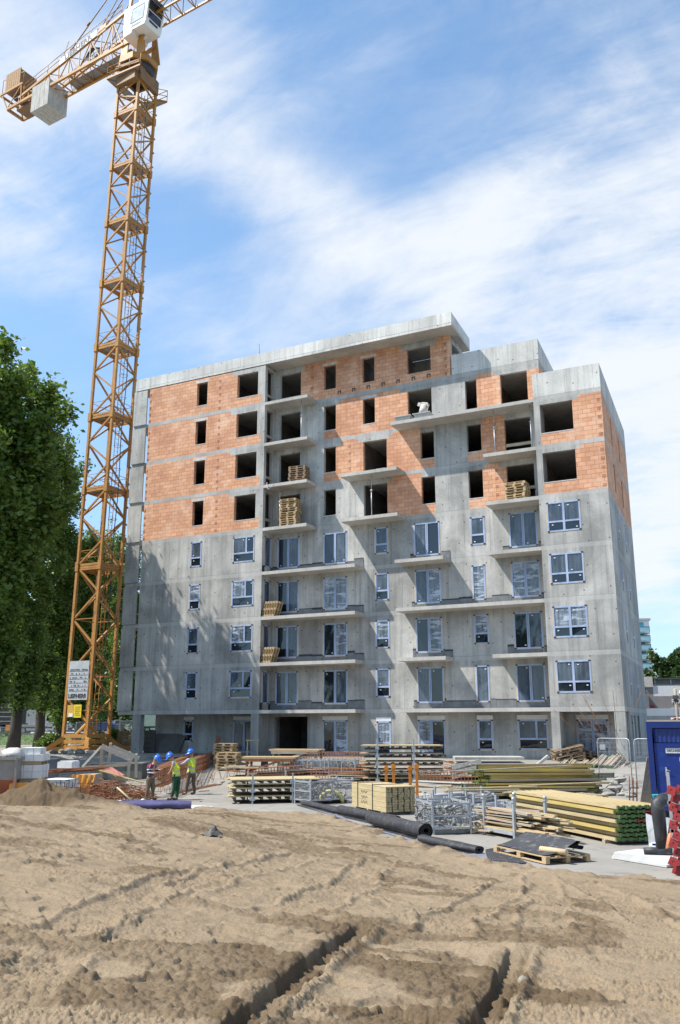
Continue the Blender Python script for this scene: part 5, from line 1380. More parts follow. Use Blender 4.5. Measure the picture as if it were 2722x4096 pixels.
def far_panels():
    """grey framed formwork panels stacked against the plinth"""
    specs = [((1800,3070),3.3,1.9,5,.125,R(18),'high pile of grey framed formwork panels with a wide top panel',(1.35,.3)),
             ((1915,3075),2.3,1.6,4,.125,R(22),'lower pair of grey framed formwork panels before the high pile',None)]
    def panel(mb, L, W, z, T=.12):
        mb.box((0,0,z+T-.02),(L,W,z+T)); 
        for x in (0,L-.06): mb.box((x,0,z),(x+.06,W,z+T-.021))
        for y in (0,W-.06): mb.box((.061,y,z),(L-.061,y+.06,z+T-.021))
        for k in range(1,5): mb.box((L*k/5,.061,z+.02),(L*k/5+.04,W-.061,z+T-.022))
    def pile(px, py, z0, L, W, n, rz, label, d, gap=0):
        c = at_d(px, py, d)
        gp = 'framed panels in one pile '+label.split()[0]
        for k in range(n):
            m = MB(); panel(m, L, W, 0); o = m.build('framed_formwork', M_PGREY); o.location = (c.x, c.y, z0+k*.125+(gap if k == n-1 else 0)); o.rotation_euler = (0,0,rz+random.Random(k).uniform(-.03,.03)); tag(o, label, 'formwork panel', gp)
    pile(1822,3060,.55,3.3,1.9,5,R(24),'high grey framed formwork panel in the pile behind the yellow beams',42,.14)
    pile(1897,3070,.50,2.1,1.2,4,R(24),'low grey framed formwork panel before the high pile, behind the yellow beams',40)
    c = at_d(1812,3085,40)
    for k in range(3):
        m = MB(); panel(m, 1.35, 1.0, 0, .16); o = m.build('framed_formwork', M_PGREY); o.location = (c.x,c.y,.42+k*.21); o.rotation_euler = (R(-3),R(-13),R(24)); tag(o, 'tilted short grey formwork panel beside the tall platform stack', 'formwork panel', 'tilted short panels')
    c = at_d(2085,3050,41); m = MB(); m.box((0,0,0),(1.7,.35,.12)); o = m.build('framed_formwork', M_PGREY); o.location = (c.x,c.y,.3); o.rotation_euler = (0,R(-38),R(24)); tag(o, 'narrow grey panel leaning at a slant behind the yellow beams', 'formwork panel')
far_panels()
def yellow_beams():
    rz = R(34); rnd = random.Random(31)
    lb, gp = 'yellow timber beam with green tips in the long untidy stack', 'yellow beams in the untidy stack'
    pr = make_beam('timber_beam', lb, gp, 4.6, M_YEL, M_GREENCAP); pr2 = make_beam('timber_beam', 'greyish timber beam with green tips in the long untidy stack', 'grey beams in the untidy stack', 4.9, M_GREY_W, M_GREENCAP)
    used = set(); o = Vector((-11.35,-12.3,0)); ex = Vector((math.cos(rz),math.sin(rz),0)); ey = Vector((-math.sin(rz),math.cos(rz),0))
    def put(x, y, z, p):
        t = p if p.name not in used else dup(p); used.add(p.name)
        q = o+ex*x+ey*y; t.location = (q.x,q.y,z+gz(q.x,q.y)*0+.1); t.rotation_euler = (R(90) if rnd.random() < .25 else 0,rnd.uniform(-.008,.008),rz+rnd.uniform(-.035,.035))
    for lay in range(9):
        n = 7 if lay < 4 else 5 if lay < 7 else 4
        for j in range(n):
            x = rnd.uniform(-.5,.9) if lay < 3 else rnd.uniform(.1,1.1) if lay < 6 else rnd.uniform(-.2,.7)
            put(x-(.9 if (lay < 2 and j == 0) else 0), .1+j*.24+rnd.uniform(-.03,.05)+.05*lay, .08+lay*.125, pr2 if rnd.random() < .22 else pr)
    # long pale boards laid over
    for k, (a, b, d) in enumerate((((1795,3086),(2290,3062),33.5),((1790,3155),(2150,3146),31),((1880,3058),(2390,3056),35),((2040,3144),(2450,3128),33),((1785,3163),(2080,3158),30.5))):
        A, B = at_d(*a, d), at_d(*b, d+.8); m = MB().beam((0,0,0),(B-A),.2,.035); ob = m.build('plank', M_WOOD if k % 2 else M_GREY_W); ob.location = A; tag(ob, 'long pale board laid across the untidy yellow beam stack', 'plank', 'long boards on the beam stack')
    for k in range(3):
        f = o+ex*(.6+1.7*k)+ey*(-.1); m = MB().beam((0,0,.045),(ey*2.0)+Vector((0,0,.045)),.1,.085); ob = m.build('bearer_timber', M_GREY_W); ob.location = f+Vector((0,0,.03)); tag(ob, 'cross timber under the untidy yellow beam stack', 'timber', 'cross timbers under the beams')
    # flat pallet on the neat stack's far side
    c = at_d(2300,3172,25.5); pallet_mesh('pallet', 'pale pallet lying flat behind the big green ended stack', (c.x,c.y,.72), R(60), 1.7, 1.0, M_WOOD)
    for k in range(4): pallet_mesh('pallet', 'old pallet under the pale pallet behind the green ended stack', (c.x,c.y,.12+k*.147), R(60), 1.6, 1.0, M_PALD, 'pallets under the pale one')
yellow_beams()
def brown_pallets():
    for (px, py, d, n, rx, lb, g, s) in ((2282,3040,45,6,R(-12),'dark brown pallet in the tilted pile by the right column','tilted brown pallets',1),(2362,3035,46,5,R(10),'dark brown pallet in the lower pile near the mesh fence','lower brown pallets',2)):
        c = at_d(px,py,d); pr = None; rnd = random.Random(s)
        for k in range(n):
            loc = (c.x+rnd.uniform(-.06,.06)-.03*k, c.y, .75+k*.16); rot = (R(6),rx,R(26)+rnd.uniform(-.08,.08))
            if pr is None: pr = pallet_mesh('pallet', lb, loc, 0, 1.5, 1.0, M_PALD, g); pr.rotation_euler = rot
            else: dup(pr, loc, rot=rot)
    # sloping heaps of short green ended beams
    rnd = random.Random(9)
    for (px, py, d, n, lb, g) in ((2270,3035,43,14,'short dark timber with a green end under the tilted brown pallets','short dark timbers'),(2425,3045,42,26,'short grey timber with a green tip in the heap beside the white sacks','short timbers in the heap')):
        c = at_d(px,py,d); pr = make_beam('timber_beam', lb, g, 1.5, M_GREY_W, M_GREENCAP)
        for k in range(n):
            t = pr if k == 0 else dup(pr); t.location = (c.x-.7+.23*(k % 7)+rnd.uniform(-.05,.05), c.y-.5+rnd.uniform(-.2,.2), .45+.15*(k//7)+rnd.uniform(0,.06)); t.rotation_euler = (rnd.uniform(-.4,.4),R(-14)+rnd.uniform(-.1,.1),R(82)+rnd.uniform(-.12,.12))
brown_pallets()
def sacks():
    c = at_d(2468,3150,35); rnd = random.Random(4); M = mat('sack_cloth', (.33,.315,.29), (.24,.23,.21), 4, .9, bump=.3)
    for k, (dx, dy, z, s) in enumerate(((-.35,0,.15,.42),(.3,.1,.16,.42),(-.1,.1,.42,.40),(.1,.3,.68,.34),(.55,-.15,.1,.3))):
        b = MB(); b.sphere((0,0,0), s, 14, 10, (1.0,.8,.62)); b.v = [tuple(Vector(v)*(1+.9*(fbm(np.array([v[0]*7+k*3.]), np.array([v[1]*7+v[2]*9]),3,3)[0]-.5))*(.62 if v[2] > 0 else 1)) for v in b.v]; b.sm = [False]*len(b.sm)
        o = b.build('sack', M); o.location = (c.x+dx,c.y+dy,z+.08); o.rotation_euler = (0,rnd.uniform(-.2,.2),rnd.uniform(0,3)); tag(o, 'crumpled whitish sack in the heap between the beams and mesh fence', 'sack', 'whitish sacks')
sacks()
def fence_panel(label, A, B, z0, H, group, m=None, rail=.022, wire=.006, nx=26, nz=10):
    A = Vector(A); B = Vector(B); r = thing('fence_panel', label, 'mesh fence', (A.x,A.y,z0), math.atan2(B.y-A.y,B.x-A.x), group); L = (B-A).length; m = m or M_GALV
    f = MB(); f.tube([(0.05,0,0),(0.05,0,H-.15),(.09,0,H-.04),(.2,0,H),(L-.2,0,H),(L-.09,0,H-.04),(L-.05,0,H-.15),(L-.05,0,0)], rail, 7); f.tube([(.05,0,.2),(L-.05,0,.2)], rail*.7, 6); f.build('fence_frame', m, r)
    w = MB()
    for i in range(1,nx): w.beam((L*i/nx,0,.2),(L*i/nx,0,H),wire)
    for i in range(1,nz): w.beam((.05,0,.2+(H-.2)*i/nz),(L-.05,0,.2+(H-.2)*i/nz),wire)
    w.build('fence_mesh', m, r)
    MB().box((-.1,-.3,-.02),(.14,.3,.1)).box((L-.14,-.3,-.02),(L+.1,.3,.1)).build('fence_feet', M_BLACKR, r)
    return r
a, b = at_d(2395,3095,38), at_d(2533,3120,36.5); c = at_d(2640,3125,36.0)
fence_panel('galvanised mesh fence panel by the right building corner, carrying a small notice', a, b, .2, 2.05, 'mesh fence panels')
fence_panel('galvanised mesh fence panel half hidden by the blue container', b+Vector((.1,0,0)), c, .2, 2.05, 'mesh fence panels')
n_ = MB(); q = at_d(2411,2988,37.8); n_.obox((0,0,0),(.22,.012,.22),(0,0,R(27))); o = n_.build('notice', M_WHITE); o.location = q; tag(o, 'small white notice hung on the mesh fence by the corner', 'notice')
def starter_bars():
    rnd = random.Random(3); b = MB()
    for k, (x0, y0, x1, y1) in enumerate(((2215,2838,2400,2985),(2330,2780,2470,3010),(2345,2800,2505,3060),(2400,2765,2500,3000),(2452,2760,2470,2975),(2310,2830,2480,3020),(2360,2880,2520,3070),(2380,2870,2440,3000),(2310,2870,2420,2990),(2420,2890,2530,3075),(2570,2760,2500,2850))):
        A, B = at_d(x1,y1,39.5), at_d(x0,y0,39.5); md = (A+B)/2+Vector((rnd.uniform(-.1,.1),0,-.18)); b.tube([A,md,B], .012, 4)
    tag(b.build('rebar_bundle', M_RUST), 'loose bundle of thin rusty bars springing up before the right column', 'rebar')
    for k, (px, y0, y1) in enumerate(((2518,3200,3105),(2533,3215,3110),(2548,3210,3120))):
        A = at_d(px,y0,31.5); B = at_d(px,y1,31.5); o = MB().tube([(A.x,A.y,0),(B.x,B.y,B.z)], .022, 6).build('steel_pin', M_RUST); tag(o, 'upright rusty steel pin near the leaning plank', 'steel pin', 'rusty pins by the container')
starter_bars()
def leaning_plank():
    for k in range(3):
        A, B = at_d(2562+k*14,3205,29.3), at_d(2598+k*6,3030,29.3); A.z = .02
        o = MB().beam((0,0,0),(B-A),.16,.035,up=(.4,-.9,0)).build('plank', M_WOOD if k else M_GREY_W); o.location = A; tag(o, 'tall plank leaning upright against the blue container', 'plank', 'planks against the container')
leaning_plank()

# ---------------------------------------------------------------- blue site container
M_BLUE = mat('container_blue', (.010,.030,.185), (.008,.025,.15), 1.2, .4, c3=(.016,.045,.23), s3=7)
M_BLUED = mat('container_blue_frame', (.008,.026,.155), (.007,.02,.125), 2, .45)
def container():
    L0 = at_d(2584,2893,27.6); rz = R(6); r = thing('site_container', 'blue steel site container with a white name plate on its door', 'site container', (L0.x,L0.y,.28), rz)
    W, H, D = 2.43, 2.62, 6.0
    f = MB(); p = .16
    for x in (0,W-p): f.box((x,0,0),(x+p,p,H)); f.box((x,D-p,0),(x+p,D,H))
    f.box((p,.0,H-p),(W-p,p,H)); f.box((p,.0,0),(W-p,p,p)); f.box((0,p,H-p),(p,D-p,H)); f.box((W-p,p,H-p),(W,D-p,H)); f.box((0,p,0),(p,D-p,p)); f.box((W-p,p,0),(W,D-p,p)); f.build('frame', M_BLUED, r)
    w = MB()
    for k in range(26):                            # corrugated long sides
        y = p+(D-2*p)*k/26; 
        for x, s in ((.05,-1),(W-.05,1)): w.add([(x+s*.03*(k % 2),y,p),(x+s*.03*((k+1) % 2),y+(D-2*p)/26,p),(x+s*.03*((k+1) % 2),y+(D-2*p)/26,H-p),(x+s*.03*(k % 2),y,H-p)], [(0,1,2,3)])
    w.box((p,D-.1,p),(W-p,D-.06,H-p)); w.build('side_walls', M_BLUE, r)
    t = MB(); n = 30; x0, x1, z0, z1 = p+.04, W-p-.04, 2.02, H-p-.02
    for k in range(n): t.add([(x0+(x1-x0)*k/n,.10-.028*(k % 2),z0),(x0+(x1-x0)*(k+1)/n,.10-.028*((k+1) % 2),z0),(x0+(x1-x0)*(k+1)/n,.10-.028*((k+1) % 2),z1),(x0+(x1-x0)*k/n,.10-.028*(k % 2),z1)], [(0,1,2,3)])
    t.build('corrugated_panel', M_BLUE, r)
    d = MB(); d.box((p+.03,.06,p+.01),(p+1.5,.13,2.0)); d.box((p+1.53,.08,p+.01),(W-p,.13,2.0)); do = d.build('door', M_BLUE, r)
    h = MB(); h.box((p+.30,.035,1.02),(p+.35,.059,1.28)); h.tube([(p+.325,.03,1.2),(p+.325,.0,1.2),(p+.45,.0,1.17)], .012, 6); h.build('handle', M_GALV, do)
    s = MB(); s.box((p+.36,.045,1.70),(p+.86,.059,1.85)); so = s.build('name_plate', M_WHITE, do)
    tm = text_mesh('DECAREST', .095, .002, M_DARK, 'lettering', so, .002); tm.location = (p+.61,.04,1.775); tm.rotation_euler = (R(90),0,0)
    e = MB().box((p+.35,.03,1.69),(p+.87,.044,1.695)).box((p+.35,.03,1.855),(p+.87,.044,1.86)); e.build('plate_border', M_DARK, so)
    sc = MB().box((p+.76,.052,.9+.35),(p+.775,.0599,1.62)).box((p+.74,.054,1.45),(p+.79,.0599,1.56)); sc.build('scratch', mat('scratch', (.45,.48,.6)), do)
    rf = MB().box((.0,.0,H+.002),(W,D,H+.03)); rf.build('roof', M_BLUED, r)
    # boards and a striped cloth on the roof
    o = thing('roof_boards', 'weathered boards lying on top of the blue container', 'boards', (L0.x,L0.y,.28+H+.032), rz)
    for k in range(4): b = MB(); b.box((.02+.0*k,.02+.25*k,.0),(W,.24+.25*k,.05)); b.build('board', M_GREY_W, o)
    c = MB(); n = 14
    vs = [(.75+.14*i, .1+.13*j, .055+.06*abs(math.sin(i*1.3+j*.8))+.1*math.exp(-((i-7)/5)**2)*math.exp(-((j-3)/2.5)**2)) for j in range(6) for i in range(n)]
    c.add(vs, [(j*n+i,j*n+i+1,(j+1)*n+i+1,(j+1)*n+i) for j in range(5) for i in range(n-1)])
    t = NT('striped_cloth'); wv = t.n('ShaderNodeTexWave'); wv.inputs['Scale'].default_value = 4.5; wv.inputs['Distortion'].default_value = 1.5; wv.bands_direction = 'Y'; t.l(t.tc, wv.inputs[0]); t.color(t.mix(wv.outputs['Fac'], (.46,.14,.11), (.62,.48,.42))); t.set(Roughness=.9)
    co = c.build('striped_cloth', t.m); co.location = o.location; co.rotation_euler = (0,0,rz); tag(co, 'rumpled red and cream striped cloth on the container roof', 'cloth')
    pm = thing('antenna_mast', 'slim brownish mast with brackets rising behind the container roof', 'mast', (0,0,0)); A = at_d(2712,2875,34); B = at_d(2701,2755,34)
    MB().tube([A-Vector((0,0,3)),A,B], .06, 8).build('pole', M_GREY_W, pm); MB().obox(A+(B-A)*.72,(.2,.2,.14)).obox(A+(B-A)*.6,(.16,.18,.1)).build('bracket', M_DARK, pm); MB().sphere(A+(B-A)*.85+Vector((.28,.1,0)), .17, 10, 6, (1,.35,1)).build('dish', M_WHITE, pm)
container()
def right_edge():
    # white insulation boards with rolled black pad
    c = at_z(2612,3448,0); rz = R(-33)
    for k in range(3):
        b = MB().box((-.75,-.42,0),(.72,.45,.045)); o = b.build('insulation_sheet', mat('foam_sheet', (.56,.56,.55), (.46,.46,.46), 2, .8)); o.location = (c.x+.03*k,c.y+.02*k,.012+k*.047); o.rotation_euler = (0,0,rz+.05*k); tag(o, 'white insulation sheet in the flat stack at the right edge', 'insulation sheet', 'white insulation sheets')
    b = MB(); b.tube([(-.28,0,.06),(-.05,.02,.07),(.02,.01,.05),(.3,.06,.06)], [.07,.075,.055,.08], 10); o = b.build('black_pad', M_BLACKR); o.location = (c.x+.12,c.y-.02,.16); o.rotation_euler = (0,0,R(8)); tag(o, 'small rolled black pad lying on the white sheets', 'pad')
    # black pipe standing and bending over
    A = at_z(2650,3408,0); d = 19.6
    pts = [at_d(2652,3400,d), at_d(2643,3330,d), at_d(2634,3250,d), at_d(2630,3215,d), at_d(2650,3200,d+.1), at_d(2700,3190,d+.5), at_d(2760,3186,d+1)]
    b = MB().tube(pts, [.135,.14,.15,.15,.145,.14,.14], 14); o = b.build('black_pipe', M_BLACKR); tag(o, 'thick black pipe standing upright and bending over at the right edge', 'pipe')
    # red props with square end plates, ends towards the viewer
    rnd = random.Random(6); pr = thing('red_prop', 'red steel prop seen end on with its square plate, in the right edge stack', 'steel prop', (0,0,0), 0, 'red props stacked at the right edge')
    MB().tube([(0,0.01,0),(0,1.2,0)], .03, 8).build('prop_tube', M_REDCAP, pr)
    e = MB(); s_, h_ = .082, .024
    e.box((-s_,0,-s_),(-h_,.008,s_)); e.box((h_,0,-s_),(s_,.008,s_)); e.box((-h_+.0001,0,-s_),(h_-.0001,.008,-h_)); e.box((-h_+.0001,0,h_),(h_-.0001,.008,s_)); e.build('end_plate', M_REDCAP, pr)
    k = 0
    for row in range(10):
        for cl in range(3):
            px = 2694+cl*38+(row % 2)*17-(10 if row < 2 else 0); py = 3160+row*36
            q = at_d(px+rnd.uniform(-3,3), py+rnd.uniform(-3,3), 17.0+rnd.uniform(-.05,.08))
            t = pr if k == 0 else dup(pr); k += 1
            t.location = q; t.rotation_euler = (R(-4),.3+rnd.uniform(-.15,.15),R(-12)+rnd.uniform(-.03,.03))
    f = MB(); a = at_d(2690,3500,17.2); a.z = 0
    for x in (0,.75): f.beam((a.x+x,a.y+.6,0),(a.x+x,a.y+.6,1.9),.06)
    for z in (.2,.75,1.3): f.beam((a.x-.05,a.y+.6,z),(a.x+.8,a.y+.6,z),.06)
    tag(f.build('prop_rack', M_GALV), 'steel frame carrying the red props at the right edge', 'rack')
    # gas bottle
    g = at_d(2630,3240,26); r = thing('gas_bottle', 'teal green gas bottle standing before the blue container', 'gas bottle', (g.x,g.y,0))
    M = mat('teal_paint', (.02,.30,.29), (.02,.24,.24), 5, .4)
    t = at_d(2630,3178,26).z
    MB().tube([(0,0,.02),(0,0,t-.28),(0,0,t-.2),(0,0,t-.16)], [.15,.15,.12,.05], 16).build('bottle_body', M, r); b = MB()
    b.tube([(.11*math.cos(q),.11*math.sin(q),t-.02) for q in np.linspace(.4,5.9,14)], .018, 6)
    for q in (.7,2.2,4.0,5.5): b.tube([(.11*math.cos(q),.11*math.sin(q),t-.2),(.11*math.cos(q),.11*math.sin(q),t-.02)], .016, 5)
    b.build('collar', M, r); MB().box((-.15,-.02,.02),(.15,.02,.06)).build('foot', M, r)
    # translucent plastic sheeting and orange pipe behind the black pipe
    s = MB(); n, m_ = 9, 7; c = at_z(2610,3420,0)
    s.add([(c.x-.15+.16*i, c.y+.55+.08*math.sin(i*1.1+j), .03+.13*j*(1-.03*i)+.03*math.sin(i*2+j*1.3)) for j in range(m_) for i in range(n)], [(j*n+i,j*n+i+1,(j+1)*n+i+1,(j+1)*n+i) for j in range(m_-1) for i in range(n-1)], True)
    tag(s.build('plastic_sheet', mat('milky_plastic', (.66,.67,.69), (.55,.56,.58), 4, .35)), 'crumpled milky plastic sheeting behind the upright black pipe', 'plastic sheet')
    a, b_ = at_d(2672,3410,19.2), at_d(2690,3290,19.6); o = MB().tube([a,b_], .06, 10).build('orange_pipe', mat('orange_plastic', (.55,.16,.06), (.5,.2,.1), 5, .5)); tag(o, 'orange plastic pipe leaning behind the black pipe', 'pipe')
    # white bag with blue print
    c = at_z(2660,3420,0); b = MB(); b.sphere((0,0,0), .3, 12, 8, (1.2,.8,.3)); o = b.build('cement_bag', M_WHITE); o.location = (c.x,c.y+.2,.17); tag(o, 'white paper bag with blue print lying on the white sheets', 'bag')
    s = MB().box((-.25,-.005,0),(.1,.005,.05)); so = s.build('blue_print', M_BLUE, o); so.location = (0,-.235,.02)
right_edge()

def slab_clutter():
    rnd = random.Random(77)
    spots = ((1345,3082,'grey'),(1385,3078,'ply'),(1425,3088,'ply'),(1690,3196,'ply'),(1770,3206,'grey'),(1840,3212,'ply'),(980,3108,'ply'),(1330,3150,'grey'),(1400,3128,'ply'),(1750,3178,'grey'),(2120,3200,'ply'),(1230,3098,'grey'))
    for k, (px, py, m) in enumerate(spots):
        p = at_g(px, py)
        for q in range(3):
            b = MB(); b.box((-1.0,-.45,0),(1.0,.45,.022)); o = b.build('plywood_sheet', M_PANEL if m == 'ply' else M_PGREY); o.location = (p.x+rnd.uniform(-.2,.2),p.y+rnd.uniform(-.2,.2),p.z+.03+.03*q+(.18 if k % 3 else .4)); o.rotation_euler = (rnd.uniform(-.04,.04),rnd.uniform(-.05,.05),R(20)+rnd.uniform(-.3,.3))
            tag(o, 'brownish plywood sheet lying flat among the formwork on the slab' if m == 'ply' else 'grey sheet lying flat among the formwork on the slab', 'sheet', 'loose plywood sheets' if m == 'ply' else 'loose grey sheets')
    for k in range(70):
        px, py = rnd.choice(((rnd.uniform(1000,1440),rnd.uniform(3070,3215)),(rnd.uniform(1650,2050),rnd.uniform(3165,3330)),(rnd.uniform(1900,2500),rnd.uniform(3180,3440)),(rnd.uniform(760,1000),rnd.uniform(3110,3225))))
        p = at_g(px, py); L = rnd.uniform(.12,.6); b = MB(); b.box((-L/2,-.04,0),(L/2,.04,rnd.uniform(.02,.05))); o = b.build('offcut', rnd.choice((M_WOOD,M_GREY_W,M_PALD,M_PGREY))); o.location = (p.x,p.y,p.z+.006); o.rotation_euler = (0,0,rnd.uniform(0,3.1)); tag(o, 'small timber offcut lying on the slab between the stacks', 'offcut', 'timber offcuts on the slab')
    # bundles of boards and short beams stored behind the crates
    for k, (px, py, L, n) in enumerate(((1320,3135,2.4,8),(1690,3125,2.6,10),(1560,3120,2.2,7),(1420,3105,2.2,8))):
        p = at_g(px, py)
        for q in range(n):
            b = MB(); b.box((-L/2,-.09,0),(L/2,.09,.05)); o = b.build('plank', rnd.choice((M_GREY_W,M_PALD,M_PANEL))); o.location = (p.x+rnd.uniform(-.3,.3),p.y+rnd.uniform(-.05,.35),p.z+.02+.052*(q//2)); o.rotation_euler = (0,rnd.uniform(-.02,.02),R(22)+rnd.uniform(-.12,.12)); tag(o, 'dull brown board in the low heaps around the tall platform stack', 'plank', 'dull boards around the tall stack')
slab_clutter()
# ================================================================ SITE MATERIAL, LEFT
M_AAC = mat('white_block', (.74,.73,.71), (.64,.63,.61), 5, .9)
M_TARP = mat('orange_tarp', (.62,.24,.03), (.72,.34,.06), 4, .55)
def block_pallet(label, x, y, z, rz, layers, nx=3, ny=6, wrap=False, short=0):
    r = thing('block_pallet', label, 'block pallet', (x,y,z), rz); rnd = random.Random(int(abs(x*7)+z*10))
    W, D = 1.0, 1.3
    p = MB()
    for q in (-.4,0,.4): p.box((-W/2+.05,q*1.35-.05,0),(W/2-.05,q*1.35+.05,.1))
    for q in range(6): p.box((-W/2,-D/2+.02+q*.24,.101),(W/2,-D/2+.12+q*.24,.122))
    p.build('pallet', M_PAL, r)
    for k in range(layers):
        b = MB(); ww, dd = (W-.3, D-.25) if (k == layers-1 and short) else (W, D)
        for i in range(nx):
            for j in range(ny):
                x0 = -ww/2+ww*i/nx; y0 = -dd/2+dd*j/ny; o = rnd.uniform(0,.03)
                b.box((x0+.006-o*(i == 0),y0+.006,.126+k*.25),(x0+ww/nx-.006+o*(i == nx-1)*1.6,y0+dd/ny-.006,.126+k*.25+.244))
        b.build('block_layer', M_AAC, r)
    if wrap:
        s = MB()
        for z_ in (.126+layers*.25-.05,): s.box((-W/2-.01,-D/2-.01,z_),(W/2+.01,-D/2-.002,z_+.02)); s.box((W/2+.002,-D/2,z_),(W/2+.01,D/2,z_+.02))
        for q in (-.3,.3): s.box((W/2+.002,q,.1),(W/2+.01,q+.025,.126+layers*.25)); s.box((q,-D/2-.01,.1),(q+.025,-D/2-.002,.126+layers*.25))
        s.build('straps', mat('strap_black', (.02,.025,.04)), r)
    return r
def blocks():
    c = at_d(126,3100,34.2); x, y = c.x, c.y; rz = R(33)
    block_pallet('strapped pallet of white blocks at the bottom, half wrapped in orange tarpaulin', x, y, .10, rz, 2, 3, 6, True)
    block_pallet('pallet of white blocks in the middle of the left stack', x, y, .735, rz, 2)
    block_pallet('topmost pallet of white blocks, its upper layer shorter', x+.02, y, 1.37, rz, 2, 3, 5, False, 1)
    c2 = at_d(242,3120,35.6); block_pallet('separate strapped pallet of white blocks beside the rebar heap', c2.x, c2.y, .10, R(20), 2, 3, 6, True)
    # orange tarpaulin hanging on the lower pallet, and a second one further back
    def tarp(label, w, h, loc, rz_, taper):
        m = MB(); n, k = 14, 8
        m.add([((i/(n-1)-.5)*w*(1-taper*(j/(k-1))*(1 if i > n/2 else .2)), -.05-.03*math.sin(i*1.9+j*.8)-.04*j/(k-1), h-h*j/(k-1)) for j in range(k) for i in range(n)], [(j*n+i,j*n+i+1,(j+1)*n+i+1,(j+1)*n+i) for j in range(k-1) for i in range(n-1)], True)
        m.add([((i/(n-1)-.5)*w, .0+.05*j, h+.004+.01*math.sin(i+j)) for j in range(3) for i in range(n)], [(j*n+i,j*n+i+1,(j+1)*n+i+1,(j+1)*n+i) for j in range(2) for i in range(n-1)], True)
        o = m.build('tarpaulin', M_TARP); o.location = loc; o.rotation_euler = (0,0,rz_); tag(o, label, 'tarpaulin')
    a = at_d(118,3120,33.2); tarp('orange tarpaulin hanging over the lowest block pallet', 1.2, .72, (a.x,a.y-.15,.02), R(27), .1)
    a = at_d(335,3128,37); tarp('orange tarpaulin over crates behind the rebar heap', 1.0, .7, (a.x,a.y,.1), R(22), .2)
    cr = at_d(325,3128,37.6); b = MB(); b.box((-.55,0,0),(.55,.9,.78)); o = b.build('wooden_crate', M_GREY_W); o.location = (cr.x,cr.y,0); o.rotation_euler = (0,0,R(22)); tag(o, 'boarded crate under the orange tarpaulin behind the rebar heap', 'crate')
    for k in range(5):
        b = MB(); b.box((0,0,0),(.62,.24,.24)); o = b.build('white_block', M_AAC); q = at_d(230+k*9,3062-(k % 2)*4,36); o.location = (q.x,q.y,q.z-.1); o.rotation_euler = (0,0,R(20+k*14)); tag(o, 'loose white block lying among the rebar behind the pallets', 'block', 'loose white blocks')
    # grey waste bin behind the pallets
    w = at_d(208,3060,41); r = thing('waste_bin', 'dark grey waste bin behind the block pallets', 'bin', (w.x,w.y,.3), R(25)); m = MB(); m.add([(-.25,-.25,0),(.25,-.25,0),(.25,.25,0),(-.25,.25,0),(-.3,-.32,.95),(.3,-.32,.95),(.3,.32,.95),(-.3,.32,.95)], [(3,2,1,0),(0,1,5,4),(1,2,6,5),(2,3,7,6),(3,0,4,7)]); mm = mat('bin_grey', (.10,.12,.15), None, 4, .5); m.build('bin_body', mm, r); MB().box((-.33,-.36,.951),(.33,.34,1.02)).build('lid', mm, r)
blocks()
def hopper():
    c = at_d(18,3120,33.5); r = thing('concrete_skip', 'grey and rusty red concrete skip with slanting sides at the left edge', 'concrete skip', (c.x,c.y,0), R(27))
    M1 = mat('skip_grey', (.30,.28,.25), (.22,.19,.165), 2.5, .8, c3=(.36,.16,.09), s3=2.5); M2 = mat('skip_red', (.33,.10,.05), (.26,.08,.045), 3, .7)
    W = .62; zt = 1.62
    b = MB(); b.add([(-W,-W,.85),(W,-W,.85),(W,W,.85),(-W,W,.85),(-W,-W,zt),(W,-W,zt),(W,W,zt),(-W,W,zt)], [(0,1,5,4),(1,2,6,5),(2,3,7,6),(3,0,4,7)]); b.build('skip_body', M1, r)
    b = MB(); b.add([(-.15,-.15,.25),(.15,-.15,.25),(.15,.15,.25),(-.15,.15,.25),(-W,-W,.85),(W,-W,.85),(W,W,.85),(-W,W,.85)], [(3,2,1,0),(0,1,5,4),(1,2,6,5),(2,3,7,6),(3,0,4,7)]); b.build('skip_cone', M2, r)
    b = MB()
    for x in (-W,W):
        for y in (-W,W): b.beam((x*1.02,y*1.02,0),(x*1.02,y*1.02,zt),.09)
    for q in ((-1,-1,1,-1),(1,-1,1,1),(1,1,-1,1),(-1,1,-1,-1)): b.beam((q[0]*W*1.05,q[1]*W*1.05,zt),(q[2]*W*1.05,q[3]*W*1.05,zt),.1,.1); b.beam((q[0]*W,q[1]*W,.08),(q[2]*W,q[3]*W,.08),.08,.08)
    b.build('skip_frame', M1, r)
    b = MB().tube([(.28+.08*math.cos(t),-W-.06,zt+.02+.1*math.sin(t)) for t in np.linspace(0,math.pi,9)], .02, 6); b.build('lifting_eye', M1, r)
    # crumpled film on top
    m = MB(); m.sphere((0,0,0), .42, 12, 8, (1.15,.8,.6)); m.v = [tuple(Vector(v)*(1+.6*(fbm(np.array([v[0]*4.+9]), np.array([v[1]*4+v[2]*6]),3,3)[0]-.5))) for v in m.v]
    o = m.build('plastic_film', mat('clear_film_heap', (.60,.58,.55), (.46,.43,.40), 5, .3)); o.location = (c.x+.15,c.y+.15,zt+.14); tag(o, 'crumpled plastic film heap lying on the concrete skip', 'plastic film')
hopper()
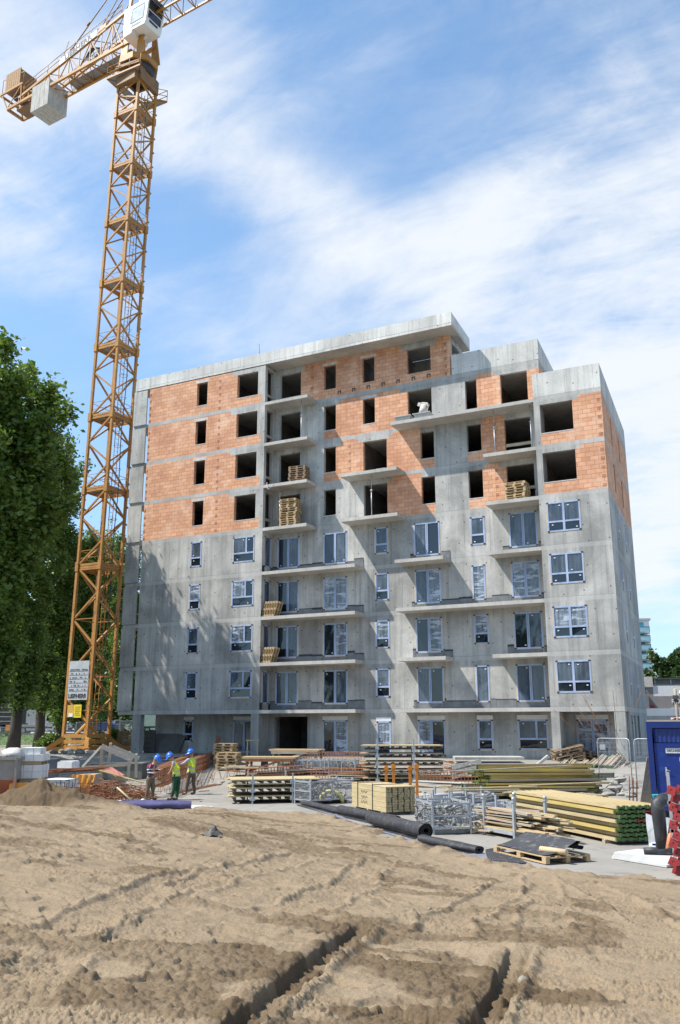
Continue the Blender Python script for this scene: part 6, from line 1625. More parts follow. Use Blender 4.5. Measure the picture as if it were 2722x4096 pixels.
def rebar_left():
    rnd = random.Random(17)
    # tangled scrap
    A = at_d(430,3170,34.6); b = MB()
    for k in range(420):
        th = rnd.uniform(0,6.28); rr = rnd.random()**.6
        p = Vector((A.x+1.55*rr*math.cos(th)*.9+.0, A.y+1.5*rr*math.sin(th)*.8+.78*rr*math.cos(th), .02+rnd.random()*.62*(1-rr**2)))
        d = Vector((rnd.gauss(0,1),rnd.gauss(0,1),rnd.gauss(0,.22))).normalized(); L = rnd.uniform(.4,1.5)
        q0, q1 = p-d*L/2, p+d*L/2; q0.z = max(.02,q0.z); q1.z = max(.02,q1.z)
        b.tube([q0,(q0+q1)/2+Vector((rnd.uniform(-.1,.1),rnd.uniform(-.1,.1),rnd.uniform(0,.08))),q1], rnd.choice((.008,.01,.013)), 4, False)
    tag(b.build('rebar_scrap', M_RUST), 'tangled heap of rusty scrap rebar beside the workers', 'rebar heap', kind='stuff')
    p, q = at_d(470,3150,33.2), at_d(528,3203,32.6); o = MB().tube([p,q], .035, 7).build('wooden_pole', M_WOOD); tag(o, 'pale wooden pole lying across the rusty rebar heap', 'pole')
    # straight bundles on top of the crates
    A, B = at_d(205,3085,37.0), at_d(372,3092,39.0); A.z = B.z = .85; rz = rad(A,B)
    for k in range(4):
        m = MB()
        for j in range(16): y = rnd.uniform(-.22,.22); z = rnd.uniform(0,.09); m.tube([(rnd.uniform(-.2,.2),y,z),((B-A).length+rnd.uniform(-.3,.5),y+rnd.uniform(-.15,.15),z+rnd.uniform(-.03,.05))], .012, 4, False)
        o = m.build('rebar_bundle', M_RUST); o.location = (A.x,A.y+.28*k-.3,0.86+.07*(k % 2)); o.rotation_euler = (0,R(-1+2*(k % 2)),rz+rnd.uniform(-.12,.12)); tag(o, 'flat bundle of rusty bars lying over the white blocks', 'rebar bundle', 'flat rebar bundles')
    # bent stirrup frame in front
    m = MB(); c = at_d(255,3170,33.5)
    for k in range(4): m.tube([(-.5+.3*k,0,0),(-.5+.3*k,0,.62),(-.3+.3*k,.05,.66),(-.25+.3*k,.02,.1)], .014, 5)
    m.tube([(-.8,0,.55),(.7,.05,.45)], .014, 5); m.tube([(-.7,0,.2),(.8,.05,.3)], .014, 5); m.tube([(-.9,.1,.6),(.2,.1,.02)], .012, 5)
    o = m.build('stirrup_frame', mat('dark_rust', (.07,.035,.02), (.10,.05,.03), 9, .9)); o.location = (c.x,c.y,.05); o.rotation_euler = (0,0,R(27)); tag(o, 'bent dark stirrup frame standing before the strapped block pallet', 'stirrup frame')
    # rubble
    for k in range(30):
        px = rnd.uniform(450,590); py = rnd.uniform(3185,3212); p = at_z(px,py,.0); b = MB(); s = rnd.uniform(.03,.09); b.sphere((0,0,0), s, 7, 5, (1,rnd.uniform(.7,1.1),.6)); o = b.build('rubble_lump', rnd.choice((M_AAC,M_STONE,M_STONE))); o.location = (p.x,p.y,s*.5); tag(o, 'pale lump of rubble beside the rebar heap and workers', 'rubble', 'rubble by the rebar heap')
rebar_left()
def cage(label, A, B, w, h, m=M_RUST, spacing=.16, group='rebar cages', nb=3, r1=.013, r2=.008):
    A = Vector(A); B = Vector(B); d = B-A; L = d.length; r = thing('rebar_cage', label, 'rebar cage', A, 0, group)
    r.rotation_euler = (0,-math.asin(d.z/L),math.atan2(d.y,d.x))
    l = MB()
    for y in np.linspace(-w/2,w/2,nb):
        for z in (0,h*.33,h*.66,h): l.tube([(-.2,y,z),(L+.2,y,z)], r1, 5, False) if (abs(y) > w/2-.01 or z in (0,h)) else None
    l.build('longitudinal_bars', m, r)
    s = MB(); n = int(L/spacing)
    for k in range(n+1):
        x = L*k/n; s.tube([(x,-w/2,0),(x,-w/2,h),(x,w/2,h),(x,w/2,0),(x,-w/2,0)], r2, 4, False)
        if k % 3 == 0: s.tube([(x,0,h),(x+.05,-w/2,h+.07)], r2, 4, False)
    s.build('stirrups', m, r)
    return r
def cages():
    A, B = at_z(625,3148,.42), at_z(812,3080,.42); cage('long rusty rebar cage on trestles in front of the workers', (A.x,A.y,.42), (B.x,B.y,.45), .42, .70, spacing=.13, r2=.009)
    C, D = at_z(792,3086,.42), at_z(955,3036,.55); cage('rusty rebar cage running on towards the pallet stack', (C.x,C.y,.44), (D.x,D.y,.75), .45, .72, spacing=.12, r2=.009)
    A, B = at_z(660,3128,.42), at_z(790,3065,.55); cage('second rusty cage behind the workers, parallel to the first', (A.x-.9,A.y+.9,.42), (B.x-.9,B.y+.9,.6), .4, .62, spacing=.13)
    # trestles: thin bent bars
    rnd = random.Random(2); k = 0
    for px, py in ((640,3165),(665,3172),(700,3168),(740,3160),(770,3150),(800,3143),(845,3130),(870,3118),(910,3118),(950,3105)):
        p = at_g(px,py); m = MB(); m.tube([(-.22,-.1,0),(-.1,0,.42),(.1,0,.42),(.22,-.1,0)], .010, 4); m.tube([(-.22,.14,0),(-.1,0,.42)], .010, 4); m.tube([(.22,.14,0),(.1,0,.42)], .010, 4)
        o = m.build('bar_trestle', M_RUST); o.location = p; o.rotation_euler = (0,0,rnd.uniform(0,3)); tag(o, 'thin bent bar trestle standing on the slab under the long cages', 'trestle', 'bar trestles')
    rows = [((1000,3126),(1235,3112),.5,'flat rusty cage in front of the mesh crate row, left part'),((1255,3124),(1470,3128),.5,'flat rusty cage in front of the mesh crate row, right part'),((1155,3064),(1450,3066),.62,'rusty cage lying along the plinth left of the tall platform stack'),((1300,3086),(1455,3092),.3,'short rusty cage end beside the tall platform stack'),((1690,3148),(1925,3152),.55,'rusty cage showing between the tall stack and the yellow beams'),((1790,3080),(1880,3096),.3,'rusty cage in the gap behind the tilted grey panels')]
    for a, b, h, lb in rows:
        A, B = at_g(*a), at_g(*b); cage(lb, (A.x,A.y,A.z+.1), (B.x,B.y,B.z+.1), .6, h, spacing=.15, r2=.011, r1=.014)
    # loose bar bundles on the slab
    for k, (a, b) in enumerate((((905,3085),(1010,3095)),((1285,3082),(1455,3072)),((700,3178),(905,3126)),((1010,3105),(1130,3098)))):
        A, B = at_g(*a), at_g(*b); m = MB()
        for j in range(10): m.tube([(0,.04*j,.03),((B-A).length,.04*j+.05*math.sin(j),.04)], .012, 4, False)
        o = m.build('rebar_bundle', M_RUST); o.location = A; o.rotation_euler = (0,0,rad(A,B)); tag(o, 'loose straight bars lying on the slab between the cages', 'rebar bundle', 'loose bars on the slab')
cages()
def boards_left():
    def stick(name, lb, a, b, d, w, h, m=M_WOOD, d2=None, g=None):
        A, B = at_d(*a, d), at_d(*b, d2 or d); o = MB().beam((0,0,0),(B-A),w,h).build(name, m); o.location = A; tag(o, lb, 'plank' if name == 'plank' else 'timber post', g); return o
    g = 'timbers of the plank barrier'
    M_B = mat('barrier_wood', (.50,.44,.36), (.40,.35,.28), 4, .9, stretch=(.5,5,5))
    stick('plank', 'wide grey plank sloping down to the right, front one of the barrier', (406,2984), (530,3040), 44, .05, .24, M_B)
    stick('plank', 'wide grey plank sloping down to the right, rear one of the barrier', (450,2986), (558,3033), 46, .05, .2, M_B)
    stick('timber_post', 'upright post under the high end of the front barrier plank', (408,2992), (404,3128), 44, .16, .1, M_GREY_W)
    stick('timber_post', 'upright post under the rear barrier plank, top showing', (444,2972), (436,3068), 46, .14, .1, M_B)
    stick('timber_post', 'short post under the low end of the front barrier plank', (518,3036), (514,3116), 44, .14, .1, M_B)
    stick('timber_post', 'tall post right of the barrier planks', (546,3016), (545,3110), 45, .13, .1, M_B)
    stick('plank', 'thin brace slanting up to the barrier from the left', (330,3068), (406,2986), 44, .06, .1, M_B)
    stick('plank', 'level grey rail crossing behind the barrier posts', (335,3070), (525,3058), 45, .05, .14, M_GREY_W)
    stick('plank', 'long dark board lying level below the barrier', (380,3132), (505,3122), 43, .06, .2, M_GREY_W)
    stick('plank', 'pale yellow board sloping over the red plate', (388,3078), (570,3130), 41, .3, .04, M_YEL)
    stick('plank', 'pale board lying low towards the workers', (500,3112), (575,3130), 40, .3, .04, M_WOOD)
    m = MB(); q = [at_d(408,3073,43), at_d(445,3066,44), at_d(500,3100,42), at_d(470,3106,41)]; m.add(q+[v-Vector((0,0,.04)) for v in q], [(0,1,2,3),(7,6,5,4),(0,4,5,1),(1,5,6,2),(2,6,7,3),(3,7,4,0)])
    tag(m.build('red_plate', mat('faded_red', (.45,.19,.16), (.38,.15,.13), 3, .7)), 'faded red sheet lying slanted behind the yellow board', 'sheet')
    # dark concrete bin behind
    c = at_d(470,3105,46); r = thing('concrete_trough', 'dark grey trough with rounded ends behind the plank barrier', 'trough', (c.x,c.y,.1), R(20)); b = MB(); b.box((-1.3,-.5,0),(1.5,.5,.75)); b.build('trough_body', mat('trough_grey', (.16,.17,.155), (.11,.12,.11), 3, .9), r); MB().box((-1.36,-.56,.751),(1.56,.56,.83)).build('trough_rim', mat('trough_rim', (.24,.25,.235), None, 3, .8), r)
    # blue purple membrane roll lying along the sand edge
    A, B = at_z(352,3226,.17), at_z(765,3222,.17); rz = rad(A,B); L = (B-A).length
    r = thing('membrane_roll', 'long purple blue membrane roll lying along the sand edge before the workers', 'membrane roll', (A.x,A.y,0), rz); M_P = mat('purple_membrane', (.075,.07,.17), (.055,.05,.13), 2.5, .5, c3=(.10,.095,.21), s3=4)
    m = MB(); n = 18; nx = 26; vs = []
    for k in range(nx+1):
        x = L*k/nx; rr = .185*(1-.25*math.exp(-k/3))
        for j in range(n): t = 2*math.pi*j/n; w_ = 1+.04*math.sin(3*t+x*2.1)+.025*math.sin(x*6+2*t); vs.append((x,rr*w_*math.cos(t)*1.15,.165+rr*w_*math.sin(t)*.92+.02*math.sin(x*.9)))
    m.add(vs, [(k*n+j,k*n+(j+1)%n,(k+1)*n+(j+1)%n,(k+1)*n+j) for k in range(nx) for j in range(n)], True); m.add([(L,.19*math.cos(2*math.pi*j/n),.165+.17*math.sin(2*math.pi*j/n)) for j in range(n)], [tuple(range(n))]); m.build('roll', M_P, r)
    f = MB(); f.add([(-1.5+.3*i, -.18-.09*j+.05*math.sin(i*1.5), .26-.07*j+.05*math.sin(i*1.1+j)) for j in range(4) for i in range(9)], [(j*9+i,j*9+i+1,(j+1)*9+i+1,(j+1)*9+i) for j in range(3) for i in range(8)], True); f.build('loose_flap', M_P, r)
    f = MB(); pts = [at_z(*q_, .012) for q_ in ((330,3248),(420,3262),(560,3252),(700,3250),(860,3226),(775,3220))]; f.add([p-Vector((A.x,A.y,0)) for p in pts], [tuple(range(6))]); o = f.build('ground_sheet', mat('pale_sheet', (.60,.60,.63), (.48,.48,.53), 3, .5)); o.location = (A.x,A.y,0.004); tag(o, 'pale sheet edge lying under the purple membrane roll', 'sheet')
boards_left()
def mid_ground():
    # timber work benches
    def bench(lb, px, py, L, W, H, rz, m):
        c = at_g(px,py); r = thing('work_bench', lb, 'work bench', c, rz); t = MB(); t.box((-L/2,-W/2,H-.06),(L/2,W/2,H)); 
        for k in range(5): t.box((-L/2-.06,-W/2+W*k/5+.01,H+.001),(L/2+.05*(k % 2),-W/2+W*(k+1)/5-.01,H+.03))
        t.build('bench_top', M_PAL, r)
        for x in (-L/2+.15,L/2-.25):
            for y in (-W/2+.06,W/2-.16): MB().box((x,y,0),(x+.1,y+.1,H-.061)).build('leg', m, r)
        b = MB(); b.beam((-L/2+.2,-W/2+.05,.15),(L/2-.6,-W/2+.05,H-.1),.08,.1); b.box((-L/2+.1,-W/2-.0,H-.2),(L/2-.1,-W/2+.05,H-.061)); b.build('brace', m, r)
    bench('brown timber work bench with a slanted brace on the slab', 1085,3098,2.7,1.3,.85,R(20),M_RUST)
    bench('farther timber work bench by the dark passage', 1190,3062,2.8,1.2,.82,R(12),M_GREY_W)
    c = at_g(1079,3095); o = MB().obox((0,0,.55),(.32,.2,.55),(.1,.1,.3)).build('work_jacket', mat('navy_cloth', (.03,.03,.07), None, 6, .9)); o.location = c+Vector((.15,-.75,0)); tag(o, 'dark navy jacket hanging on the nearer work bench', 'jacket')
    for k, (px, py) in enumerate(((1112,3100),(1180,3100),(1247,3102),(1315,3102))):
        p = at_g(px,py); mesh_crate(('grey mesh crate at the left end of the row behind the low stack','second grey mesh crate of the far row, full of pale clamps','third grey mesh crate of the far row','grey mesh crate at the right end of the far row, darker load')[k], p, R(12), 1.35, .8, .72, 40+k, k % 2 == 1)
    # pallets by the entrance
    p = at_g(915,3078); pallet_stack(6, (p.x,p.y,p.z), R(20), 'pale pallet in the tall stack in front of the left ground floor door', 'pallets by the entrance', 1.15, 1.0, M_PAL, 4)
    p2 = at_g(896,3060); pallet_stack(8, (p2.x+.1,p2.y,p2.z), R(16), 'pallet in the higher stack just behind, by the ground floor door', 'pallets behind by the entrance', 1.1, 1.0, M_PAL, 5)
    A, B = at_d(858,3022,52), at_d(877,2945,52); o = MB().beam((0,0,0),(B-A),.3,.05,up=(0,1,0)).build('rusty_board', M_RUST); o.location = A; tag(o, 'rusty brown board standing upright left of the pallets', 'board')
    c = at_g(965,3052); m = MB(); m.tube([(-.5+.1*k,.1*math.sin(k),.1+.22*math.sin(k*.7)**2) for k in range(12)], .09, 8); o = m.build('yellow_hose', mat('yellow_hose', (.66,.46,.02), (.55,.38,.02), 6, .6)); o.location = c; tag(o, 'coil of yellow hose beside the pallet stack', 'hose')
    c = at_g(1010,3030); r = thing('trestle', 'small pale saw trestle beside the left column', 'trestle', c, R(30)); m = MB()
    for x in (-.3,.3): m.beam((x,-.25,0),(x,0,.95),.06); m.beam((x,.25,0),(x,0,.95),.06)
    m.beam((-.4,0,.97),(.4,0,.97),.09,.07); m.build('trestle_frame', M_WOOD, r)
    # panels leaning under the left block
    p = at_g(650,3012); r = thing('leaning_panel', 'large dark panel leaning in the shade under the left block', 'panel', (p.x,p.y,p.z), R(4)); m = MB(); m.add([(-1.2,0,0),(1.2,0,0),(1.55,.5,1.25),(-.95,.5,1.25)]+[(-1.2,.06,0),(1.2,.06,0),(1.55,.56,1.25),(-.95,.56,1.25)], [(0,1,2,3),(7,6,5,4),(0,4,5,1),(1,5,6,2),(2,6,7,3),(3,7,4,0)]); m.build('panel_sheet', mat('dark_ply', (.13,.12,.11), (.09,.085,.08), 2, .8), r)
    p = at_g(597,3012); r = thing('leaning_panel', 'ribbed dark steel panel leaning beside the corner column', 'panel', (p.x,p.y,p.z), R(4)); m = MB(); m.box((-.45,0,0),(.45,.05,1.45)); m.build('panel_sheet', M_DARK, r); m = MB()
    for k in range(5): m.box((-.45,-.04,.1+k*.32),(.45,-.001,.16+k*.32))
    m.build('panel_ribs', mat('dark_ribs', (.09,.09,.095)), r)
    for k in range(5):
        A, B = at_g(590+k*14,3032+k*4), at_g(745+k*24,3028+k*3); o = MB().beam((0,0,.06),(B-A)+Vector((0,0,.06)),.22,.05).build('plank', M_GREY_W); o.location = A+Vector((0,0,.05*(k % 3))); tag(o, 'grey board on the slab in the shade behind the workers', 'plank', 'boards behind the workers')
    # dark beam stack by the street fence
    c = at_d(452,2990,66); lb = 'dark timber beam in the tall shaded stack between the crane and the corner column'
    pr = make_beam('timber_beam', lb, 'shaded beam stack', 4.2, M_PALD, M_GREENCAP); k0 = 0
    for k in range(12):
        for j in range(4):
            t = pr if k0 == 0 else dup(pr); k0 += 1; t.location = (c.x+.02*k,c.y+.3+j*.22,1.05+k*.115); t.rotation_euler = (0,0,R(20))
mid_ground()
def on_building():
    """loads standing on the balconies"""
    def spot(x, y, k): return (x, y, LV[k]-.03)
    pallet_stack(7, spot(-26.95,.55,6), R(8), 'pallet in the short skewed stack on the sixth floor balcony', 'pallets on the sixth floor balcony', 1.15, .8, M_PALD, 6)
    pallet_stack(12, spot(-27.55,.55,5), R(6), 'pallet in the tall stack on the fifth floor balcony of the left bay', 'pallets on the fifth floor left balcony', 1.15, .8, M_PAL, 7)
    pallet_stack(7, spot(-12.75,.62,5), R(-4), 'pallet in the stack on the fifth floor balcony at the right', 'pallets on the fifth floor right balcony', 1.2, .85, M_PAL, 8)
    for k, lb, g in ((3,'pallet leaning on edge at the loggia end of the third floor','leaning pallets on the third floor'),(2,'pallet leaning on edge at the loggia end of the second floor','leaning pallets on the second floor')):
        pr = None
        for j in range(5 if k == 3 else 4):
            loc = (-29.05+j*.19, .48, LV[k]+.42); rot = (0,R(-72),R(2))
            if pr is None: pr = pallet_mesh('pallet', lb, loc, 0, 1.0, .75, M_PAL, g); pr.rotation_euler = rot
            else: dup(pr, loc, rot=rot)
    def prop(x, y, k, lb):
        z0, z1 = LV[k]-.03, LV[k+1]-.23; r = thing('steel_prop', lb, 'steel prop', (x,y,z0), 0, 'props under the balconies'); zm = z0+(z1-z0)*.62-z0; h = z1-z0
        MB().tube([(0,0,0),(0,0,zm)], .032, 8).build('outer_tube', M_GALV, r); MB().tube([(0,0,zm),(0,0,h)], .025, 8).build('inner_tube', M_GALV, r)
        MB().tube([(0,0,zm-.07),(0,0,zm+.07)], .055, 8).tube([(-.12,0,zm),(.12,0,zm+.05)], .014, 5).build('collar', M_GALV, r); MB().box((-.08,-.08,0),(.08,.08,.012)).box((-.08,-.08,h-.012),(.08,.08,h)).build('end_plates', M_GALV, r)
    prop(-26.75,.45,7,'steel prop standing on the seventh floor left balcony'); prop(-28.2,.30,5,'steel prop behind the tall pallet stack on the fifth floor')
    prop(-21.75,.4,5,'steel prop under the middle balcony in front of the dark doorway'); prop(-13.9,.45,6,'steel prop on the sixth floor right balcony, left one'); prop(-11.75,.45,6,'steel prop on the sixth floor right balcony, beside the corner')
    # mortar tubs and mixer on the long balcony
    z = LV[7]-.03; M_TUB = mat('mortar_tub', (.46,.46,.45), (.36,.36,.35), 5, .8)
    def tub(x, lb):
        r = thing('mortar_tub', lb, 'tub', (x,.42,z)); b = MB(); b.add([(-.4,-.22,0),(.4,-.22,0),(.4,.22,0),(-.4,.22,0),(-.55,-.32,.3),(.55,-.32,.3),(.55,.32,.3),(-.55,.32,.3)], [(3,2,1,0),(0,1,5,4),(1,2,6,5),(2,3,7,6),(3,0,4,7)]); b.add([(-.5,-.28,.24),(.5,-.28,.24),(.5,.28,.24),(-.5,.28,.24)], [(0,1,2,3)]); b.build('tub_body', M_TUB, r)
        MB().beam((-.57,-.34,.3),(.57,-.34,.3),.05,.05).beam((-.57,.34,.3),(.57,.34,.3),.05,.05).build('tub_rim', M_TUB, r)
    tub(-19.5,'grey mortar tub on the long seventh floor balcony, left and empty looking'); tub(-18.25,'grey mortar tub carrying a mixer on the long seventh floor balcony')
    r = thing('mortar_mixer', 'dusty white mortar mixer sitting on the grey tub', 'mixer', (-18.2,.42,z+.3)); b = MB(); b.tube([(-.05,0,0),(-.02,0,.35),(0,0,.62)], [.3,.24,.16], 12); b.build('mixer_body', mat('dusty_white', (.60,.56,.51), (.48,.44,.40), 7, .9), r)
    MB().tube([(-.3,0,.6),(-.1,0,.72),(.2,0,.66),(.3,0,.5)], .08, 8).obox((-.25,0,.66),(.22,.2,.22),(0,.4,0)).build('motor', mat('dusty_white', (.6,.56,.51)), r)
    MB().tube([(.22,-.1,.6),(.34,-.15,.4),(.28,-.15,.12),(.1,-.3,.05)], .022, 6).build('hose', mat('pale_hose', (.5,.46,.40)), r)
    # white blocks at the doorway
    for x in (-21.6,-21.28): o = MB().box((0,0,0),(.28,.25,.25)).build('white_block', M_AAC); o.location = (x,.75,LV[6]-.03); tag(o, 'white block standing by the doorway on the middle balcony', 'block', 'white blocks on the middle balcony')
    # spirit level bundle on the seventh floor sill
    o = MB().tube([(0,0,0),(1.5,.02,.1)], .05, 8).build('metal_duct', M_GALV); o.location = (-13.5,.9,LV[7]+.16); tag(o, 'shiny metal tube lying in the seventh floor opening', 'tube')
    o = MB().tube([(-29.0,-.02,LV[6]+.1),(-28.95,-.06,LV[6]-.25),(-28.8,-.08,LV[6]-.42),(-28.55,-.05,LV[6]-.1),(-28.5,.1,LV[6])], .014, 5).build('white_cable', M_WHITE); tag(o, 'loop of white cable hanging over the sixth floor balcony edge', 'cable')
    o = MB().tube([(-30.1,.5,27.2),(-30.15,.5,28.2)], .015, 5).build('roof_rod', M_DARK); tag(o, 'thin rod standing up from the roof parapet', 'rod')
on_building()
# ================================================================ WORKERS
def skin(name, nodes, edges, m, parent, root=0, sub=2):
    me = bpy.data.meshes.new(name); me.from_pydata([n[0] for n in nodes], edges, []); o = bpy.data.objects.new(name, me); col.objects.link(o)
    md = o.modifiers.new('s', 'SKIN'); md.use_smooth_shade = True
    for i, n in enumerate(nodes):
        r = n[1] if isinstance(n[1], tuple) else (n[1], n[1]); me.skin_vertices[0].data[i].radius = r; me.skin_vertices[0].data[i].use_root = (i == root)
    s = o.modifiers.new('u', 'SUBSURF'); s.levels = sub; s.render_levels = sub
    bpy.context.view_layer.update()
    nm = bpy.data.meshes.new_from_object(o.evaluated_get(bpy.context.evaluated_depsgraph_get())); bpy.data.objects.remove(o); bpy.data.meshes.remove(me)
    nm.name = name; nm.materials.clear(); nm.materials.append(m)
    for p in nm.polygons: p.use_smooth = True
    q = bpy.data.objects.new(name, nm); col.objects.link(q); q.parent = parent; return q
M_SKIN = mat('skin', (.46,.25,.165), (.40,.21,.135), 12, .55)
M_HELM = mat('helmet_blue', (.03,.16,.62), (.025,.14,.55), 5, .3)
M_HAIR = mat('grey_hair', (.20,.18,.16), (.13,.12,.11), 30, .9)
M_BOOT = mat('work_boot', (.16,.10,.06), (.11,.07,.045), 12, .85)
def band_mat(name, base, bands, base2=None):
    """cloth with level bands at given heights (z0, z1, colour) in the wearer's own frame"""
    t = NT(name); sp = t.n('ShaderNodeSeparateXYZ'); t.l(t.tc, sp.inputs[0]); z = t.math('ADD', sp.outputs[2], t.math('MULTIPLY', t.math('SUBTRACT', t.noise(9,2,.5), .5), .02))
    c = t.mix(t.rng(t.noise(14,4,.6), .35, .7), base, base2 or tuple(x*.8 for x in base))
    for z0, z1, cc in bands: c = t.mix(t.math('MULTIPLY', t.math('GREATER_THAN', z, z0), t.math('LESS_THAN', z, z1)), c, cc)
    t.color(c); t.set(Roughness=.85); t.bump(t.noise(16,4,.6), .4, .02); return t.m
def hand(nodes, edges, wrist_i, wrist, tip_dir, side):
    """palm, four unequal curled fingers and a thumb"""
    d = Vector(tip_dir).normalized(); s = Vector(side).normalized(); n = d.cross(s).normalized()
    w = Vector(wrist); pi = len(nodes); nodes.append((tuple(w+d*.055), (.036,.022))); edges.append((wrist_i, pi))
    for k, (off, L) in enumerate(((-.028,.070),(-.010,.080),(.010,.076),(.027,.060))):
        a = w+d*.085+s*off; b = a+d*L*.5-n*.012; c = b+d*L*.25-n*L*.42; i = len(nodes)
        nodes += [(tuple(a),.0105),(tuple(b),.0095),(tuple(c),.008)]; edges += [(pi,i),(i,i+1),(i+1,i+2)]
    a = w+d*.04-s*.038; b = a+d*.035-s*.02-n*.01; i = len(nodes); nodes += [(tuple(a),.011),(tuple(b),.009)]; edges += [(pi,i),(i,i+1)]
def worker(label, loc, J, mats, vest=True, short=False, face=(-1,-.35,-.2)):
    """J: joints in metres, x right, y away from the viewer, z up"""
    r = thing('person', label, 'person', loc, YAW, 'workers in blue helmets'); V = {k: Vector(v) for k, v in J.items()}
    fd = Vector(face).normalized(); hc = V['head']
    n = [(tuple(V['pelvis']),(.135,.10)),(tuple(V['waist']),(.125,.10)),(tuple(V['chest']),(.155,.11)),(tuple(V['neck']),(.058,.058)),(tuple(hc-fd*.015),(.085,.092)),(tuple(hc+Vector((0,0,.075))-fd*.01),(.07,.08))]
    e = [(0,1),(1,2),(2,3),(3,4),(4,5)]
    chin = hc+fd*.055-Vector((0,0,.075)); n.append((tuple(chin),.045)); e.append((4,6)); nose = hc+fd*.112-Vector((0,0,.008)); n.append((tuple(nose),.016)); e.append((4,7))
    sd = fd.cross(Vector((0,0,1))).normalized()
    for s in (-1,1): n.append((tuple(hc+sd*s*.088-fd*.01-Vector((0,0,.005))),.018)); e.append((4,len(n)-1))
    idx = {}
    for s in 'ab':
        for k, rr in (('sh',.062),('el',.043),('wr',.031)): n.append((tuple(V[k+s]),rr)); idx[k+s] = len(n)-1
        e += [(2,idx['sh'+s]),(idx['sh'+s],idx['el'+s]),(idx['el'+s],idx['wr'+s])]
        d = V['wr'+s]-V['el'+s]; hand(n, e, idx['wr'+s], V['wr'+s], d, d.cross(Vector((.2,.3,1))))
        for k, rr in (('hip',.095),('kn',.062),('an',.043)): n.append((tuple(V[k+s]),rr)); idx[k+s] = len(n)-1
        toe = V['an'+s]+Vector(J['toe'])*.16; toe.z = .035; n.append((tuple(toe),.035)); e += [(0,idx['hip'+s]),(idx['hip'+s],idx['kn'+s]),(idx['kn'+s],idx['an'+s]),(idx['an'+s],len(n)-1)]
    skin('body', n, e, M_SKIN, r)
    # trousers
    tn = [(tuple(V['pelvis']+Vector((0,0,.03))),(.155,.125)),(tuple(V['waist']),(.145,.118))]; te = [(0,1)]
    for s in 'ab':
        i = len(tn); k_ = V['kn'+s]; a_ = V['an'+s]; tn += [(tuple(V['hip'+s]),.112),(tuple((V['hip'+s]+k_)/2+Vector((.012,0,0))),.098),(tuple(k_),.083),(tuple((k_+a_)/2+Vector((-.01,.01,0))),.074),(tuple(a_+Vector((0,0,.015))),.068)]; te += [(0,i),(i,i+1),(i+1,i+2),(i+2,i+3),(i+3,i+4)]
    skin('trousers', tn, te, mats[0], r)
    # shirt or pullover with sleeves
    sn = [(tuple(V['waist']-Vector((0,0,.04))),(.152,.125)),(tuple((V['waist']+V['chest'])/2),(.158,.125)),(tuple(V['chest']),(.178,.132)),(tuple(V['chest']*.3+V['neck']*.7),(.085,.075))]; se = [(0,1),(1,2),(2,3)]
    for s in 'ab':
        i = len(sn); sn += [(tuple(V['sh'+s]),.078),(tuple(V['sh'+s]*.45+V['el'+s]*.55),.066)]; se += [(2,i),(i,i+1)]
        if not short: sn += [(tuple(V['el'+s]),.056),(tuple(V['el'+s]*.15+V['wr'+s]*.85),.044)]; se += [(i+1,i+2),(i+2,i+3)]
    skin('shirt', sn, se, mats[1], r, 1)
    if vest:
        vn = [(tuple(V['pelvis']+Vector((.0,0,.02))),(.19,.155)),(tuple(V['waist']),(.178,.145)),(tuple((V['waist']+V['chest'])/2),(.182,.146)),(tuple(V['chest']+Vector((0,0,.02))),(.190,.150)),(tuple(V['chest']*.4+V['neck']*.6),(.105,.09))]; ve = [(0,1),(1,2),(2,3),(3,4)]
        for s in 'ab': vn.append((tuple(V['sh'+s]*.8+V['neck']*.2+Vector((0,0,.03))),.075)); ve.append((3,len(vn)-1))
        skin('safety_vest', vn, ve, mats[2], r, 1)
    # boots
    for s in 'ab':
        a = V['an'+s]; t = Vector(J['toe']); skin('boot', [(tuple(a+Vector((0,0,.05))),.062),(tuple((a.x,a.y,.055)),.06),(tuple((a.x+t.x*.1,a.y+t.y*.1,.045)),(.05,.045)),(tuple((a.x+t.x*.19,a.y+t.y*.19,.04)),(.044,.036))], [(0,1),(1,2),(2,3)], M_BOOT, r)
    # hair, eyes, helmet
    up = (Vector((0,0,1))+fd*(-fd.z)*1.0); up = (up-fd*up.dot(fd)).normalized() if abs(fd.z) < .95 else Vector((0,0,1)); sdv = fd.cross(up).normalized()
    rot = Matrix((fd, -sdv, up)).transposed().to_4x4()
    h = MB(); h.sphere((-.022,0,.0), .106, 14, 8, (1,.93,1.0), 0, 2.0); o = h.build('hair', M_HAIR, r); o.matrix_local = Matrix.Translation(hc)@rot
    ey = MB()
    for s in (-1,1): ey.sphere((.088,s*.033,.018), .011, 8, 6)
    ey.box((.092,-.022,-.052),(.1,.022,-.045)); o = ey.build('eyes_and_mouth', mat('dark_eye', (.03,.02,.02)), r); o.matrix_local = Matrix.Translation(hc)@rot
    h = MB(); h.sphere((0,0,.045), .138, 20, 8, (1.08,.93,.98), 0, math.pi/2); h.tube([(-.13,0,.165),(-.06,0,.186),(.03,0,.187),(.11,0,.155)], .016, 6)
    brim = [(0.03+.155*math.cos(t)*1.12+(.055 if abs(t) < 1.2 else 0)*math.cos(t), .145*math.sin(t), .043-(.02 if abs(t) < 1.2 else 0)) for t in np.linspace(-math.pi,math.pi,24,endpoint=False)]
    inn = [(.0+.14*math.cos(t)*1.05, .128*math.sin(t), .055) for t in np.linspace(-math.pi,math.pi,24,endpoint=False)]
    h.add(brim+inn+[(x,y,z-.012) for x,y,z in brim], [(i,(i+1)%24,24+(i+1)%24,24+i) for i in range(24)]+[(48+i,48+(i+1)%24,(i+1)%24,i) for i in range(24)], True)
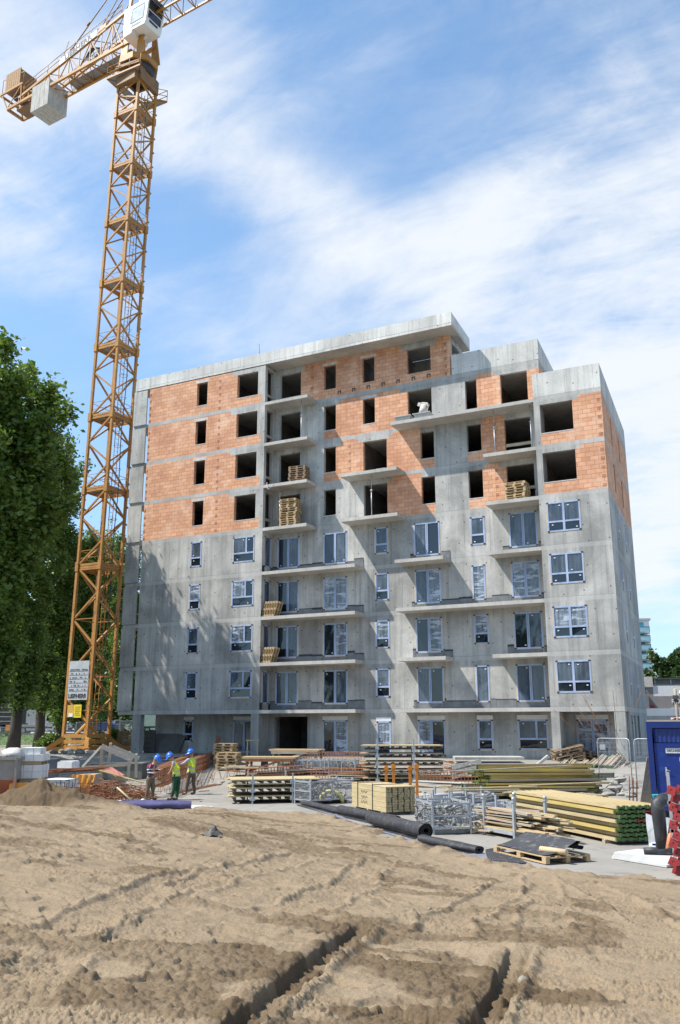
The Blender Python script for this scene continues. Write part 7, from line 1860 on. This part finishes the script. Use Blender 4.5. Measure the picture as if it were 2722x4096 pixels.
    o = h.build('helmet', M_HELM, r); o.matrix_local = Matrix.Translation(hc)@rot@Matrix.Translation((-.0,0,.02))
    return r
def workers():
    YL, YD, GR = (.62,.70,.035), (.50,.58,.03), (.45,.47,.45)
    # 1: striped pullover, bending over the cage, facing right
    k = .00172
    def z(x, y, x0, yb, kk): return ((x-x0)*kk, (yb-y)*kk)
    def J(d, x0, yb, kk): return {n: ((v[0]-x0)*kk, v[2], (yb-v[1])*kk) for n, v in d.items()}
    j = J({'pelvis':(455,965,0),'waist':(455,870,0),'chest':(480,700,-.02),'neck':(535,585,0),'head':(583,520,0),
           'sha':(450,655,-.17),'ela':(430,790,-.24),'wra':(545,800,-.30),'shb':(505,650,.17),'elb':(560,760,.24),'wrb':(640,745,.22),
           'hipa':(430,985,-.09),'kna':(425,1180,-.10),'ana':(400,1345,-.08),'hipb':(495,985,.09),'knb':(520,1185,.08),'anb':(522,1350,.06)}, 470, 1395, k)
    j['toe'] = (.95,-.25,0)
    st = [(.0,.0,(0,0,0))]
    bands = []
    W, R_ = (.62,.62,.64), (.30,.03,.09)
    for q, (z0, z1, c) in enumerate(((.70,.735,W),(.80,.845,W),(.90,.93,R_),(1.02,1.06,W),(1.13,1.175,W),(1.235,1.27,R_),(1.30,1.37,R_))): bands.append((z0,z1,c))
    worker('worker bending over the cage in a navy, white and red striped pullover', tuple(at_z(600,3200,0)), j, (mat('brown_trousers', (.16,.115,.075), (.11,.08,.055), 8, .9, bump=.3), band_mat('striped_pullover', (.035,.035,.075), bands)), False, False, (.80,-.25,-.52))
    # 2: green trousers, vest, grey short sleeves, facing left
    j = J({'pelvis':(1020,880,0),'waist':(1018,790,0),'chest':(985,640,0),'neck':(918,530,0),'head':(868,472,0),
           'sha':(955,590,-.17),'ela':(930,705,-.21),'wra':(872,800,-.16),'shb':(950,580,.17),'elb':(890,690,.22),'wrb':(850,795,.12),
           'hipa':(985,905,-.09),'kna':(985,1140,-.08),'ana':(935,1345,-.10),'hipb':(1050,905,.09),'knb':(1045,1145,.09),'anb':(1040,1350,.06)}, 1000, 1400, .00172)
    j['toe'] = (-.9,-.35,0)
    vest = lambda n, o: band_mat(n, YL, ((.93+o,.985+o,GR),(1.08+o,1.135+o,GR)), YD)
    worker('worker in green trousers and yellow safety vest with bare forearms', tuple(at_z(700,3200,0)), j, (mat('green_trousers', (.012,.075,.035), (.008,.05,.022), 8, .9, bump=.3), mat('grey_shirt', (.30,.29,.34), (.22,.21,.26), 9, .9), vest('yellow_vest', -.03)), True, True, (-.82,-.18,-.54))
    # 3: brown trousers, vest, long light sleeves, facing left, one arm stretched out
    j = J({'pelvis':(1355,800,0),'waist':(1355,725,0),'chest':(1368,590,0),'neck':(1360,455,0),'head':(1338,385,0),
           'sha':(1300,500,-.12),'ela':(1215,585,-.22),'wra':(1140,615,-.26),'shb':(1442,520,.06),'elb':(1435,640,-.06),'wrb':(1320,675,-.20),
           'hipa':(1310,830,-.06),'kna':(1290,1030,-.08),'ana':(1270,1225,-.08),'hipb':(1405,830,.06),'knb':(1415,1035,.06),'anb':(1450,1232,.05)}, 1360, 1275, .00186)
    j['toe'] = (-.85,-.5,0)
    worker('worker in brown trousers and yellow safety vest stretching one arm to the left', tuple(at_z(763,3178,0)), j, (mat('umber_trousers', (.13,.085,.06), (.09,.06,.045), 8, .9, bump=.3), mat('light_shirt', (.42,.41,.43), (.33,.32,.35), 9, .9), vest('bright_vest', -.06)), True, False, (-.86,-.42,-.28))
workers()

# ================================================================ STREET AND BACKGROUND
def street():
    zs = 1.9
    M = mat('asphalt_pale', (.36,.36,.38), (.30,.30,.32), .6, .9)
    s = MB(); s.quad((-260,-40,zs+.004),(-64,-40,zs+.004),(-64,160,zs+.004),(-260,160,zs+.004)); tag(s.build('road', M), 'pale grey street beyond the trees', 'road', kind='structure')
    # the ground rises to the street
    s = MB(); xs = np.linspace(-47,-64,12); ys = [-40,160]
    s.add([(x,y,1.004+(zs-1.0)*sstep(-48,-63.5,x)) for y in ys for x in xs], [(i+1,i,12+i,13+i) for i in range(11)]); tag(s.build('verge', mat('dusty_verge', (.33,.30,.24), (.26,.24,.18), 1.5, .95)), 'dusty verge rising to the street', 'ground', kind='structure')
    kb = MB(); kb.box((-64.3,-40,zs-.3),(-64.0,160,zs+.13)); tag(kb.build('kerb', M_PGREY), 'concrete kerb of the street', 'kerb', kind='structure')
    M_G = mat('lawn', (.085,.15,.025), (.13,.19,.04), 2.0, .95)
    g = MB(); pts = []
    def zz(x): return 1.004+(zs-1.0)*sstep(-48,-63.5,x)
    xs = np.linspace(-54,-63.4,8); ys = np.linspace(-8,60,6)
    g.add([(x,y,zz(x)+.012) for y in ys for x in xs], [(j*8+i+1,j*8+i,(j+1)*8+i,(j+1)*8+i+1) for j in range(5) for i in range(7)]); tag(g.build('lawn', M_G), 'strip of green lawn along the street', 'grass', kind='structure')
    rng = np.random.default_rng(5); n = 9000; X = rng.uniform(-63.4,-54,n); Y = rng.uniform(-8,45,n); Z = np.array([zz(x) for x in X])+.02
    h = rng.uniform(.06,.2,n); a = rng.uniform(0,6.28,n); v = np.zeros((n,3,3)); dx, dy = np.cos(a)*.02, np.sin(a)*.02
    v[:,0] = np.stack([X-dx,Y-dy,Z],1); v[:,1] = np.stack([X+dx,Y+dy,Z],1); v[:,2] = np.stack([X+rng.normal(0,.05,n),Y+rng.normal(0,.05,n),Z+h],1)
    me = bpy.data.meshes.new('grass'); me.from_pydata(v.reshape(-1,3).tolist(), [], [(3*i,3*i+1,3*i+2) for i in range(n)]); me.materials.append(mat('grass_blades', (.10,.18,.03), (.15,.22,.05), 3, .9)); o = bpy.data.objects.new('grass', me); col.objects.link(o); tag(o, 'short green grass blades of the street lawn', 'grass', kind='stuff')
    def wheel(r, x, y, rad_, w, nm='wheel'):
        t = MB().tube([(x,y-w/2,rad_),(x,y+w/2,rad_)], rad_, 18); o = t.build(nm, M_BLACKR, r); MB().tube([(x,y-w/2-.012,rad_),(x,y+w/2+.012,rad_)], rad_*.58, 12).build('rim', M_GALV, o)
    def van(label, loc, rz, m=M_WHITE, L=5.4, H=2.35, W=1.95):
        r = thing('van', label, 'van', loc, rz, None); b = MB()
        pr = [(0,.35),(0,H-.12),(.15,H),(L*.66,H),(L*.70,H-.08),(L*.83,1.35),(L-.12,1.12),(L,.85),(L,.35)]; n_ = len(pr)
        b.add([(x,-W/2,z) for x,z in pr]+[(x,W/2,z) for x,z in pr], [tuple(range(n_)),tuple(reversed(range(n_,2*n_)))]+[(i,n_+i,n_+(i+1)%n_,(i+1)%n_) for i in range(n_)]); b.build('body', m, r)
        g_ = MB()
        for s in (-1,1): g_.add([(L*.60,s*(W/2+.008),1.28),(L*.78,s*(W/2+.008),1.28),(L*.715,s*(W/2+.008),H-.35),(L*.60,s*(W/2+.008),H-.35)], [(0,1,2,3)])
        g_.add([(L*.715,-W/2+.12,H-.12),(L*.715,W/2-.12,H-.12),(L*.825,W/2-.12,1.40),(L*.825,-W/2+.12,1.40)], [(0,1,2,3)]); g_.build('windows', M_GLASS, r)
        for x in (L*.19,L*.81):
            for y in (-W/2+.1,W/2-.1): wheel(r, x, y, .35, .22)
        k = MB(); k.box((L*.12,-W/2-.012,.55),(L*.72,-W/2-.001,.72)); k.box((L-.02,-W/2+.05,.4),(L+.05,W/2-.05,.62)); k.build('trim', M_DARK, r)
        for y in (-W/2+.22,W/2-.22): MB().box((L-.03,y-.16,.78),(L+.012,y+.16,.98)).build('headlight', mat('lamp_glass', (.6,.62,.65), None, 3, .1), r)
        MB().box((L*.745,-W/2-.2,1.35),(L*.775,-W/2-.02,1.62)).build('mirror', M_DARK, r); MB().box((L*.57,-W/2-.014,1.0),(L*.6,-W/2-.001,1.05)).build('handle', M_DARK, r)
        return r
    def on_street(px, d): p = at_d(px, 2935, d); p.z = zs+.005; return p
    p = on_street(60, 88); van('white van on the street between the two left tree trunks', p, YAW+R(4))
    p = on_street(555, 95); van('white van on the street seen behind the corner column', p, YAW+R(10), M_WHITE, 4.9, 2.1)
    # dark flatbed lorry at the left edge
    p = on_street(-55, 84); r = thing('lorry', 'dark lorry with boarded load bed and an orange box at the left edge', 'lorry', p, YAW); MB().box((0,-1.2,1.05),(3.3,1.2,2.9)).build('load_bed', M_DARK, r)
    b = MB()
    for k in range(4): b.box((.02,-1.24,1.2+k*.42),(3.28,-1.201,1.26+k*.42))
    b.build('side_boards', M_PGREY, r); MB().box((-.1,-1.25,.92),(3.5,1.25,1.04)).build('chassis', M_DARK, r); MB().box((2.3,-1.3,.35),(3.1,-.6,.9)).build('tool_box', M_ORANGE, r)
    for x in (.7,1.6): wheel(r, x, -1.0, .45, .3); wheel(r, x, 1.0, .45, .3)
    # cars behind
    def car(label, loc, rz, m):
        r = thing('parked_car', label, 'car', loc, rz); L, W = 4.2, 1.75; b = MB(); pr = [(0,.35),(.05,.85),(.35,.95),(.9,1.42),(2.4,1.45),(3.1,.98),(4.0,.85),(4.2,.6),(4.2,.35)]; n_ = len(pr)
        b.add([(x,-W/2,z) for x,z in pr]+[(x,W/2,z) for x,z in pr], [tuple(range(n_)),tuple(reversed(range(n_,2*n_)))]+[(i,n_+i,n_+(i+1)%n_,(i+1)%n_) for i in range(n_)]); b.build('body', m, r)
        g_ = MB(); g_.quad((.85,-W/2-.006,.98),(2.85,-W/2-.006,.98),(2.35,-W/2-.006,1.38),(.98,-W/2-.006,1.38)); g_.build('windows', M_GLASS, r)
        for x in (.8,3.35):
            for y in (-W/2+.08,W/2-.08): wheel(r, x, y, .31, .18)
        return r
    for k, (px, d, c, lb) in enumerate(((330,92,(.03,.06,.22),'dark blue car parked on the street behind the crane'),(430,97,(.55,.55,.57),'silver car parked on the street right of the crane'),(600,100,(.30,.03,.03),'dark red car far behind the corner column'))):
        car(lb, on_street(px,d), YAW+R(6), mat('car_paint_'+str(k), c, None, 2, .25))
    # mesh fence along the verge
    pts = [at_d(px, 2960, d) for px, d in ((-60,64.5),(60,66.5),(175,68.5),(300,71),(430,74),(560,78))]
    for k in range(5):
        A, B = pts[k], pts[k+1]; A = Vector((A.x,A.y,0)); B = Vector((B.x,B.y,0))
        fence_panel(('light mesh fence panel at the left edge behind the skip','light mesh fence panel behind the block pallets','light mesh fence panel behind the second tree trunk','light mesh fence panel behind the crane foot','light mesh fence panel behind the corner column')[k], A, B, 1.05+.12*k, 1.6, 'light mesh fence along the street', M_GALV, .025, .008, 34, 9)
    # trees across the street
    for k, (px, d, H, W, lb) in enumerate(((-90,118,13,5.5,'dark tree across the street, at the left edge'),(30,122,12,5.5,'dark tree across the street behind the white van'),(140,116,11,5,'dark tree across the street between the second and third trunks'),(260,124,13,6,'dark tree across the street left of the crane'),(380,120,12,5.5,'dark tree across the street right of the crane mast'),(500,126,12,6,'dark tree across the street behind the corner column'),(610,130,11,5.5,'dark tree across the street hidden mostly by the building'))):
        p = at_d(px, 2900, d); poplar(lb, (p.x,p.y,1.9), H, W, 140+k, 9000, .36, M_LEAFD, clear=.06, group='trees across the street')
    # rubble and shrubs along the verge
    rnd = random.Random(4)
    def bush(lb, x, y, z, s, seed, m=M_LEAF, n=2600, nm='shrub'):
        rng = np.random.default_rng(seed); r = thing(nm, lb, 'shrub', (x,y,z)); c = rng.normal(size=(18,3))*np.array([.45,.45,.4])*s+np.array([0,0,s*.8]); P = np.concatenate([q+rng.normal(size=(n//18,3))*.2*s for q in c]); P[:,2] = np.abs(P[:,2])
        leaves_obj('foliage', P, .10, rng, m, r); t = MB()
        for k in range(6): q = c[k]; t.tube([(0,0,0),tuple(q)], .02, 4)
        t.build('stems', M_BARK, r)
    for k, (px, d, s, lb) in enumerate(((205,64,.75,'leafy shrub between the second and third tree trunks'),(395,70,.6,'leafy shrub right behind the crane foot'),(10,75,.5,'leafy shrub by the street at the left edge'),(470,72,.8,'leafy shrub behind the shaded beam stack'))):
        p = at_d(px, 2985, d); bush(lb, p.x, p.y, 1.05, s, 50+k)
    for k in range(26):
        px = rnd.uniform(200,470); p = at_d(px, 3040, rnd.uniform(56,62)); b = MB(); s = rnd.uniform(.12,.4); b.sphere((0,0,0), s, 8, 6, (1,rnd.uniform(.7,1.2),.6)); b.v = [tuple(Vector(v)*(1+.5*(fbm(np.array([v[0]*5.+k]), np.array([v[1]*5+v[2]*6]),2,3)[0]-.5))) for v in b.v]
        o = b.build('rubble_lump', rnd.choice((M_STONE,M_PGREY,M_GREY_W))); o.location = (p.x,p.y,gz(p.x,p.y)+s*.25); tag(o, 'lump of rubble lying around the crane foot', 'rubble', 'rubble at the crane foot')
street()
def background_right():
    # long brown house, flat roofed, with glazed attic
    A = at_d(2588, 2893, 92); rz = R(12); r = thing('brown_house', 'low grey brown building with a glazed attic and white block infill, right of the site', 'house', (A.x-2,A.y,0), rz)
    M_BR = mat('brown_render', (.215,.20,.195), (.18,.168,.165), 1, .9); hz = lambda py, d=92: at_d(2600,py,d).z
    zt = hz(2735); zr = hz(2708); z1 = hz(2798); z2 = hz(2835)
    b = MB(); b.box((2.2,0,0),(24,9,zt)); b.build('wall', M_BR, r); b = MB(); b.box((-2,-2.6,0),(2.2,9,zt-.9)); b.build('wing', mat('dark_render', (.15,.15,.16)), r)
    f = MB(); f.box((2.6,1.5,zt+.01),(24,8,zr-.15)); f.build('attic', mat('attic_glass', (.16,.21,.22), (.10,.13,.14), .6, .3), r)
    f = MB(); f.box((2.0,.9,zr-.149),(24.5,9,zr)); f.box((-2.2,.5,zr-.5),(1.9,9,zr-.38)); f.build('roof', M_DARK, r)
    f = MB()
    for k in range(12): f.box((3.2+k*1.6,1.40,zt+.01),(3.32+k*1.6,1.49,zr-.16))
    f.build('attic_posts', M_WHITE, r)
    MB().box((2.0,-.2,zt-.3),(2.9,1.4,zr+.1)).build('chimney', mat('pale_render', (.45,.42,.38)), r); MB().box((-2.1,-2.7,zt-1.2),(-1.5,-1.5,zr-.7)).build('parapet_post', mat('pale_render', (.45,.42,.38)), r)
    w = MB()
    w.quad((2.9,-.008,z1+.35),(7.6,-.008,z1+.35),(7.6,-.008,z1+1.45),(2.9,-.008,z1+1.45)); w.build('block_infill', mat('white_masonry', (.60,.60,.60), (.46,.46,.47), 7, .9), r)
    for k, x in enumerate((7.8,10.0,12.2)):
        f = MB(); f.box((x,-.06,z1+.5),(x+1.4,.0-.003,z1+1.5)); fo = f.build('window', M_GLASS if k < 1 else M_GLASS, r); MB().box((x-.06,-.05,z1+.42),(x+1.46,-.004,z1+.499)).box((x-.06,-.05,z1+1.501),(x+1.46,-.004,z1+1.57)).build('frame', M_WHITE, fo)
    for k in range(7):
        x = 4.6+k*1.55; f = MB(); f.box((x,-.06,z2-1.0),(x+1.35,-.003,z2+.0)); fo = f.build('window', M_GLASS, r); MB().box((x-.1,-.08,z2-1.06),(x-.01,-.004,z2+.06)).box((x-.1,-.08,z2+.01),(x+1.36,-.004,z2+.08)).build('frame', M_WHITE, fo)
    t = MB(); t.beam((4.4,-.03,z2+.62),(6.8,-.03,z2+.62),.02,.16); t = text_mesh('ROMA', .62, .01, M_WHITE, 'lettering', r); t.location = (5.5,-.05,z2+.75); t.rotation_euler = (R(90),0,0)
    p = MB(); p.tube([(2.6,-.25,z1-.9),(2.6,-.35,z1-.9)], .38, 12); p.build('red_sign', M_REDCAP, r)
    MB().tube([(.1,-2.0,zt-.9),(.9,-2.0,zt-.9)],[.42,.36],10).build('flower_tub', mat('terracotta', (.45,.17,.09)), r)
    MB().beam((-2,-2.62,zt-.3),(2,-2.62,zt-.3),.05).beam((-2,-2.62,zt-.85),(2,-2.62,zt-.85),.05).beam((3,-.05,zt+.6),(12,-.05,zt+.6),.05).beam((3,-.05,zt+.1),(12,-.05,zt+.1),.05).build('terrace_railing', M_DARK, r)
    MB().box((-1.6,-2.62,1.2),(-.3,-2.601,zt-2.4)).build('door', mat('door_green', (.05,.07,.06)), r)
    # bus
    B = at_d(2590, 2880, 66); bz = at_d(2590, 2833, 66).z; r = thing('white_bus', 'white roofed bus or coach passing behind the blue container', 'bus', (B.x-.6,B.y,.7), R(20)); H = bz-.7
    MB().box((0,0,H-.55),(11.5,2.4,H)).build('roof', M_CRW, r); MB().box((0.02,.02,.5),(11.4,2.38,H-.551)).build('body', mat('bus_grey', (.42,.43,.45), None, 2, .4), r)
    MB().box((2.6,-.02,1.0),(6.2,.019,H-.6)).box((6.8,-.02,1.0),(11.2,.019,H-.6)).build('windows', M_DARK, r); MB().box((.5,-.02,1.3),(2.2,.019,H-.75)).build('grille', M_PGREY, r)
    for x in (1.8,8.8): MB().tube([(x,-.03,.45),(x,.3,.45)], .48, 16).build('wheel', M_BLACKR, r)
    # tall white apartment tower
    d = 175; A = at_d(2560, 2668, d); zt = at_d(2580, 2477, d).z; r = thing('white_tower', 'tall white apartment tower with turquoise balconies beyond the right corner', 'apartment tower', (A.x,A.y,0), R(20))
    wd = (at_d(2610,2668,d)-A).length; MB().box((-14,0,0),(wd,14,zt)).build('wall', mat('tower_white', (.74,.75,.76), (.68,.69,.70), .3, .7), r); MB().box((-14.3,-.3,zt),(wd+.3,14.3,zt+.4)).build('roof', M_PGREY, r)
    M_TQ = mat('tower_glass', (.05,.24,.36), (.08,.32,.45), .4, .15)
    for k, py in enumerate((2497,2533,2570,2607,2645,2683)):
        z = at_d(2570,py,d).z; MB().box((-8,-.12,z-1.6),(wd*.56,-.01,z+.6)).build('window', M_TQ, r)
        s = MB(); s.box((-8,-1.6,z-1.75),(wd*.86,-.13,z-1.6)); so = s.build('balcony', mat('tower_slab', (.30,.36,.36)), r); g = MB(); g.box((-8,-1.6,z-1.5),(wd*.86,-1.56,z-.5)); g.build('glass_railing', mat('railing_glass', (.22,.40,.46), (.30,.48,.52), .5, .2), so); MB().beam((-8,-1.6,z-.45),(wd*.86,-1.6,z-.45),.08).beam((wd*.86,-1.6,z-1.6),(wd*.86,-1.6,z-.45),.08).build('handrail', M_DARK, so)
    # trees beyond
    for k, (px, d, pt, W, lb) in enumerate(((2668,118,2556,1.7,'dark upright tree beyond the brown house, left of the pair'),(2712,116,2560,1.8,'dark upright tree beyond the brown house, right of the pair'),(2620,150,2652,.9,'small dark tree beside the white tower'),(2765,118,2590,2.2,'dark tree at the right edge beyond the brown house'))):
        p = at_d(px, 2800, d); top = at_d(px, pt, d).z; poplar(lb, (p.x,p.y,0), top*.80, W*1.0, 70+k, 12000, .24, M_LEAFD, clear=.15, group='dark trees on the right')
    hm = MB(); n = 40
    pr = [(-600+40*i, 900, 18+26*math.exp(-((i-20)/7)**2)+5*math.sin(i*.9)) for i in range(n)]
    hm.add([(x,y,-1) for x,y,z in pr]+pr, [(i,i+1,n+i+1,n+i) for i in range(n-1)]); hm.add([(x,y+200,-1) for x,y,z in pr]+pr, [(i+1,i,n+i,n+i+1) for i in range(n-1)])
    tag(hm.build('hills', mat('far_hills', (.07,.13,.13), (.09,.15,.13), .05, 1)), 'distant wooded hill ridge', 'hills', kind='structure')
background_right()
def behind_camera():
    """what the windows mirror: a housing block and trees on the far side of the site"""
    M = mat('block_render', (.40,.37,.33), (.34,.32,.29), .4, .9)
    r = thing('apartment_block', 'apartment block on the opposite side of the site, behind the viewer', 'apartment building', (-6,-118,0), R(4)); MB().box((-30,-12,0),(34,0,17)).build('wall', M, r)
    w = MB()
    for k in range(5):
        for i in range(18): w.box((-28+i*3.4,.01,1.8+k*3.1),(-26.2+i*3.4,.06,3.4+k*3.1))
    q = w.build('windows', M_GLASS, r); q['kind'] = 'stuff'
    for i, (x, y, H) in enumerate(((-62,-80,17),(-44,-96,15),(-18,-104,12),(8,-102,13),(30,-92,16),(48,-70,15),(-74,-58,18))):
        poplar('broad tree on the far side of the site, behind the viewer, number '[:-9]+(', nearest the left','',', slightly left',', slightly right',', right',', far right',', far left')[i], (x,y,0), H, 5.0, 90+i, 6000, .42, M_LEAFD, clear=.15, group='trees behind the viewer')
behind_camera()
# every object with a category is a thing unless it says otherwise
for o in scene.objects:
    if o.parent is None and o.get('category') and not o.get('kind'): o['kind'] = 'thing'
